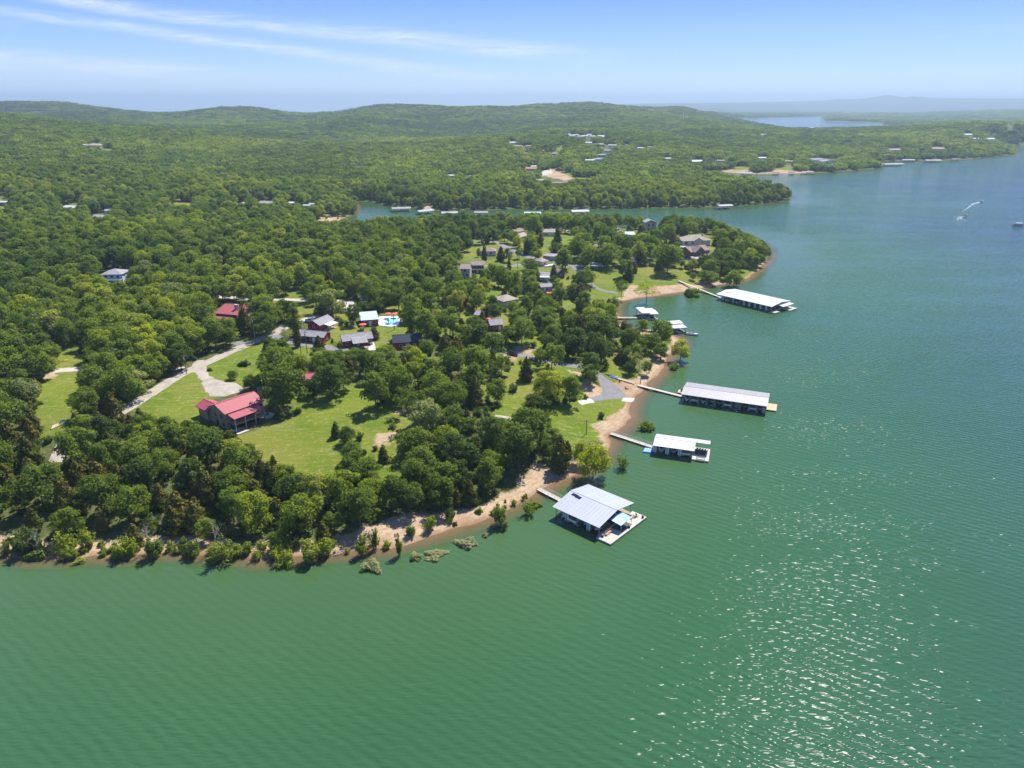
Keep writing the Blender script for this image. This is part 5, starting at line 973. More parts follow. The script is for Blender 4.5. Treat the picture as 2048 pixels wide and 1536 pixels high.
# --- far houses beyond the cove and on the hills: each with wall, roof and what its size lets one see
FAR = [(Z1, 545, 412, 80, 'tan_sh', 'cream', 'tan-roofed house alone high on the left hillside', 'hip'), (Z1, 485, 410, 30, 'white_roof', 'white', 'white outbuilding beside the tan-roofed hillside house', 'gable'), (Z1, 45, 490, 16, 'white_roof', 'white', 'white gable end showing at the left forest edge', 'gableY'),
    (Z1, 405, 775, 75, 'white_roof', 'white', 'long white trailer home in the left valley clearing', 'gable'), (Z1, 630, 795, 40, 'silver_roof', 'white', 'small silver roof above the long grey valley roof', 'gable'), (Z1, 580, 830, 85, 'grey_sh', 'cream', 'long grey roof in the valley left of the cove', 'gable'),
    (Z1, 1410, 755, 36, 'tan_sh', 'white', 'white end wall of a house by the cove trees', 'gableY'), (Z1, 1555, 750, 85, 'grey_sh', 'white', 'big grey-roofed white house on the slope above the cove beach', 'gable'), (Z1, 1790, 765, 40, 'silver_roof', 'white', 'silver-roofed building behind the cove beach', 'gable'), (Z1, 1705, 750, 36, 'white_roof', 'white', 'white roof left of the silver one behind the cove beach', 'gable'),
    (Z1, 1265, 790, 26, 'white_roof', 'white', 'tiny white shed among the valley trees', 'gableY'), (Z1, 10, 745, 50, 'white_roof', 'cream', 'white roof cut by the left edge', 'gable'), (Z1, 1360, 697, 24, 'white_roof', 'white', 'small white roof on the slope above the valley', 'gable'),
    (HG, 25, 140, 80, 'silver_roof', 'white', 'bright roof just above the cove beach trees', 'gable'), (Z2, 885, 590, 36, 'white_roof', 'white', 'white house in the middle of the far wood', 'gable'), (Z2, 995, 595, 30, 'tan_sh', 'cream', 'tan house right of the white one in the far wood', 'gableY'),
    (HH, 460, 555, 110, 'orange', 'cream', 'orange-brown lodge with blue-grey roof patches beyond the cove', 'gable'), (HH, 500, 530, 60, 'pool_roof', 'white', 'blue-grey roof standing behind the orange-brown lodge', 'gable'), (HH, 780, 555, 70, 'brown_sh', 'brown', 'brown timber house among the trees right of the lodge clearing', 'gableY'),
    (HH, 585, 690, 100, 'tan_sh', 'cream', 'tan house at the lower left of the far clearing', 'gable'), (HH, 770, 720, 120, 'brown_sh', 'grey', 'large dark-glazed brown house on the far clearing', 'hip'), (HH, 860, 710, 60, 'brown_sh', 'cream', 'brown wing right of the dark-glazed house', 'gable'),
    (HH, 265, 260, 90, 'white_roof', 'white', 'long white roof on the left of the far village', 'gable'), (HH, 315, 300, 80, 'tan_sh', 'cream', 'pinkish roof below the long white village roof', 'gable'), (HH, 445, 300, 70, 'tan_sh', 'cream', 'cream house behind the pale bare tree in the far village', 'gable'), (HH, 395, 380, 60, 'grey_sh', 'white', 'grey house at the lower left of the far village', 'gable'),
    (HH, 605, 350, 36, 'orange', 'cream', 'small orange roof in the middle of the far village', 'gable'), (HH, 740, 385, 90, 'grey_sh', 'grey', 'dim grey roof below the village green', 'gable'), (HH, 1115, 260, 70, 'pool_roof', 'white', 'blue-grey roof in the top row of the far village', 'gable'), (HH, 1255, 280, 90, 'tan_sh', 'cream', 'wide tan roof in the top row of the far village', 'hip'),
    (HH, 1385, 290, 80, 'tan_roof', 'white', 'pale violet roof right of the wide tan village roof', 'gable'), (HH, 1345, 350, 90, 'grey_sh', 'white', 'white-walled grey roof under the pale violet one', 'gable'), (HH, 1265, 400, 90, 'grey_sh', 'grey', 'dark grey roof, upper of the stacked pair in the village', 'hip'), (HH, 1245, 450, 110, 'grey_sh', 'grey', 'dark grey roof, lower of the stacked pair in the village', 'hip'),
    (HH, 1555, 290, 45, 'white_roof', 'white', 'white gable house in the village right half', 'gableY'), (HH, 1710, 320, 60, 'pool_roof', 'bluewall', 'pale blue house at the right of the village', 'gable'), (HH, 1820, 310, 50, 'tan_sh', 'cream', 'cream house right of the pale blue one', 'gable'), (HH, 2020, 440, 70, 'white_roof', 'cream', 'white roof at the far right of the village', 'gable'), (HH, 1130, 460, 90, 'silver_roof', 'white', 'long low pale roof left of the dark stacked pair', 'gable')]
for i, x in enumerate((885, 935, 985, 1030, 1080, 1130, 1165, 1260, 1295)): FAR.append((HH, x, (165, 178, 170, 188, 182, 168, 186, 182, 192)[i], (50, 56, 40, 52, 56, 44, 50, 60, 36)[i], 'white_roof', 'white', ('leftmost', 'second', 'third', 'fourth', 'fifth', 'sixth', 'seventh', 'eighth', 'last')[i] + ' from the left of the white houses in a row at the hill foot', 'gable'))
FAR += [(Z3, 150, 330, 20, 'white_roof', 'white', 'white house on the low ridge, left of the shore hamlet', 'gable'), (Z3, 615, 328, 40, 'tan_sh', 'white', 'pale house halfway along the far wooded ridge', 'gable'), (Z3, 255, 475, 60, 'white_roof', 'cream', 'long pale roof above the far dock beach', 'gable'), (Z3, 385, 470, 36, 'tan_sh', 'cream', 'tan house above the far dock beach', 'gable'), (Z3, 615, 455, 36, 'white_roof', 'white', 'white roof in the woods behind the far docks', 'gable'),
    (Z3, 760, 473, 36, 'tan_sh', 'cream', 'cream house beside the small shore meadow', 'gable'), (Z3, 915, 465, 60, 'grey_sh', 'white', 'grey roof on the far point, left of the white gabled house', 'gable'), (Z3, 985, 475, 80, 'grey_sh', 'white', 'white gabled house on the far point', 'gableY'), (Z3, 1970, 280, 40, 'tan_sh', 'cream', 'pink-roofed house on the right ridge', 'gable'), (Z3, 1345, 412, 60, 'tan_sh', 'cream', 'tan house in the wood behind the paired docks', 'gable'),
    (Z3, 1575, 405, 60, 'tan_sh', 'cream', 'row house on the bare earth bank, far right', 'gable'), (Z3, 1745, 328, 40, 'white_roof', 'white', 'white roof low in the right wood', 'gable'), (Z3, 1870, 328, 40, 'white_roof', 'white', 'white roof beside the pale right ridge trees', 'gable'), (Z3, 1790, 350, 30, 'white_roof', 'white', 'tiny white roof under the right ridge', 'gable'), (Z3, 890, 290, 26, 'white_roof', 'white', 'white roof on the skyline of the low ridge', 'gable')]
for o, x, y, w, rf, wl, lab, kd in FAR:
    a, b_ = (x - w / 2, y - 2 / 2.9 * o[2] * .6), (x + w / 2, y - 2 / 2.9 * o[2] * .6)
    A, rz, L = frame(o, a, b_, 3.0); rz = 0.0; L = min(max(w / o[2] * A.y / (FPX * CP), 7.0), 34.0); D = min(max(L * .6, 6.0), 14)
    far_ = A.y > 1400; th = thing('house', lab, 'house', A, rz + random.uniform(-.25, .25), 'far houses beyond the cove' if A.y > 600 else 'houses in the left valley')
    wall_mesh(L, D, 3.0, D * .17, kd).build('wall', M[wl], th); roof_mesh(L, D, 3.0, D * .17, kd).build('roof', M[rf], th)
    if not far_:
        for s in ((.25, .7) if L > 9 else (.5,)): opening(th, 'window', 'n', s * L, .9, 1.4, 1.2, L, D)
    pu, pv = o[0] + x / o[2], o[1] + y / o[2]; hw = w / o[2] / 2; FARKEEP.append(np.array([(pu - hw, pv - hw * .55 - 1), (pu + hw, pv - hw * .55 - 1), (pu + hw, pv + 2), (pu - hw, pv + 2)]))
# ------------------------------------------------------------------ the wood: countable near trees as things, the rest as woodland
CLEAR = clear_polys()
def hits_clear(x, y, z, h, w):
    bad = np.zeros(x.shape, bool); r = np.hypot(x, y); tx, ty = y / r, -x / r
    for fz, s in ((0.2, 0), (0.45, 0), (.7, 0), (0.95, 0), (0.6, .5), (0.6, -.5), (.3, .48), (.3, -.48), (.8, .35), (.8, -.35)):
        u, v = project(x + tx * s * w, y + ty * s * w, z + fz * h)
        for P in CLEAR:
            lo, hi = P.min(0), P.max(0); m = (u > lo[0]) & (u < hi[0]) & (v > lo[1]) & (v < hi[1]) & ~bad
            if m.any():
                k = np.where(m)[0]; bad[k] |= inside(P, u[k], v[k])
    return bad
def on_built(x, y):
    bad = np.zeros(x.shape, bool)
    for P in ROADP: bad |= inside(P, x, y)
    return bad
def scatter(y0, y1, s, amax):
    n = int((y1 - y0) / s); xs = []; ys = []
    xm = y1 * math.tan(amax); g = np.stack(np.meshgrid(np.arange(-xm, xm, s), np.arange(y0, y1, s * .9), indexing='ij'), -1).reshape(-1, 2)
    g[:, 0] += (np.round((g[:, 1] - y0) / (s * .9)) % 2) * s * .5; g += rng.uniform(-.36, .36, g.shape) * s
    a = np.abs(np.arctan2(g[:, 0], g[:, 1])); return g[(a < amax)]
AMAX = math.radians(44)
g = scatter(120, 880, 5.0, AMAX); x, y = g.T; d = gd(x, y); keep = (d > np.where(y > 450, 1.0, 3.5)) & ((d > 7.5) | (y > 450) | (rng.random(len(x)) < .3)); x, y, d = x[keep], y[keep], d[keep]
keep = ~on_built(x, y) & ~((x > -60) & (y > 200) & (y < 640) & (d > 12) & (rng.random(len(x)) < .6)); x, y, d = x[keep], y[keep], d[keep]; z = tz(x, y)
u0, v0 = project(x, y, z)
grove = vnoise(x, y, 38, 21); pc = np.where((v0 > 830) & (u0 < 1050), 0.60, 0.20) + (grove - .5) * 0.9
pc = pc + .1 * ((d < 30) & (y < 210)); ced = rng.random(len(x)) < np.clip(pc, 0.04, 0.85)
tone = np.clip(0.40 + (vnoise(x, y, 55, 22) - .5) * .5 + rng.normal(0, .17, len(x)), 0.0, .80); sp = rng.random(len(x)); tone[sp > .965] = .93; tone[(sp > .93) & (sp < .942)] = 1.0
h = rng.uniform(6.2, 12.6, len(x)) * np.where(ced, .8, 1.0) * np.clip(.72 + d / 60, .72, 1.0)
w = np.where(ced, h * rng.uniform(.66, .92, len(x)), h * rng.uniform(.78, 1.02, len(x)))
hand = np.array([(t_['x'], t_['y'], t_['w'] * .5) for t_ in TREES])
near = np.zeros(len(x), bool)
for a, b_, c in hand: near |= np.hypot(x - a, y - b_) < c * .75 + 1.2
ok = ~near; final = np.zeros(len(x))
for sc_ in (1.0, .78, .58):
    todo = ok & (final == 0); k = np.where(todo)[0]
    good = ~hits_clear(x[k], y[k], z[k], h[k] * sc_, w[k] * sc_); final[k[good]] = sc_
keep = final > 0; x, y, z, d, h, w, ced, tone = (a[keep] for a in (x, y, z, d, h * final, w * final, ced, tone))
# thin out so that crowns do not pile up on each other
order = np.argsort(-h); taken = {}; sel = []
for i in order:
    c = (int(x[i] // 8), int(y[i] // 8)); r_ = w[i] * (.31 if ced[i] else .34); okk = True
    for dx in (-1, 0, 1):
        for dy in (-1, 0, 1):
            for j in taken.get((c[0] + dx, c[1] + dy), ()):
                if math.hypot(x[i] - x[j], y[i] - y[j]) < r_ + w[j] * (.30 if x[i] < -40 or y[i] < 200 else .36): okk = False
    if okk: taken.setdefault(c, []).append(i); sel.append(i)
sel = np.array(sel); x, y, z, d, h, w, ced, tone = (a[sel] for a in (x, y, z, d, h, w, ced, tone))
u, v = project(x, y, z + h * .6); inframe = (u > -10) & (u < 2058) & (v > 0) & (v < 1545); dist = np.sqrt(x * x + y * y + (CAMH - z) ** 2)

# ---- landmarks that labels can name
LM = [('red-roofed brick house', HI, (-180, 680)), ('oval lawn shrub', HL, (690, 1250)), ('red lodge roof', HL, (450, 420)), ('little red shed roof', HI, (250, 290)), ('swimming pool', HC, (1330, 380)), ('dark parked car', HF, (1190, 690)),
      ('asphalt boat ramp', Z6, (930, 530)), ('blue float', HK, (330, 640)), ('silver-roofed dock', ZD, (400, 640)), ('big sandy landing', Z6, (560, 1060)), ('fallen dead tree', ZC, (660, 860)), ('left sand bank', ZB, (340, 830)),
      ('left edge sand bank', ZB, (20, 820)), ('yellow kayak', ZA, (490, 850)), ('left strip clearing', ZA, (450, 1150)), ('gravel drive', ZA, (1640, 1050)), ('rough log pile', ZA, (450, 1350)), ('pale blue forest house', ZA, (860, 200)),
      ('dark-roofed red cabin', HC, (1470, 700)), ('porch cabin', HC, (850, 680)), ('wooded point', Z6, (1300, 300)), ('small stepped-roof dock', HN, (780, 300)), ('far beach', HE, (900, 1100)), ('brick gable house', HE, (1780, 600)), ('split cottage', HD, (500, 950)),
      ('cottage island lawn', HD, (820, 760)), ('deck with red chairs', HD, (1700, 1250)), ('lawn shrub cluster', HI, (680, 880)), ('mown clearing', HF, (1150, 1260)), ('sandy bank', ZC, (1100, 640)), ('yellowish grass patch', HI, (1120, 880)), ('gravel trail end', ZB, (400, 200)), ('road junction', ZA, (1420, 920))]
LMW = [(n, G(o[0] + p[0] / o[2], o[1] + p[1] / o[2])) for n, o, p in LM]
ORD = ['nearest', 'second nearest', 'third nearest', 'fourth nearest', 'fifth nearest', 'sixth nearest', 'seventh nearest', 'eighth nearest', 'ninth nearest', 'tenth nearest', 'eleventh nearest', 'twelfth nearest']
def side(px_, py_, q):
    """where a tree stands as seen from a landmark, looking out over the lake from the camera's side"""
    dx, dy = px_ - q.x, py_ - q.y
    if abs(dx) > abs(dy): return 'right of' if dx > 0 else 'left of'
    return 'beyond' if dy > 0 else 'on the near side of'
def tone_word(kind, ti):
    if kind == 'cedar': return 'dark' if ti < .34 else 'olive' if ti < .67 else 'brownish'
    return 'dark green' if ti < .28 else 'mid-green' if ti < .45 else 'light green' if ti < .70 else 'yellow-green' if ti < .96 else 'silvery'
LABELS = {}
def wood_labels(items, noun):
    buckets = {}
    for it in items:
        q = min(LMW, key=lambda l: (l[1].x - it['x']) ** 2 + (l[1].y - it['y']) ** 2); dd = math.hypot(q[1].x - it['x'], q[1].y - it['y'])
        buckets.setdefault((tone_word(it['kind'], it['tint']), side(it['x'], it['y'], q[1]), q[0]), []).append((dd, id(it), it))
    for (tw, sd, nm), L_ in buckets.items():
        L_.sort()
        for k, (dd, _, it) in enumerate(L_):
            od = ORD[k] if k < len(ORD) else '%dth nearest' % (k + 1)
            if k == 0 and len(L_) == 1: lab = f'{tw} {noun} in the wood {sd} the {nm}'
            else: lab = f'{od} {tw} {noun} {sd} the {nm}'
            it['label'] = lab
def put_tree(it):
    kind = it['kind']; P = {'broad': BROAD, 'cedar': CEDAR, 'thin': THIN, 'bush': BUSH}[kind]
    asp = it['h'] / max(it['w'], .3); P_ = sorted(range(len(P)), key=lambda i: abs(P[i][3] / (2 * P[i][2]) - asp) + random.random() * .25)
    cr, tk, R, H = P[P_[0]] if kind != 'bush' or it['h'] > 1.5 else BUSH[-1]
    name = {'broad': 'broadleaf_tree', 'thin': 'broadleaf_tree', 'cedar': 'cedar_tree', 'bush': 'shore_bush' if it.get('cat') == 'bush' else 'shrub'}[kind]
    if kind == 'bush' and it.get('cat') == 'tree': it['cat'] = 'shrub'
    th = thing(name, it['label'], it['cat'], (it['x'], it['y'], it['z']), random.uniform(0, 6.28), it.get('group'))
    sx = it['w'] / (2 * R); th.scale = (sx, sx, it['h'] / H)
    a = link('trunk' if kind != 'bush' else 'stems', tk, th); b_ = link('crown', cr, th); b_['tint'] = float(it['tint']); return th
big = np.argsort(dist); fillb, fillc = [], []
NB = 300 - sum(t_['kind'] in ('broad', 'thin') for t_ in TREES); NC = 190
chosen = np.zeros(len(x), bool)
for i in big:
    if not inframe[i]: continue
    if ced[i]:
        if len(fillc) < NC: fillc.append(i); chosen[i] = True
    elif len(fillb) < NB: fillb.append(i); chosen[i] = True
item = lambda i, kind, ti: dict(x=x[i], y=y[i], z=z[i], h=h[i], w=w[i], kind=kind, tint=ti, cat='tree', group='oaks of the near wood' if kind == 'broad' else 'cedars of the near wood')
ib = [item(i, 'broad', float(tone[i])) for i in fillb]; ic = [item(i, 'cedar', float(rng.random())) for i in fillc]
wood_labels(ib, 'oak'); wood_labels(ic, 'cedar')
def bush_labels(items):
    buckets = {}
    for it in items:
        q = min(LMW, key=lambda l: (l[1].x - it['x']) ** 2 + (l[1].y - it['y']) ** 2); tw = 'dull green' if it['tint'] < .3 else 'mid-green' if it['tint'] < .6 else 'bright green' if it['tint'] < .9 else 'straw-coloured'
        buckets.setdefault((tw, 'left of' if it['x'] < q[1].x else 'right of', q[0]), []).append((math.hypot(q[1].x - it['x'], q[1].y - it['y']), id(it), it))
    for (tw, sd, nm), L_ in buckets.items():
        for k, (_, _, it) in enumerate(sorted(L_)): it['label'] = f'{ORD[k] if k < len(ORD) else str(k + 1) + "th nearest"} low {tw} shore bush {sd} the {nm}'
bush_labels(fringe)
for it in TREES + fringe + ib + ic: put_tree(it)

# ---- woodland beyond those: same trees, scattered by geometry nodes as stuff
def proto_collection(name, protos):
    c = bpy.data.collections.new(name)
    for k, (cr, tk, R, H) in enumerate(protos):
        # crown and trunk joined into one mesh per kind of tree
        bm_v = np.zeros(len(cr.vertices) * 3, np.float32); cr.vertices.foreach_get('co', bm_v); Vc = bm_v.reshape(-1, 3)
        tv = np.array([v_.co[:] for v_ in tk.vertices]); s = np.array([1 / (2 * R), 1 / (2 * R), 1 / H])
        F = [tuple(range(4 * i, 4 * i + 4)) for i in range(len(Vc) // 4)] + [tuple(len(Vc) + q for q in p_.vertices) for p_ in tk.polygons]
        me = bpy.data.meshes.new('woodland_tree'); me.from_pydata(np.concatenate([Vc, tv]) * s, [], F); me.materials.append(cr.materials[0]); me.materials.append(tk.materials[0])
        mi = np.zeros(len(F), np.int32); mi[len(Vc) // 4:] = 1; me.polygons.foreach_set('material_index', mi)
        c.objects.link(bpy.data.objects.new('%02d_tree' % k, me))
    return c
def scatter_stuff(name, P, S, idx, tint, coll, label):
    me = bpy.data.meshes.new(name); me.vertices.add(len(P)); me.vertices.foreach_set('co', P.reshape(-1).astype(np.float32))
    for nm, ty, arr in (('size', 'FLOAT_VECTOR', S), ('pick', 'INT', idx), ('tint', 'FLOAT', tint), ('turn', 'FLOAT_VECTOR', np.stack([np.zeros(len(P)), np.zeros(len(P)), rng.uniform(0, 6.28, len(P))], 1))):
        at = me.attributes.new(nm, ty, 'POINT'); at.data.foreach_set('vector' if ty == 'FLOAT_VECTOR' else 'value', np.asarray(arr).reshape(-1).astype(np.int32 if ty == 'INT' else np.float32))
    o = link(name, me, kind='stuff', label=label); ng = bpy.data.node_groups.new(name, 'GeometryNodeTree')
    ng.interface.new_socket('Geometry', in_out='INPUT', socket_type='NodeSocketGeometry'); ng.interface.new_socket('Geometry', in_out='OUTPUT', socket_type='NodeSocketGeometry')
    n = ng.nodes; gi = n.new('NodeGroupInput'); go = n.new('NodeGroupOutput'); ip = n.new('GeometryNodeInstanceOnPoints'); ci = n.new('GeometryNodeCollectionInfo')
    ci.inputs['Collection'].default_value = coll; ci.inputs['Separate Children'].default_value = True; ci.inputs['Reset Children'].default_value = True; ip.inputs['Pick Instance'].default_value = True
    def attr(nm, ty):
        a = n.new('GeometryNodeInputNamedAttribute'); a.data_type = ty; a.inputs[0].default_value = nm; return a.outputs[0]
    mp = n.new('GeometryNodeMeshToPoints'); ng.links.new(gi.outputs[0], mp.inputs[0]); ng.links.new(mp.outputs[0], ip.inputs['Points'])
    ng.links.new(ci.outputs[0], ip.inputs['Instance']); ng.links.new(attr('pick', 'INT'), ip.inputs['Instance Index']); ng.links.new(attr('size', 'FLOAT_VECTOR'), ip.inputs['Scale']); ng.links.new(attr('turn', 'FLOAT_VECTOR'), ip.inputs['Rotation'])
    ng.links.new(ip.outputs[0], go.inputs[0]); md = o.modifiers.new('scatter', 'NODES'); md.node_group = ng; return o
WOODP = proto_collection('woodland_trees', BROAD + CEDAR)
r_ = ~chosen; nb = len(BROAD)
idx = np.where(ced[r_], nb + rng.integers(0, len(CEDAR), r_.sum()), rng.integers(0, nb, r_.sum()))
scatter_stuff('woodland', np.stack([x, y, z], 1)[r_], np.stack([w, w, h], 1)[r_] * 1.05, idx, np.where(ced[r_], rng.random(r_.sum()), tone[r_]), WOODP, 'dense green wood on the peninsula and round the cove')
# patches of crowns for the farther forest
def patch_proto(i, leaf, nc):
    r = np.random.default_rng(900 + i); out = []
    for k in range(nc):
        ph, q = k * 2.4 + r.normal(0, .3), math.sqrt((k + .4) / nc) * 6.4; Rr = r.uniform(3.2, 4.8); hh = r.uniform(7, 11)
        Q, _ = broad_crown(1000 + i * 20 + k, Rr, hh, 1.0, 13, 15, leaf, irr=.35); Q = Q + np.array([q * math.cos(ph), q * math.sin(ph), 0]); out.append(Q)
    return quads_mesh('crown', np.concatenate(out) / np.array([12.8, 12.8, 10]), m_leaf)
FARP = bpy.data.collections.new('far_patches')
for i in range(7): FARP.objects.link(bpy.data.objects.new('%02d_patch' % i, patch_proto(i, 1.25, 6 if i < 5 else 5)))
P_, S_, T_ = [], [], []
for y0, y1, s, k in ((880, 1700, 11.0, 1.0), (1700, 2600, 14.0, 1.2), (2600, 4300, 24.0, 1.7), (4300, 7500, 46.0, 2.6)):
    g = scatter(y0, y1, s, math.radians(41)); xx, yy = g.T; dd = gd(xx, yy); kp = (dd > 6 * k) & ~on_built(xx, yy); xx, yy = xx[kp], yy[kp]; zz = tz(xx, yy)
    kp = ~hits_clear(xx, yy, zz, np.full(len(xx), 9.0 * k ** .5), np.full(len(xx), 12.0)); xx, yy, zz = xx[kp], yy[kp], zz[kp]; n = len(xx)
    # slopes facing away from the camera behind a crest are skipped
    P_.append(np.stack([xx, yy, zz - .6], 1)); hh = rng.uniform(7.5, 11.5, n) * (1 + (k - 1) * .3); ww = s * rng.uniform(1.1, 1.5, n); S_.append(np.stack([ww, ww, hh], 1))
    T_.append(np.clip(np.where(yy > 1900, .20, .33) + (vnoise(xx, yy, 120, 31) - .5) * .45 + (vnoise(xx, yy, 400, 32) - .5) * .35 + rng.normal(0, .2, n), 0, .8))
P_, S_, T_ = np.concatenate(P_), np.concatenate(S_), np.concatenate(T_)
print('forest', len(x), 'near things', len(ib), len(ic), 'hand', len(TREES), 'patches', len(P_))
scatter_stuff('far_forest', P_, S_, rng.integers(0, 7, len(P_)), T_, FARP, 'hazy forest covering the hills behind the cove')

# low growth under the trees of the near bank and along the edges of the clearings
g = scatter(125, 420, 3.1, AMAX); ux, uy = g.T; ud = gd(ux, uy); k_ = (ud > 5.5) & ((ud < 45) | (rng.random(len(ux)) < .30)) & ~on_built(ux, uy); ux, uy, ud = ux[k_], uy[k_], ud[k_]; uz = tz(ux, uy)
uw = rng.uniform(1.6, 4.0, len(ux)); uh = uw * rng.uniform(.6, 1.0, len(ux)); k_ = ~hits_clear(ux, uy, uz, uh, uw); k_ &= (vnoise(ux, uy, 9, 51) > .35) & (ud > 6 + 8 * (ux > 0)); n_u = int(k_.sum())
UNDERP = proto_collection('undergrowth_bushes', BUSH[:6])
scatter_stuff('undergrowth', np.stack([ux, uy, uz], 1)[k_], np.stack([uw, uw, uh], 1)[k_], rng.integers(0, 6, n_u), np.clip(rng.normal(.22, .16, n_u), 0, .7), UNDERP, 'low leafy undergrowth beneath the trees of the near wood')
# ------------------------------------------------------------------ docks
def wframe(o, a, b, c, h):
    """frame on the water from the roof's near-left, near-right and far-left eave corners (window points) at height h"""
    A, Bp, Cp = (Vector(at_z(o[0] + p[0] / o[2], o[1] + p[1] / o[2], h)) for p in (a, b, c)); X_ = (Bp - A); L = X_.length; X_ /= L
    Wd = abs((Cp - A).dot(Vector((-X_.y, X_.x, 0)))); return Vector((A.x, A.y, 0)), math.atan2(X_.y, X_.x), L, Wd
def floats(th, rects, z=0.12):
    for x0, x1, y0, y1 in rects: MB().box(x0, x1, y0, y1, -.35, z).build('float', M['float'], th)
def planks(th, name, x0, x1, y0, y1, m, z0=.12, z1=.42, along='x'):
    """a deck: boards laid side by side with open joints on a frame"""
    mb = MB(); s = .30; n = max(1, int((y1 - y0 if along == 'x' else x1 - x0) / s)); mb.box(x0 + .04, x1 - .04, y0 + .04, y1 - .04, z0, z1 - .04)
    for i in range(n):
        if along == 'x': a = y0 + (y1 - y0) * i / n; mb.box(x0, x1, a, a + (y1 - y0) / n - .03, z1 - .05, z1 + random.uniform(-.004, .006))
        else: a = x0 + (x1 - x0) * i / n; mb.box(a, a + (x1 - x0) / n - .03, y0, y1, z1 - .05, z1 + random.uniform(-.004, .006))
    return mb.build(name, M[m], th)
def seams(rf, L, W_, h, rise, kind, step, m, ov=.5):
    mb = MB(); n = int((L + 2 * ov) / step); yc = W_ / 2
    for i in range(1, n):
        x = -ov + i * (L + 2 * ov) / n
        if kind == 'gable':
            for ya, za, yb, zb in ((-ov, h, yc, h + rise), (yc, h + rise, W_ + ov, h)): mb.raw([(x - .02, ya, za), (x + .02, ya, za), (x + .02, yb, zb), (x - .02, yb, zb), (x, ya, za + .035), (x, yb, zb + .035)], [(0, 4, 5, 3), (1, 2, 5, 4), (0, 1, 4), (2, 3, 5)])
        else: mb.raw([(x - .03, -ov, h), (x + .03, -ov, h), (x + .03, W_ + ov, h + rise), (x - .03, W_ + ov, h + rise), (x, -ov, h + .06), (x, W_ + ov, h + rise + .06)], [(0, 4, 5, 3), (1, 2, 5, 4), (0, 1, 4), (2, 3, 5)])
    mb.build('roof_seams', m, rf, kind='stuff')
def dock(label, o, a, b, c, h=3.0, rise=1.2, kind='gable', roof='white_roof', slips=6, detail=True, group='covered boat docks', walls=(), post='steel', ov=.5):
    A, rz, L, W_ = wframe(o, a, b, c, h); inset = ov; W_ = W_ if detail else min(W_, .55 * L, 14.0); th = thing('boat_dock', label, 'dock', A, rz, group)
    # the traced corners are the roof edge, so the frame below stands inside it
    if kind == 'arch':
        mb = MB(); P = [(-math.cos(t_ / 8 * math.pi), math.sin(t_ / 8 * math.pi)) for t_ in range(9)]
        for (y0, z0), (y1, z1) in zip(P, P[1:]): mb.slab([(0, (y0 + 1) / 2 * W_, h + z0 * rise), (L, (y0 + 1) / 2 * W_, h + z0 * rise), (L, (y1 + 1) / 2 * W_, h + z1 * rise), (0, (y1 + 1) / 2 * W_, h + z1 * rise)], .12)
        rf = mb.build('roof', M[roof], th, smooth=False)
    else:
        rf = roof_mesh(L - 2 * ov, W_ - 2 * ov, h, rise, kind, ov, .12, ov, ov).build('roof', M[roof], th)
        if detail: seams(rf, L, W_, h, rise, kind, 1.05, M[roof], 0)
    x0, x1, y0, y1 = inset, L - inset, inset + .3, W_ - inset
    MB().box(x0 - .3, x1 + .3, y0 - .2, y0 - .05, h - .42, h - .14).box(x0 - .3, x1 + .3, y1 + .05, y1 + .2, h - .42, h - .14).build('eave_beam', M[post], th)
    walk = 1.5; planks(th, 'main_walkway', x0, x1, y1 - walk, y1, 'wood' if detail else 'deck')
    floats(th, [(x0 + .1, x1 - .1, y1 - walk + .05, y1 - .05)])
    for k in range(slips + 1):
        x = x0 + (x1 - x0) * k / slips; xa, xb = max(x0, x - .5), min(x1, x + .5)
        if detail: planks(th, 'finger_pier', xa, xb, y0, y1 - walk - .02, 'wood', along='y'); floats(th, [(xa + .06, xb - .06, y0 + .2, y1 - walk - .1)])
        else: MB().box(xa, xb, y0, y1 - walk - .02, -.2, .42).build('finger_pier', M['wood'], th)
        for y in ((y0 + .12, (y0 + y1) / 2, y1 - .12) if detail else (y0 + .12, y1 - .12)):
            zt = h - .14 + (rise * (1 - abs(y - W_ / 2) / (W_ / 2)) if kind == 'gable' else rise * y / W_ if kind == 'shed' else 0) - .05
            MB().box(x - .08 + (.08 if k == 0 else -.08 if k == slips else 0), x + .08 + (.08 if k == 0 else -.08 if k == slips else 0), y - .08, y + .08, .4, zt).build('post', M[post], th)
    for k in walls: x = x0 + (x1 - x0) * k / slips; MB().box(x - .55, x + .55, y0 + .25, y0 + .33, .5, h - .5).build('storage_locker', M['white'], th)
    return th, L, W_
def to_world(th, x, y, z=0.0): return Matrix.Translation(th.location) @ Matrix.Rotation(th.rotation_euler.z, 4, 'Z') @ Vector((x, y, z))
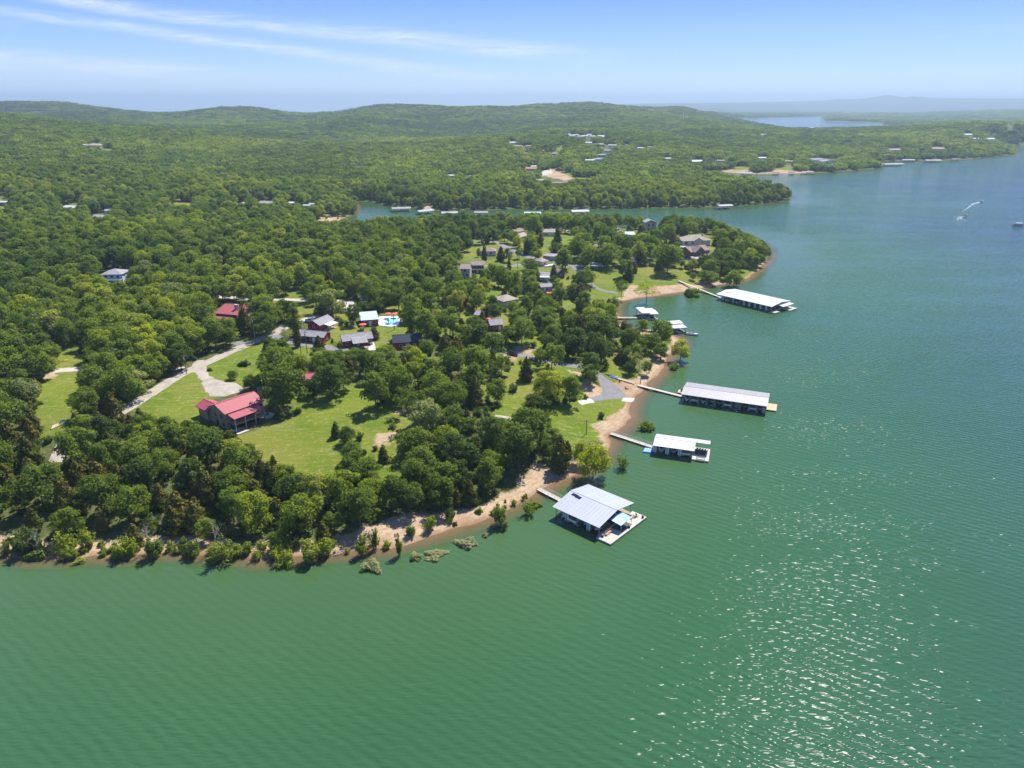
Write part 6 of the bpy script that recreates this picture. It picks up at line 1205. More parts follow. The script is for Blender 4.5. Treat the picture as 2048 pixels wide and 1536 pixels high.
def walkway(label, p0, p1, w=1.5, rail=True, m='deck', nfl=3, name='gangway', z0=.55, z1=.45):
    d = p1 - p0; L = math.hypot(d.x, d.y); th = thing(name, label, 'walkway', (p0.x, p0.y, 0), math.atan2(d.y, d.x), 'floating walkways to the docks'); dz = (max(p0.z, 0) + z0, z1)
    n = max(6, int(L / .5))
    for i in range(n):
        za, zb = (dz[0] + (dz[1] - dz[0]) * k / n for k in (i, i + 1)); mb = MB() if i == 0 else mb; mb.raw([(L * i / n + .02, -w / 2, za), (L * (i + 1) / n - .02, -w / 2, zb), (L * (i + 1) / n - .02, w / 2, zb), (L * i / n + .02, w / 2, za), (L * i / n + .02, -w / 2, za - .1), (L * (i + 1) / n - .02, -w / 2, zb - .1), (L * (i + 1) / n - .02, w / 2, zb - .1), (L * i / n + .02, w / 2, za - .1)], [(0, 1, 2, 3), (7, 6, 5, 4), (0, 4, 5, 1), (1, 5, 6, 2), (2, 6, 7, 3), (3, 7, 4, 0)])
    mb.build('deck_boards', M[m], th)
    for s in (-1, 1): MB().bar((0, s * (w / 2 + .05), dz[0] - .12), (L, s * (w / 2 + .05), dz[1] - .12), .09).build('side_beam', M['dark'], th)
    for k in range(nfl): x = L * (k + .8) / (nfl + .4); MB().box(x - 1.0, x + 1.0, -w / 2 - .35, w / 2 + .35, -.3, .24).build('float', M['float'], th)
    if rail:
        for s in (-1, 1):
            mb = MB().bar((0, s * w / 2, dz[0] + 1.0), (L, s * w / 2, dz[1] + 1.0), .03, n=4).bar((0, s * w / 2, dz[0] + .5), (L, s * w / 2, dz[1] + .5), .02, n=4)
            for i in range(int(L / 2.2) + 1): x = i * 2.2; zz = dz[0] + (dz[1] - dz[0]) * x / L; mb.bar((x, s * w / 2, zz - .05), (x, s * w / 2, zz + 1.0), .03, n=4)
            mb.build('handrail', M['steel'], th)
    return th
# ---- boats
def hull_mesh(L, B_, H_, sheer=.25):
    st = [(0, .92, 0), (.25, 1, 0), (.55, .98, .02), (.8, .66, .10), (.94, .28, .2), (1.0, .03, .28)]; V = []; F = []
    for t_, b_, up in st: x = L * t_; hb = B_ / 2 * b_; zt = H_ + sheer * t_; V += [(x, -hb, zt), (x, -hb * .88, zt * .35 + up * .3), (x, 0, -.25 + up * 1.2), (x, hb * .88, zt * .35 + up * .3), (x, hb, zt)]
    for i in range(len(st) - 1):
        for k in range(4): a = i * 5 + k; F.append((a, a + 5, a + 6, a + 1))
    F.append((0, 1, 2, 3, 4)); return V, F
def motor_boat(label, p, rz, L=6.2, col='boat', cover=None, group='boats on the lake'):
    th = thing('motor_boat', label, 'boat', p, rz, group); V, F = hull_mesh(L, 2.3, .75); MB().raw(V, F).build('hull', M[col], th)
    fb = MB(); fb.slab([(L * .58, -1.05, .86), (L * .80, -.72, .93), (L * .97, 0, 1.0), (L * .80, .72, .93), (L * .58, 1.05, .86)], .08).build('foredeck', M['boat'], th); MB().box(L * .04, L * .58, -.95, .95, .1, .2).build('cockpit_floor', M['seat'], th)
    MB().slab([(L * .52, -.95, .88), (L * .55, -.95, .88), (L * .63, -.6, 1.35), (L * .60, -.6, 1.35)], .02).slab([(L * .60, -.6, 1.35), (L * .60, .6, 1.35), (L * .66, .6, .9), (L * .66, -.6, .9)], .02).slab([(L * .52, .95, .88), (L * .60, .6, 1.35), (L * .63, .6, 1.35), (L * .55, .95, .88)], .02).build('windshield', M['glass'], th)
    for y in (-.5, .5): MB().box(L * .40, L * .48, y - .3, y + .3, .2, .62).box(L * .38, L * .41, y - .3, y + .3, .62, 1.05).build('seat', M['seat'], th)
    MB().box(L * .06, L * .14, -.85, .85, .2, .7).build('stern_bench', M['seat'], th); MB().box(-.45, .08, -.25, .25, .3, 1.1).box(-.35, -.1, -.1, .1, -.4, .3).build('outboard', M['black'], th)
    if cover: MB().slab([(L * .18, -1, 1.9), (L * .6, -1, 1.95), (L * .6, 1, 1.95), (L * .18, 1, 1.9)], .05).build('bimini', M[cover], th)
    return th
def pontoon_boat(label, p, rz, L=7.0, top='navy', fence='boat', group='boats in the dock slips'):
    th = thing('pontoon_boat', label, 'boat', p, rz, group)
    for y in (-.95, .95): mb = MB().bar((0, y, .12), (L * .86, y, .12), .34, n=8).bar((L * .86, y, .12), (L, y, .28), .34, .06, 8); mb.build('pontoon', M['steel'], th)
    MB().box(0, L * .94, -1.25, 1.25, .46, .56).build('deck', M['seat'], th)
    for nm, (a, b_, c, d) in (('side_fence', (.3, L * .9, -1.25, -1.18)), ('side_fence', (.3, L * .9, 1.18, 1.25)), ('bow_fence', (L * .9, L * .9 + .07, -1.25, 1.25)), ('stern_fence', (.3, .37, -1.25, 1.25))): MB().box(a, b_, c, d, .62, 1.15).build(nm, M[fence], th)
    for y in (-.8, .8): MB().box(L * .55, L * .88, y - .32, y + .32, .56, .95).box(L * .55, L * .88, y + (.22 if y > 0 else -.32), y + (.32 if y > 0 else -.22), .95, 1.3).build('bench', M['seat'], th)
    MB().box(L * .38, L * .46, .3, .9, .56, 1.35).build('helm', M['boat'], th); MB().box(-.4, .05, -.25, .25, .3, 1.2).build('outboard', M['black'], th)
    cn = MB().slab([(L * .12, -1.15, 2.5), (L * .62, -1.15, 2.55), (L * .62, 1.15, 2.55), (L * .12, 1.15, 2.5)], .06).build('canopy', M[top], th)
    for x in (L * .14, L * .6):
        for y in (-1.12, 1.12): MB().bar((x, y, 1.1), (x, y, 2.46), .03, n=4).build('canopy_pole', M['steel'], cn)
    return th
def in_slip(th, k, slips, DL, W_, fn, label, frac=.5, **kw):
    x = .5 + (DL - 1.0) * (k + frac) / slips; bl = kw.get('L', 6.2); p = to_world(th, x, 1.2 + bl, 0); return fn(label, p, th.rotation_euler.z - math.pi / 2, **kw)
def chair(label, p, rz, m='brown', group=None):
    c = thing('deck_chair', label, 'chair', p, rz, group); MB().box(-.3, .3, -.3, .3, .36, .44).build('seat', M[m], c); MB().box(-.3, .3, .24, .3, .44, 1.0).build('backrest', M[m], c)
    for sx in (-.27, .27):
        for sy in (-.27, .27): MB().box(sx - .03, sx + .03, sy - .03, sy + .03, 0, .36).build('leg', M[m], c)
def bench(label, p, rz, L=2.4, m='wood'):
    c = thing('bench', label, 'bench', p, rz)
    for k in range(3): MB().box(-L / 2, L / 2, -.3 + k * .2, -.14 + k * .2, .42, .47).build('seat_plank', M[m], c)
    for z in (.62, .82): MB().box(-L / 2, L / 2, .3, .35, z, z + .14).build('back_plank', M[m], c)
    for x in (-L / 2 + .1, L / 2 - .1): MB().box(x - .05, x + .05, -.3, .34, 0, .42).box(x - .05, x + .05, .30, .38, .42, 1.0).build('leg', M[m], c)
# nearest dock: big silver gable, blue awning, open sun deck
d1, L, W_ = dock('nearest large silver-roofed boat dock with a blue awning over its sun deck', ZD, (400, 610), (1085, 920), (940, 285), 3.2, 1.5, 'gable', 'silver_roof', 4, walls=(1, 3))
x0, x1 = L - .4, L + 3.9; planks(d1, 'sun_deck', x0, x1, -.5, W_ + .2, 'deck', .12, .5, 'y'); floats(d1, [(x0 + .1, x1 - .1, -.4 + i * (W_ + .4) / 4, -.7 + (i + 1) * (W_ + .4) / 4) for i in range(4)]); MB().box(x0 + .3, x1 - .9, W_ * .36, W_ * .66, .506, .53).build('deck_dark_sheet', M['dark'], d1)  # dark sheet on the sun deck stands in for the awning's shadow
aw = MB().slab([(L - .3, W_ * .33, 3.0), (L + 3.0, W_ * .33, 2.6), (L + 3.0, W_ * .49, 2.9), (L - .3, W_ * .49, 3.3)], .06).slab([(L - .3, W_ * .494, 3.3), (L + 3.0, W_ * .494, 2.9), (L + 3.0, W_ * .65, 2.6), (L - .3, W_ * .65, 3.0)], .06).build('awning', M['blue_roof'], d1)
for y in (W_ * .34, W_ * .49, W_ * .64): MB().bar((L + 2.9, y, .5), (L + 2.9, y, 2.62), .05).build('awning_post', M['steel'], aw)
rl = MB()
for i in range(8): rl.bar((x1 - .08, -.3 + i * (W_ + .3) / 7, .5), (x1 - .08, -.3 + i * (W_ + .3) / 7, .95), .02, n=4)
rl.build('edge_posts', M['steel'], d1)
for i, (fx, fy) in enumerate(((.16, .36), (.25, .42))):
    sp_ = thing('solar_panel', ('upper' if i else 'lower') + ' of the two dark solar panels on the nearest dock roof', 'solar panel', to_world(d1, L * (.03 + .09 * i) + .8, W_ * (.40 if i == 0 else .385), 3.2 + 1.5 * (.8 if i == 0 else .77) + .08), d1.rotation_euler.z); sp_.rotation_euler.x = 0; sl_ = 1.5 / (W_ / 2)
    MB().slab([(0, 0, 0), (1.7, 0, 0), (1.7, .9, .9 * sl_), (0, .9, .9 * sl_)], .05).build('cells', M['solar'], sp_); MB().slab([(-.05, -.05, -.052 - .05 * sl_), (1.75, -.05, -.052 - .05 * sl_), (1.75, .95, -.052 + .95 * sl_), (-.05, .95, -.052 + .95 * sl_)], .04).build('frame', M['steel'], sp_)
bench('slatted bench on the sun deck of the nearest dock', to_world(d1, L + .9, W_ * .2, .5), d1.rotation_euler.z + math.pi / 2, 3.0)
for i, fy in enumerate((.80, .86, .92)): chair(('first', 'second', 'third')[i] + ' brown chair at the far end of the nearest dock sun deck', to_world(d1, L + 1.2 + .3 * i, W_ * fy, .5), d1.rotation_euler.z + 1 + i, 'seat' if i != 1 else 'brown', 'chairs on the nearest dock')
for i, (dx, dy) in enumerate(((.6, .05), (3.2, .55), (3.3, .95))):
    pl = thing('planter', ('dark tub by the near corner of the sun deck', 'dark tub beside the awning post', 'dark tub at the far corner of the sun deck')[i], 'planter', to_world(d1, L + dx, W_ * dy, .5)); MB().cone((0, 0), .26, 0, .42, 10, .34).build('tub', M['black'], pl); MB().blob((0, 0, .55), .3).build('plant', m_dead, pl)
in_slip(d1, 0, 4, L, W_, motor_boat, 'white motor boat in the left slip of the nearest dock', L=6.4, group='boats in the dock slips'); in_slip(d1, 2, 4, L, W_, motor_boat, 'blue covered motor boat in the third slip of the nearest dock', L=6.2, col='navy', cover='paleblue', group='boats in the dock slips'); in_slip(d1, 1, 4, L, W_, pontoon_boat, 'pontoon boat with pale canopy in the nearest dock', top='paleblue'); in_slip(d1, 3, 4, L, W_, motor_boat, 'dark motor boat in the right slip of the nearest dock', L=6.0, col='maroon', group='boats in the dock slips')
g0 = Gz(ZD, 200, 372); walkway('short walkway from the sandy landing to the nearest dock', g0, to_world(d1, 1.2, W_ * .47, 0), 1.5, True, 'deck', 2)
pl = thing('mooring_beam', 'yellowish mooring beam on the sand beside the short walkway', 'beam', Gz(ZD, 165, 362)); e_ = Gz(ZD, 240, 398) - Vector(pl.location); MB().bar((0, 0, .25), (e_.x, e_.y, .45), .14).build('beam', M['newwood'], pl)
# white-roofed dock with the blue float
d2, L, W_ = dock('white-roofed boat dock with a blue float and open end deck', HK, (460, 522), (1520, 668), (605, 232), 3.1, .9, 'gable', 'white_roof', 3, walls=(0, 1, 2))
ex = roof_mesh(4.0, W_ / 2 - .2, 3.1, .9, 'shed', .0, .12, L - .3, W_ / 2)
MB().slab([(L - .2, W_ / 2, 4.0), (L + 4.2, W_ / 2, 4.0), (L + 4.2, W_, 3.1), (L - .2, W_, 3.1)], .12).build('roof_extension', M['white_roof'], d2); MB().bar((L + 4.0, W_ - .2, .5), (L + 4.0, W_ - .2, 3.0), .07).build('post', M['steel'], d2)
planks(d2, 'end_deck', L - .5, L + 4.4, -.3, W_ - .3, 'deck', .12, .5, 'y'); floats(d2, [(L - .3, L + 4.2, -.2, 2.2), (L - .3, L + 4.2, 3, 5.5)]); MB().box(L + .2, L + 3.2, W_ * .38, W_ * .75, .506, .53).build('deck_dark_sheet', M['dark'], d2)  # dark sheet on the end deck, reaching under the roof extension
for i in range(4): chair(('first', 'second', 'third', 'fourth')[i] + ' dark chair under the white roof extension, counted from the dock', to_world(d2, L + .6 + i * .85, W_ * .66, .5), d2.rotation_euler.z + .3 * i, 'brown', 'chairs on the white-roofed dock')
bench('long white-wood bench on the open end deck of the white-roofed dock', to_world(d2, L + 2.0, .4, .5), d2.rotation_euler.z + math.pi, 2.6, 'deck')
in_slip(d2, 2, 3, L, W_, pontoon_boat, 'white-fenced pontoon boat in the right slip of the white-roofed dock', L=6.4, top='maroon'); in_slip(d2, 0, 3, L, W_, motor_boat, 'covered grey boat in the left slip of the white-roofed dock', L=5.8, col='grey', group='boats in the dock slips'); in_slip(d2, 1, 3, L, W_, motor_boat, 'dark boat in the middle slip of the white-roofed dock', L=5.8, col='navy', group='boats in the dock slips')
fl = thing('swim_float', 'bright blue inflatable float beside the white-roofed dock', 'float'); q = [Vector(at_z(HK[0] + x / HK[2], HK[1] + y / HK[2], .3)) for x, y in ((195, 685), (470, 712), (485, 605), (255, 578))]; fl.location = (q[0].x, q[0].y, 0); e1, e2 = q[1] - q[0], q[3] - q[0]
MB().slab([(0, 0, .3), (e1.x, e1.y, .3), (e1.x + e2.x, e1.y + e2.y, .3), (e2.x, e2.y, .3)], .35).build('base', M['blue'], fl)
for i in range(3):
    for j in range(2): a, b_ = .06 + i * .22, .1 + j * .42; P = [e1 * (a + u_) + e2 * (b_ + v_) for u_, v_ in ((0, 0), (.18, 0), (.18, .36), (0, .36))]; MB().slab([(p.x, p.y, .38) for p in P], .07).build('cushion', M['paleblue'], fl)
MB().bar((e1.x * .86, e1.y * .86, .4), (e1.x * .86 + e2.x, e1.y * .86 + e2.y, .4), .35, n=8).build('bolster', M['blue'], fl)
walkway('railed walkway from the sand to the white-roofed dock with the blue float', Gz(Z6, 940, 788), to_world(d2, .8, W_ * .45, 0), 1.5, True, 'deck', 3)
# long ribbed dock
d3, L, W_ = dock('long boat dock with a weathered beige ribbed roof, ten slips', HJ, (205, 402), (1815, 632), (312, 176), 3.2, .8, 'gable', 'tan_roof', 10)
planks(d3, 'end_platform', L - .3, L + 3.0, W_ * .30, W_ * .78, 'newwood', .12, .5, 'y'); floats(d3, [(L - .2, L + 2.9, W_ * .32, W_ * .74)]); planks(d3, 'corner_platform', -2.4, .4, W_ * .62, W_ * .86, 'newwood', .12, .5, 'y'); floats(d3, [(-2.3, .3, W_ * .64, W_ * .84)]); MB().box(L - 1.6, L - .2, .3, .5, .4, 2.4).build('end_screen', M['wood'], d3)
bk = thing('barrel', 'dark barrel on the small corner platform of the long beige dock', 'barrel', to_world(d3, -1.2, W_ * .76, .5)); MB().cone((0, 0), .35, 0, 1.0, 12, .33).build('drum', M['black'], bk); MB().cone((0, 0), .37, 1.0, 1.04, 12, .37).build('lid', M['dark'], bk)
for k, (fn, lab, kw) in {0: (motor_boat, 'white motor boat in the first slip from the walkway of the long beige dock', dict(col='boat')), 1: (pontoon_boat, 'white pontoon boat in the second slip of the long beige dock', dict(top='paleblue')), 2: (motor_boat, 'white boat with grey cover in the third slip of the long beige dock', dict(col='boat', cover='grey')), 4: (motor_boat, 'navy motor boat in the fifth slip of the long beige dock', dict(col='navy')), 5: (pontoon_boat, 'pontoon boat with navy canopy in the sixth slip of the long beige dock', dict(top='navy')), 7: (motor_boat, 'maroon motor boat in the eighth slip of the long beige dock', dict(col='maroon')), 8: (pontoon_boat, 'pontoon boat with maroon canopy in the ninth slip of the long beige dock', dict(top='maroon')), 9: (motor_boat, 'dark motor boat in the last slip of the long beige dock', dict(col='navy', cover='navy'))}.items():
    if fn is motor_boat: kw['group'] = 'boats in the dock slips'; kw['L'] = 5.6
    else: kw['L'] = 6.0
    in_slip(d3, k, 10, L, W_, fn, lab, **kw)
walkway('straight weathered walkway from the ramp beach to the long beige dock', Gz(Z6, 1098, 505), to_world(d3, .4, W_ * .38, 0), 1.4, False, 'deck', 4)
# second long dock and the two small ones
d4, L, W_ = dock('long white-roofed dock off the far beach', HM, (138, 318), (1410, 610), (590, 203), 3.2, 1.1, 'gable', 'white_roof', 10, walls=(1, 3, 5, 6, 7, 8, 9))
MB().slab([(L - 1, W_ * .35, 3.0), (L + 2.8, W_ * .35, 2.7), (L + 2.8, W_ * .9, 2.7), (L - 1, W_ * .9, 3.0)], .1).build('lower_end_roof', M['white_roof'], d4); planks(d4, 'near_end_deck', L - .6, L + 2.4, -.2, W_ * .22, 'deck', .12, .5, 'y'); planks(d4, 'far_end_deck', L - .6, L + 4.6, W_ * .55, W_ * .95, 'deck', .12, .5, 'y'); floats(d4, [(L, L + 2.2, 0, W_ * .2), (L, L + 4.4, W_ * .6, W_ * .9)]); MB().slab([(L * .06, W_ * .28, 3.95), (L * .06 + 3.4, W_ * .28, 3.95), (L * .06 + 3.4, W_ * .37, 4.1), (L * .06, W_ * .37, 4.1)], .1).build('roof_hatch', M['grey'], d4)
for k, lab in ((1, 'white motor boat in the second slip of the long white-roofed dock'), (3, 'white curved-bow boat in the fourth slip of the long white-roofed dock'), (0, 'boat with pale canopy in the end slip of the long white-roofed dock')): in_slip(d4, k, 10, L, W_, motor_boat, lab, L=5.6, group='boats in the dock slips', cover='paleblue' if k == 0 else None)
walkway('thin walkway from the far beach past the bright bush to the long white dock', Gz(HE, 1515, 915), to_world(d4, .6, W_ * .25, 0), 1.3, False, 'deck', 4)
d5, L, W_ = dock('small white dock with a stepped two-level roof in the bay', HN, (650, 350), (1055, 332), (488, 210), 3.0, .5, 'gable', 'white_roof', 2)
MB().slab([(L * .02, .2, 3.55), (L * .52, .2, 3.55), (L * .52, W_ - .2, 3.75), (L * .02, W_ - .2, 3.75)], .12).build('upper_roof', M['white_roof'], d5); planks(d5, 'side_deck', .3, L - .2, -.4, .8, 'deck', .1, .45); in_slip(d5, 0, 2, L, W_, motor_boat, 'white boat inside the small stepped-roof dock', frac=.9, L=5.5, group='boats in the dock slips'); in_slip(d5, 1, 2, L, W_, motor_boat, 'dark boat inside the small stepped-roof dock', frac=.6, L=5.2, col='navy', group='boats in the dock slips')
walkway('tan plank walkway to the small stepped-roof dock', G(HN[0] - 30 / HN[2], HN[1] + 452 / HN[2]), to_world(d5, .2, W_ * .32, 0), 1.6, False, 'newwood', 3)
d6, L, W_ = dock('small dock with two white lean-to roofs behind the bright shore tree', HN, (1310, 690), (1740, 662), (1200, 590), 2.7, .3, 'shed', 'white_roof', 2)
MB().slab([(-.4, W_ * .72, 3.3), (L + .3, W_ * .72, 3.3), (L + .3, W_ * 1.35, 3.6), (-.4, W_ * 1.35, 3.6)], .12).build('upper_roof', M['white_roof'], d6)
motor_boat('white boat poking out of the small dock with two lean-to roofs', to_world(d6, L - 1.0, -1.2, 0), d6.rotation_euler.z - .75, 6.0, 'boat', None, 'boats in the dock slips'); walkway('grey walkway to the small dock behind the bright shore tree', G(HN[0] + 660 / HN[2], HN[1] + 735 / HN[2]), to_world(d6, .2, W_ * .3, 0), 1.5, False, 'deck', 3)
# far docks: window, near-left, near-right, far-left roof corners, kind, roof, slips, label
FD = [(HG, (1200, 205), (1482, 195), (1200, 176), 'gable', 'tan_roof', 5, 'far grey-roofed dock alone in the cove'), (HG, (1600, 248), (1825, 225), (1590, 228), 'gable', 'silver_roof', 3, 'cove dock with a pale peaked roof below the sandy track'), (HG, (1925, 270), (2170, 262), (1970, 235), 'gable', 'silver_roof', 4, 'second pale cove dock right of the sandy track'),
      (HG, (235, 408), (370, 412), (250, 378), 'gable', 'pool_roof', 3, 'bluish dock roof at the foot of the cove beach'), (HG, (460, 425), (612, 428), (465, 388), 'gable', 'white_roof', 3, 'white dock roof at the right end of the cove beach'), (Z2, (1018, 806), (1100, 806), (1025, 792), 'gable', 'tan_roof', 3, 'third cove dock, beige roof, behind the treetops'),
      (Z2, (1312, 810), (1412, 810), (1305, 788), 'gable', 'white_roof', 3, 'wide white cove dock in front of the earth bank'), (Z2, (1592, 800), (1695, 798), (1584, 778), 'gable', 'white_roof', 3, 'last white cove dock before the open channel'), (Z3, (380, 720), (458, 716), (385, 712), 'arch', 'tan_roof', 3, 'low round-roofed dock under the far wooded bank'),
      (Z3, (495, 535), (560, 537), (495, 528), 'gable', 'tan_roof', 3, 'grey dock at the left of the far dock beach'), (Z3, (668, 535), (710, 536), (668, 530), 'gable', 'brown_sh', 2, 'small dark dock in the middle of the far dock beach'), (Z3, (762, 534), (792, 534), (762, 529), 'gable', 'brown_sh', 2, 'tiny dark dock on the far dock beach'), (Z3, (836, 532), (900, 532), (836, 524), 'gable', 'tan_sh', 3, 'pinkish-roofed dock at the right of the far dock beach'),
      (Z3, (1268, 490), (1395, 488), (1275, 484), 'gable', 'tan_roof', 9, 'very long dock off the far point'), (Z3, (1195, 480), (1245, 480), (1197, 472), 'gable', 'white_roof', 3, 'white dock tucked behind the very long one'), (Z3, (1388, 466), (1455, 466), (1388, 458), 'gable', 'tan_roof', 4, 'left of the two paired docks on the far right shore'), (Z3, (1515, 468), (1602, 468), (1515, 460), 'gable', 'tan_roof', 5, 'right of the two paired docks on the far right shore'),
      (Z3, (1655, 460), (1700, 460), (1655, 455), 'gable', 'brown_sh', 2, 'small dark dock right of the paired docks'), (Z3, (1880, 380), (1945, 380), (1882, 373), 'gable', 'white_roof', 4, 'white dock behind the farthest right point')]
for o, a, b_, c, kd, rf, ns, lab in FD: dock(lab, o, a, b_, c, 3.0, 1.0, kd, rf, ns, False, 'small far docks')
# ------------------------------------------------------------------ boats under way
def wake(label, pts, w0, w1):
    th = thing('boat_wake', label, 'wake', (0, 0, 0)); P = [Vector(at_z(u, v, 0.05)) for u, v in pts]; V = []; F = []; n = len(P)
    for i, p in enumerate(P):
        d = (P[min(i + 1, n - 1)] - P[max(i - 1, 0)]).normalized(); nn = Vector((-d.y, d.x, 0)); w_ = w0 + (w1 - w0) * i / (n - 1); h_ = .10 * (1 - i / (n - 1)) + .06
        for s, z in ((-1, .03), (-.55, h_), (0, h_ * .4), (.55, h_), (1, .03)): V.append(tuple(p + nn * (w_ * s) + Vector((0, 0, z))))
    for i in range(n - 1):
        for k in range(4): F.append((i * 5 + k, i * 5 + k + 1, i * 5 + k + 6, i * 5 + k + 5))
    MB().raw(V, F).build('foam', m_foam, th, smooth=True)
ZP = (1880, 380, 12.19); pp = lambda x, y: (ZP[0] + x / ZP[2], ZP[1] + y / ZP[2])
b1_ = Vector(at_z(*pp(985, 292), 0)); b0_ = Vector(at_z(*pp(860, 320), 0)); motor_boat('upper white speedboat racing away with a straight wake', (b1_.x, b1_.y, .2), math.atan2((b1_ - b0_).y, (b1_ - b0_).x), 7.5, 'boat')
wake('straight foam wake behind the upper speedboat', [pp(970, 296), pp(900, 312), pp(840, 330), pp(760, 372), pp(690, 430), pp(610, 480), pp(540, 540)], 1.6, .35)
wake('spreading side foam of the upper speedboat', [pp(960, 300), pp(880, 318), pp(800, 330), pp(730, 345)], 0.9, .3)
b1_ = Vector(at_z(*pp(590, 640), 0)); b0_ = Vector(at_z(*pp(480, 665), 0)); motor_boat('lower white speedboat turning in a burst of foam', (b1_.x, b1_.y, .2), math.atan2((b1_ - b0_).y, (b1_ - b0_).x), 7.5, 'boat', 'navy')
wake('broad foam patch behind the turning speedboat', [pp(620, 640), pp(540, 650), pp(460, 662), pp(390, 665), pp(340, 658)], 1.7, 1.0)
wake('curved foam trail below the turning speedboat', [pp(520, 665), pp(490, 700), pp(540, 715), pp(600, 735), pp(655, 755)], 1.0, .3); wake('small foam spur left of the turning speedboat', [pp(450, 690), pp(430, 715), pp(415, 740)], 0.7, .3)
q = Vector(at_z(2044, 452, 0)); pontoon_boat('dark pontoon boat with white canopy leaving at the right edge', (q.x + .5, q.y, .1), 2.9, 8.5, 'boat', 'maroon', 'boats on the lake')

# ------------------------------------------------------------------ swimming pool
th = thing('swimming_pool', 'bright blue swimming pool in a white deck beside the pool house', 'pool'); P = [Gz(HC, x, y) for x, y in ((1160, 312), (1462, 306), (1450, 440), (1330, 462), (1140, 442))]; zz = sum(p.z for p in P) / 5 + .25; th.location = (P[0].x, P[0].y, zz); lw = lambda x, y: tuple((Vector(at_z(HC[0] + x / HC[2], HC[1] + y / HC[2], zz)) - Vector(th.location))[:2])
MB().slab([(*lw(x, y), 0) for x, y in ((1160, 312), (1140, 442), (1330, 462), (1450, 440), (1462, 306))][::-1], .9).build('deck', M['white'], th); MB().slab([(*lw(x, y), .03) for x, y in ((1252, 338), (1420, 332), (1436, 350), (1425, 415), (1385, 432), (1262, 428), (1240, 400))][::-1], .02).build('pool_water', M['tile'], th)
MB().slab([(*lw(x, y), .5) for x, y in ((1270, 365), (1285, 362), (1315, 388), (1300, 392))][::-1], .05).build('slide', M['black'], th)
for x, y, lab in ((1270, 425, 'left blue lounger on the pool edge'), (1300, 430, 'middle blue lounger on the pool edge'), (1380, 428, 'right blue lounger on the pool edge')):
    c = thing('lounger', lab, 'lounger', at_z(HC[0] + x / HC[2], HC[1] + y / HC[2], zz), .4, 'blue loungers by the pool'); MB().box(-.9, .5, -.4, .4, .3, .4).build('seat', M['blue'], c); MB().slab([(.5, -.4, .4), (1.1, -.4, .8), (1.1, .4, .8), (.5, .4, .4)], .08).build('backrest', M['blue'], c)
    for sx in (-.8, .4):
        for sy in (-.33, .33): MB().box(sx - .03, sx + .03, sy - .03, sy + .03, 0, .3).build('leg', M['white'], c)
def umbrella(label, o, x, y, r=1.5, hgt=2.5):
    p = Gz(o, x, y, hgt); th = thing('umbrella', label, 'umbrella', p, 0, 'red garden umbrellas'); mb = MB(); V = [(0, 0, hgt + .45)] + [(r * math.cos(k * math.pi / 4), r * math.sin(k * math.pi / 4), hgt) for k in range(8)]
    mb.raw(V, [(0, 1 + k, 1 + (k + 1) % 8) for k in range(8)]).build('canopy', M['red'], th); MB().bar((0, 0, -.1), (0, 0, hgt + .4), .05).build('pole', M['white'], th); MB().cone((0, 0), .4, -.1, .12, 10, .3).build('foot', M['black'], th)
umbrella('left red umbrella behind the swimming pool', HC, 1290, 268); umbrella('right red umbrella behind the swimming pool', HC, 1396, 265); umbrella('red umbrella over the seats on the cabin lawn', HC, 918, 428, 1.7); umbrella('red umbrella by the shed above the small red cabin', HF, 878, 235, 1.2)
p = Gz(HC, 915, 492); th = thing('picnic_table', 'dark picnic table under the red umbrella on the cabin lawn', 'table', p, .5); MB().box(-1, 1, -.4, .4, .7, .76).build('tabletop', M['brown'], th)
for s in (-1, 1): MB().box(-1, 1, s * .75 - .14, s * .75 + .14, .42, .47).build('bench', M['brown'], th)
for s in (-.7, .7): MB().box(s - .05, s + .05, -.7, .7, .34, .42).box(s - .05, s + .05, -.2, .2, 0, .7).build('trestle', M['brown'], th)
for i, (x, y) in enumerate(((590, 225), (685, 225), (430, 225), (560, 165))):
    p = Gz(HC, x, y + 25); th = thing('garden_tank', ('pale green tank on the gravel pad, middle one', 'pale green tank at the right end of the gravel pad', 'small white tank at the left of the gravel pad', 'white tank at the back of the gravel pad')[i], 'tank', p); r_ = (1.5, 1.8, 1.0, 1.0)[i]
    MB().bar((0, 0, -.3), (0, 0, r_ * 1.3), r_, r_, 14).build('shell', M['green' if i < 2 else 'white'], th); MB().cone((0, 0), r_ * 1.02, r_ * 1.3, r_ * 1.3 + .4, 14, .2).build('lid', M['white'], th)

# ------------------------------------------------------------------ utility poles
def pole(label, o, xf, yf, xt, yt, box=True):
    p = Gz(o, xf, yf); u, v = o[0] + xf / o[2], o[1] + yf / o[2]; d = (p - Vector((0, 0, CAMH))).length; dep = math.asin((CAMH - p.z) / d); hh = (yf - yt) / o[2] / (FPX / d * math.cos(dep)); th = thing('utility_pole', label, 'utility pole', p, random.uniform(-.4, .4), 'wooden utility poles')
    MB().bar((0, 0, -.8), (0, 0, hh), .17, .11, 8).build('pole', M['pole'], th); ca_ = MB().box(-1.1, 1.1, -.06, .06, hh - .9, hh - .75).build('crossarm', M['pole'], th)
    for x in (-1, -.4, .4, 1): MB().bar((x, 0, hh - .75), (x, 0, hh - .55), .05, .03).build('insulator', M['white'], ca_)
    if box: MB().bar((.0, -.32, hh - 2.0), (.0, -.32, hh - 1.1), .22, .22, 10).build('transformer', M['steel'], th)
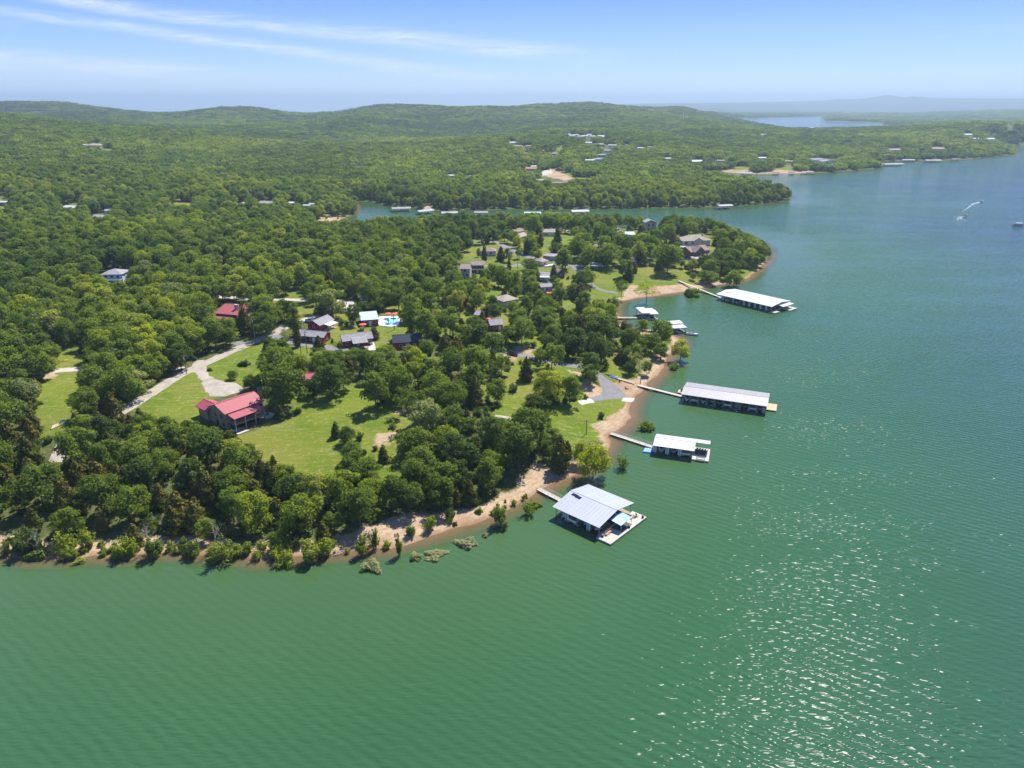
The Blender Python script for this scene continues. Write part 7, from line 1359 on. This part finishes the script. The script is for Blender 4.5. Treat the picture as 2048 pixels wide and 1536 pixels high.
pole('utility pole at the junction of side road and gravel road', ZA, 1435, 950, 1415, 812); pole('utility pole by the asphalt apron in front of the lodge', HL, 876, 922, 826, 545); pole('utility pole in front of the long low red building', HL, 1690, 1080, 1655, 735); pole('utility pole between the two lawn oaks below the cabin road', HL, 1605, 1180, 1575, 965, False); pole('utility pole standing before the dark vine-covered tree', HC, 792, 465, 770, 205); pole('utility pole right beside the swimming pool', HC, 1380, 512, 1368, 290, False)
pole('thin pole on the grass near the white dock walkway', Z6, 797, 785, 803, 700, False); pole('thin pole on the beach by the stored walkway', Z6, 1114, 490, 1117, 432, False); pole('pale pole in the cottage road loop', HD, 1226, 980, 1215, 690, False); pole('utility pole beside the turning circle', HD, 655, 560, 665, 400); pole('utility pole among the far left oaks', ZA, 475, 360, 455, 285)
# ------------------------------------------------------------------ cars
def car(label, o, x, y, rz, col='carpaint'):
    p = Gz(o, x, y); p.z += .12; th = thing('parked_car', label, 'car', p, rz, 'parked cars'); pr = [(-2.2, .45), (-2.25, .8), (-1.5, .95), (-1.1, 1.0), (.9, 1.0), (1.9, .9), (2.2, .7), (2.2, .4)]; V = []; n = len(pr)
    for s in (-.88, .88): V += [(a, s, b_) for a, b_ in pr]
    MB().raw(V, [tuple(reversed(range(n))), tuple(range(n, 2 * n))] + [(i, (i + 1) % n, (i + 1) % n + n, i + n) for i in range(n)]).build('body', M[col], th)
    cb = [(-1.7, .96), (-1.2, 1.45), (.1, 1.47), (.95, 1.0)]; V = []
    for s, k in ((-.8, .68), (.8, -.68)): V += [(a, s if b_ < 1.1 else math.copysign(.66, s), b_) for a, b_ in cb]
    MB().raw(V, [(3, 2, 1, 0), (4, 5, 6, 7), (0, 1, 5, 4), (2, 3, 7, 6)]).build('windows', M['glass'], th); MB().slab([(-1.22, -.66, 1.5), (.12, -.66, 1.52), (.12, .66, 1.52), (-1.22, .66, 1.5)], .05).build('roof', M[col], th)
    for a in (-1.4, 1.35):
        for s in (-.86, .86): w_ = MB().bar((a, s - .1, .33), (a, s + .1, .33), .34, .34, 12).build('wheel', M['black'], th); MB().bar((a, s - .11, .33), (a, s + .11, .33), .18, .18, 8).build('rim', M['steel'], w_)
    for s in (-.6, .6): MB().box(2.16, 2.23, s - .18, s + .18, .62, .76).build('headlight', M['white'], th); MB().box(-2.28, -2.2, s - .18, s + .18, .66, .78).build('taillight', M['red'], th)
car('dark blue car parked on the narrow road by the sandy lot', HF, 1190, 705, -.35); car('white car on the drive left of the porch-awning cabin', HC, 135, 395, .3, 'carwhite'); car('white car on the hilltop drive among the trees', HE, 775, 290, .2, 'carwhite'); car('silver car beside the white one on the hilltop drive', HE, 745, 265, .3, 'steel'); car('white car on the bank drive behind the tower house', HE, 1270, 405, -.5, 'carwhite'); car('white car on the island cottage drive', HD, 830, 700, .2, 'carwhite'); car('white car behind the conifer beside the island cottage', HD, 1090, 690, .5, 'carwhite')
# ------------------------------------------------------------------ things on the shore and lawns
def kayak(label, o, x, y, rz, col, L=3.6):
    p = Gz(o, x, y); p.z += .05; th = thing('kayak', label, 'kayak', p, rz, 'kayaks ashore'); V = []; st = (0, .12, .4, .8, 1.2, 1.6, 1.88, 2)
    for t_ in st: b_ = .02 + .38 * math.sin(math.pi * min(max(t_ / 2, 0), 1)) ** .7; x_ = (t_ / 2 - .5) * L; V += [(x_, -b_, .25), (x_, 0, .02), (x_, b_, .25), (x_, 0, .36)]
    MB().raw(V, [(i * 4 + k, i * 4 + (k + 1) % 4, i * 4 + 4 + (k + 1) % 4, i * 4 + 4 + k) for i in range(len(st) - 1) for k in range(4)]).build('hull', M[col], th); MB().box(-.5, .4, -.2, .2, .33, .39).build('cockpit', M['black'], th)
kayak('yellow kayak lying on the grass in the left upper clearing', ZA, 490, 852, .2, 'yellow'); kayak('dark kayak leaning at the end of the stored walkway', Z6, 925, 440, -.45, 'navy'); kayak('blue kayak on the grass, lower of the pair by the stored walkway', Z6, 950, 455, -.5, 'blue'); kayak('light blue kayak beside the blue one by the stored walkway', Z6, 962, 450, -.5, 'paleblue')
a_, b_ = Gz(Z6, 972, 458), Gz(Z6, 1082, 492); walkway('disused walkway section stored on the beach grass', a_, b_, 1.6, False, 'wood', 0, 'stored_walkway', .3, max(b_.z, 0) + .3)
for i, (x, y) in enumerate(((992, 483), (1030, 520), (1038, 521))): p = Gz(Z6, x, y); th = thing('beach_chair', ('low dark chair at the top of the ramp beach', 'left of the two dark chairs on the ramp beach', 'right of the two dark chairs on the ramp beach')[i], 'chair', p, i * .8, 'chairs on the ramp beach'); MB().box(-.3, .3, -.3, .3, .2, .27).build('seat', M['brown'], th); MB().slab([(-.3, .3, .27), (.3, .3, .27), (.3, .55, .85), (-.3, .55, .85)], .06).build('backrest', M['brown'], th); MB().box(-.3, -.24, -.3, .3, 0, .2).build('leg', M['brown'], th); MB().box(.24, .3, -.3, .3, 0, .2).build('leg', M['brown'], th)
def dead_branches(name, label, o, x, y, x2, y2, r=.16, n=9, cat='fallen tree'):
    a, b_ = Gz(o, x, y), Gz(o, x2, y2); th = thing(name, label, cat, a); d = b_ - a; d.z += .5; R_ = random.Random(len(label)); MB().bar((0, 0, .15), tuple(d + Vector((0, 0, .2))), r, r * .4, 7).build('trunk', m_dead, th)
    for i in range(n): t_ = .25 + .75 * i / n; s = d * t_ + Vector((0, 0, .2)); e = s + Vector((R_.uniform(-1.6, 1.6), R_.uniform(-1.6, 1.6), R_.uniform(.1, 1.0))) + d * .12; MB().bar(tuple(s), tuple(e), r * .35, r * .1, 4).build('branch', m_dead, th)
dead_branches('fallen_tree', 'bleached fallen tree lying from the bank into the water', ZC, 735, 825, 590, 890, .2, 12); dead_branches('fallen_tree', 'tangle of grey driftwood branches on the near bank', ZB, 1840, 790, 1740, 850, .14, 10); dead_branches('fallen_tree', 'thin dead branch lying at the straw-coloured bush', ZB, 1990, 880, 1900, 935, .1, 7)
for i in range(5): q0 = Gz(ZA, 392 + i * 3, 1382 - i * 6); q1 = Gz(ZA, 500 + i * 2, 1328 - i * 5); th = thing('log', ('lowest', 'second', 'middle', 'fourth', 'topmost')[i] + ' log of the rough log pile at the end of the left clearing', 'log', q0, 0, 'logs of the rough pile'); d = q1 - q0; MB().bar((0, 0, .2), (d.x, d.y, d.z + .2), .22, .18, 8).build('log', M['newwood'], th)
def snag(label, o, x, yb, yt):
    p = Gz(o, x, yb); d = (p - Vector((0, 0, CAMH))).length; dep = math.asin((CAMH - p.z) / d); hh = (yb - yt) / o[2] / (FPX / d * math.cos(dep)); th = thing('bare_tree', label, 'dead tree', p, random.uniform(0, 6)); R_ = random.Random(len(label) + int(x)); MB().bar((0, 0, -.4), (.3, .2, hh), .13, .03, 6).build('trunk', m_dead, th)
    for i in range(16): z_ = hh * (.3 + .65 * i / 16); a_ = R_.uniform(0, 6.28); l_ = hh * .28 * (1.15 - i / 16); e = (l_ * math.cos(a_), l_ * math.sin(a_), z_ + l_ * .7); mb = MB().bar((0, 0, z_), e, .045, .015, 4); [mb.bar(tuple(e[k] * f for k in range(2)) + (z_ + l_ * .7 * f,), (e[0] * f + R_.uniform(-.6, .6), e[1] * f + R_.uniform(-.6, .6), z_ + l_ * .7 * f + .7), .025, .008, 3) for f in (.5, .75, 1.0)]; mb.build('branch', m_dead, th)
snag('pale bare snag on the left sand bank', ZB, 268, 880, 740); snag('bleached bare crown above the big green shore bush', ZB, 1480, 860, 670); snag('grey twiggy dead tree behind the grey-green shore shrub', ZB, 1030, 860, 700); snag('thin dead stem in the dark cedars of the near wood', ZC, 430, 740, 640); snag('grey dead tree standing by the road fork', HL, 1340, 950, 700); snag('bare dead pole tree in the grove by the half-bare grey tree', Z6, 1105, 440, 310)
# communication mast on the far ridge
p = Vector(at_y(1366, 240, 2300)); p.z = float(tz(p.x, p.y)); th = thing('radio_mast', 'thin pale mast on the far ridge near the distant lake', 'mast', p); mb = MB()
for sx, sy in ((-1, -1), (1, -1), (0, 1)): mb.bar((sx * 1.6, sy * 1.6, 0), (sx * .4, sy * .4, 34), .25, .15, 4)
for k in range(9): mb.bar((-1.5 + k * .12, -1.5 + k * .12, k * 3.8), (1.5 - k * .12, -1.5 + k * .12, k * 3.8 + 3.8), .12, n=3)
mb.build('lattice', M['white'], th); MB().bar((0, 0, 33), (0, 0, 40), .2, .1).build('antenna', M['white'], th)
# ------------------------------------------------------------------ the air itself: one closed box of even haze
m_haze, t, out = mat('haze')
pv = t.add('ShaderNodeVolumePrincipled', i_Color=(0.47, 0.63, 0.79), i_Density=1.15e-4); pv.inputs['Anisotropy'].default_value = 0.2
t.l.new(pv.outputs[0], out.inputs['Volume'])
hb = MB().box(-26000, 26000, -400, 25500, -640.0, 300); link('haze', mesh_from('haze', hb.V, hb.F, m_haze), kind='stuff', label='pale summer haze lying over the lake and hills')
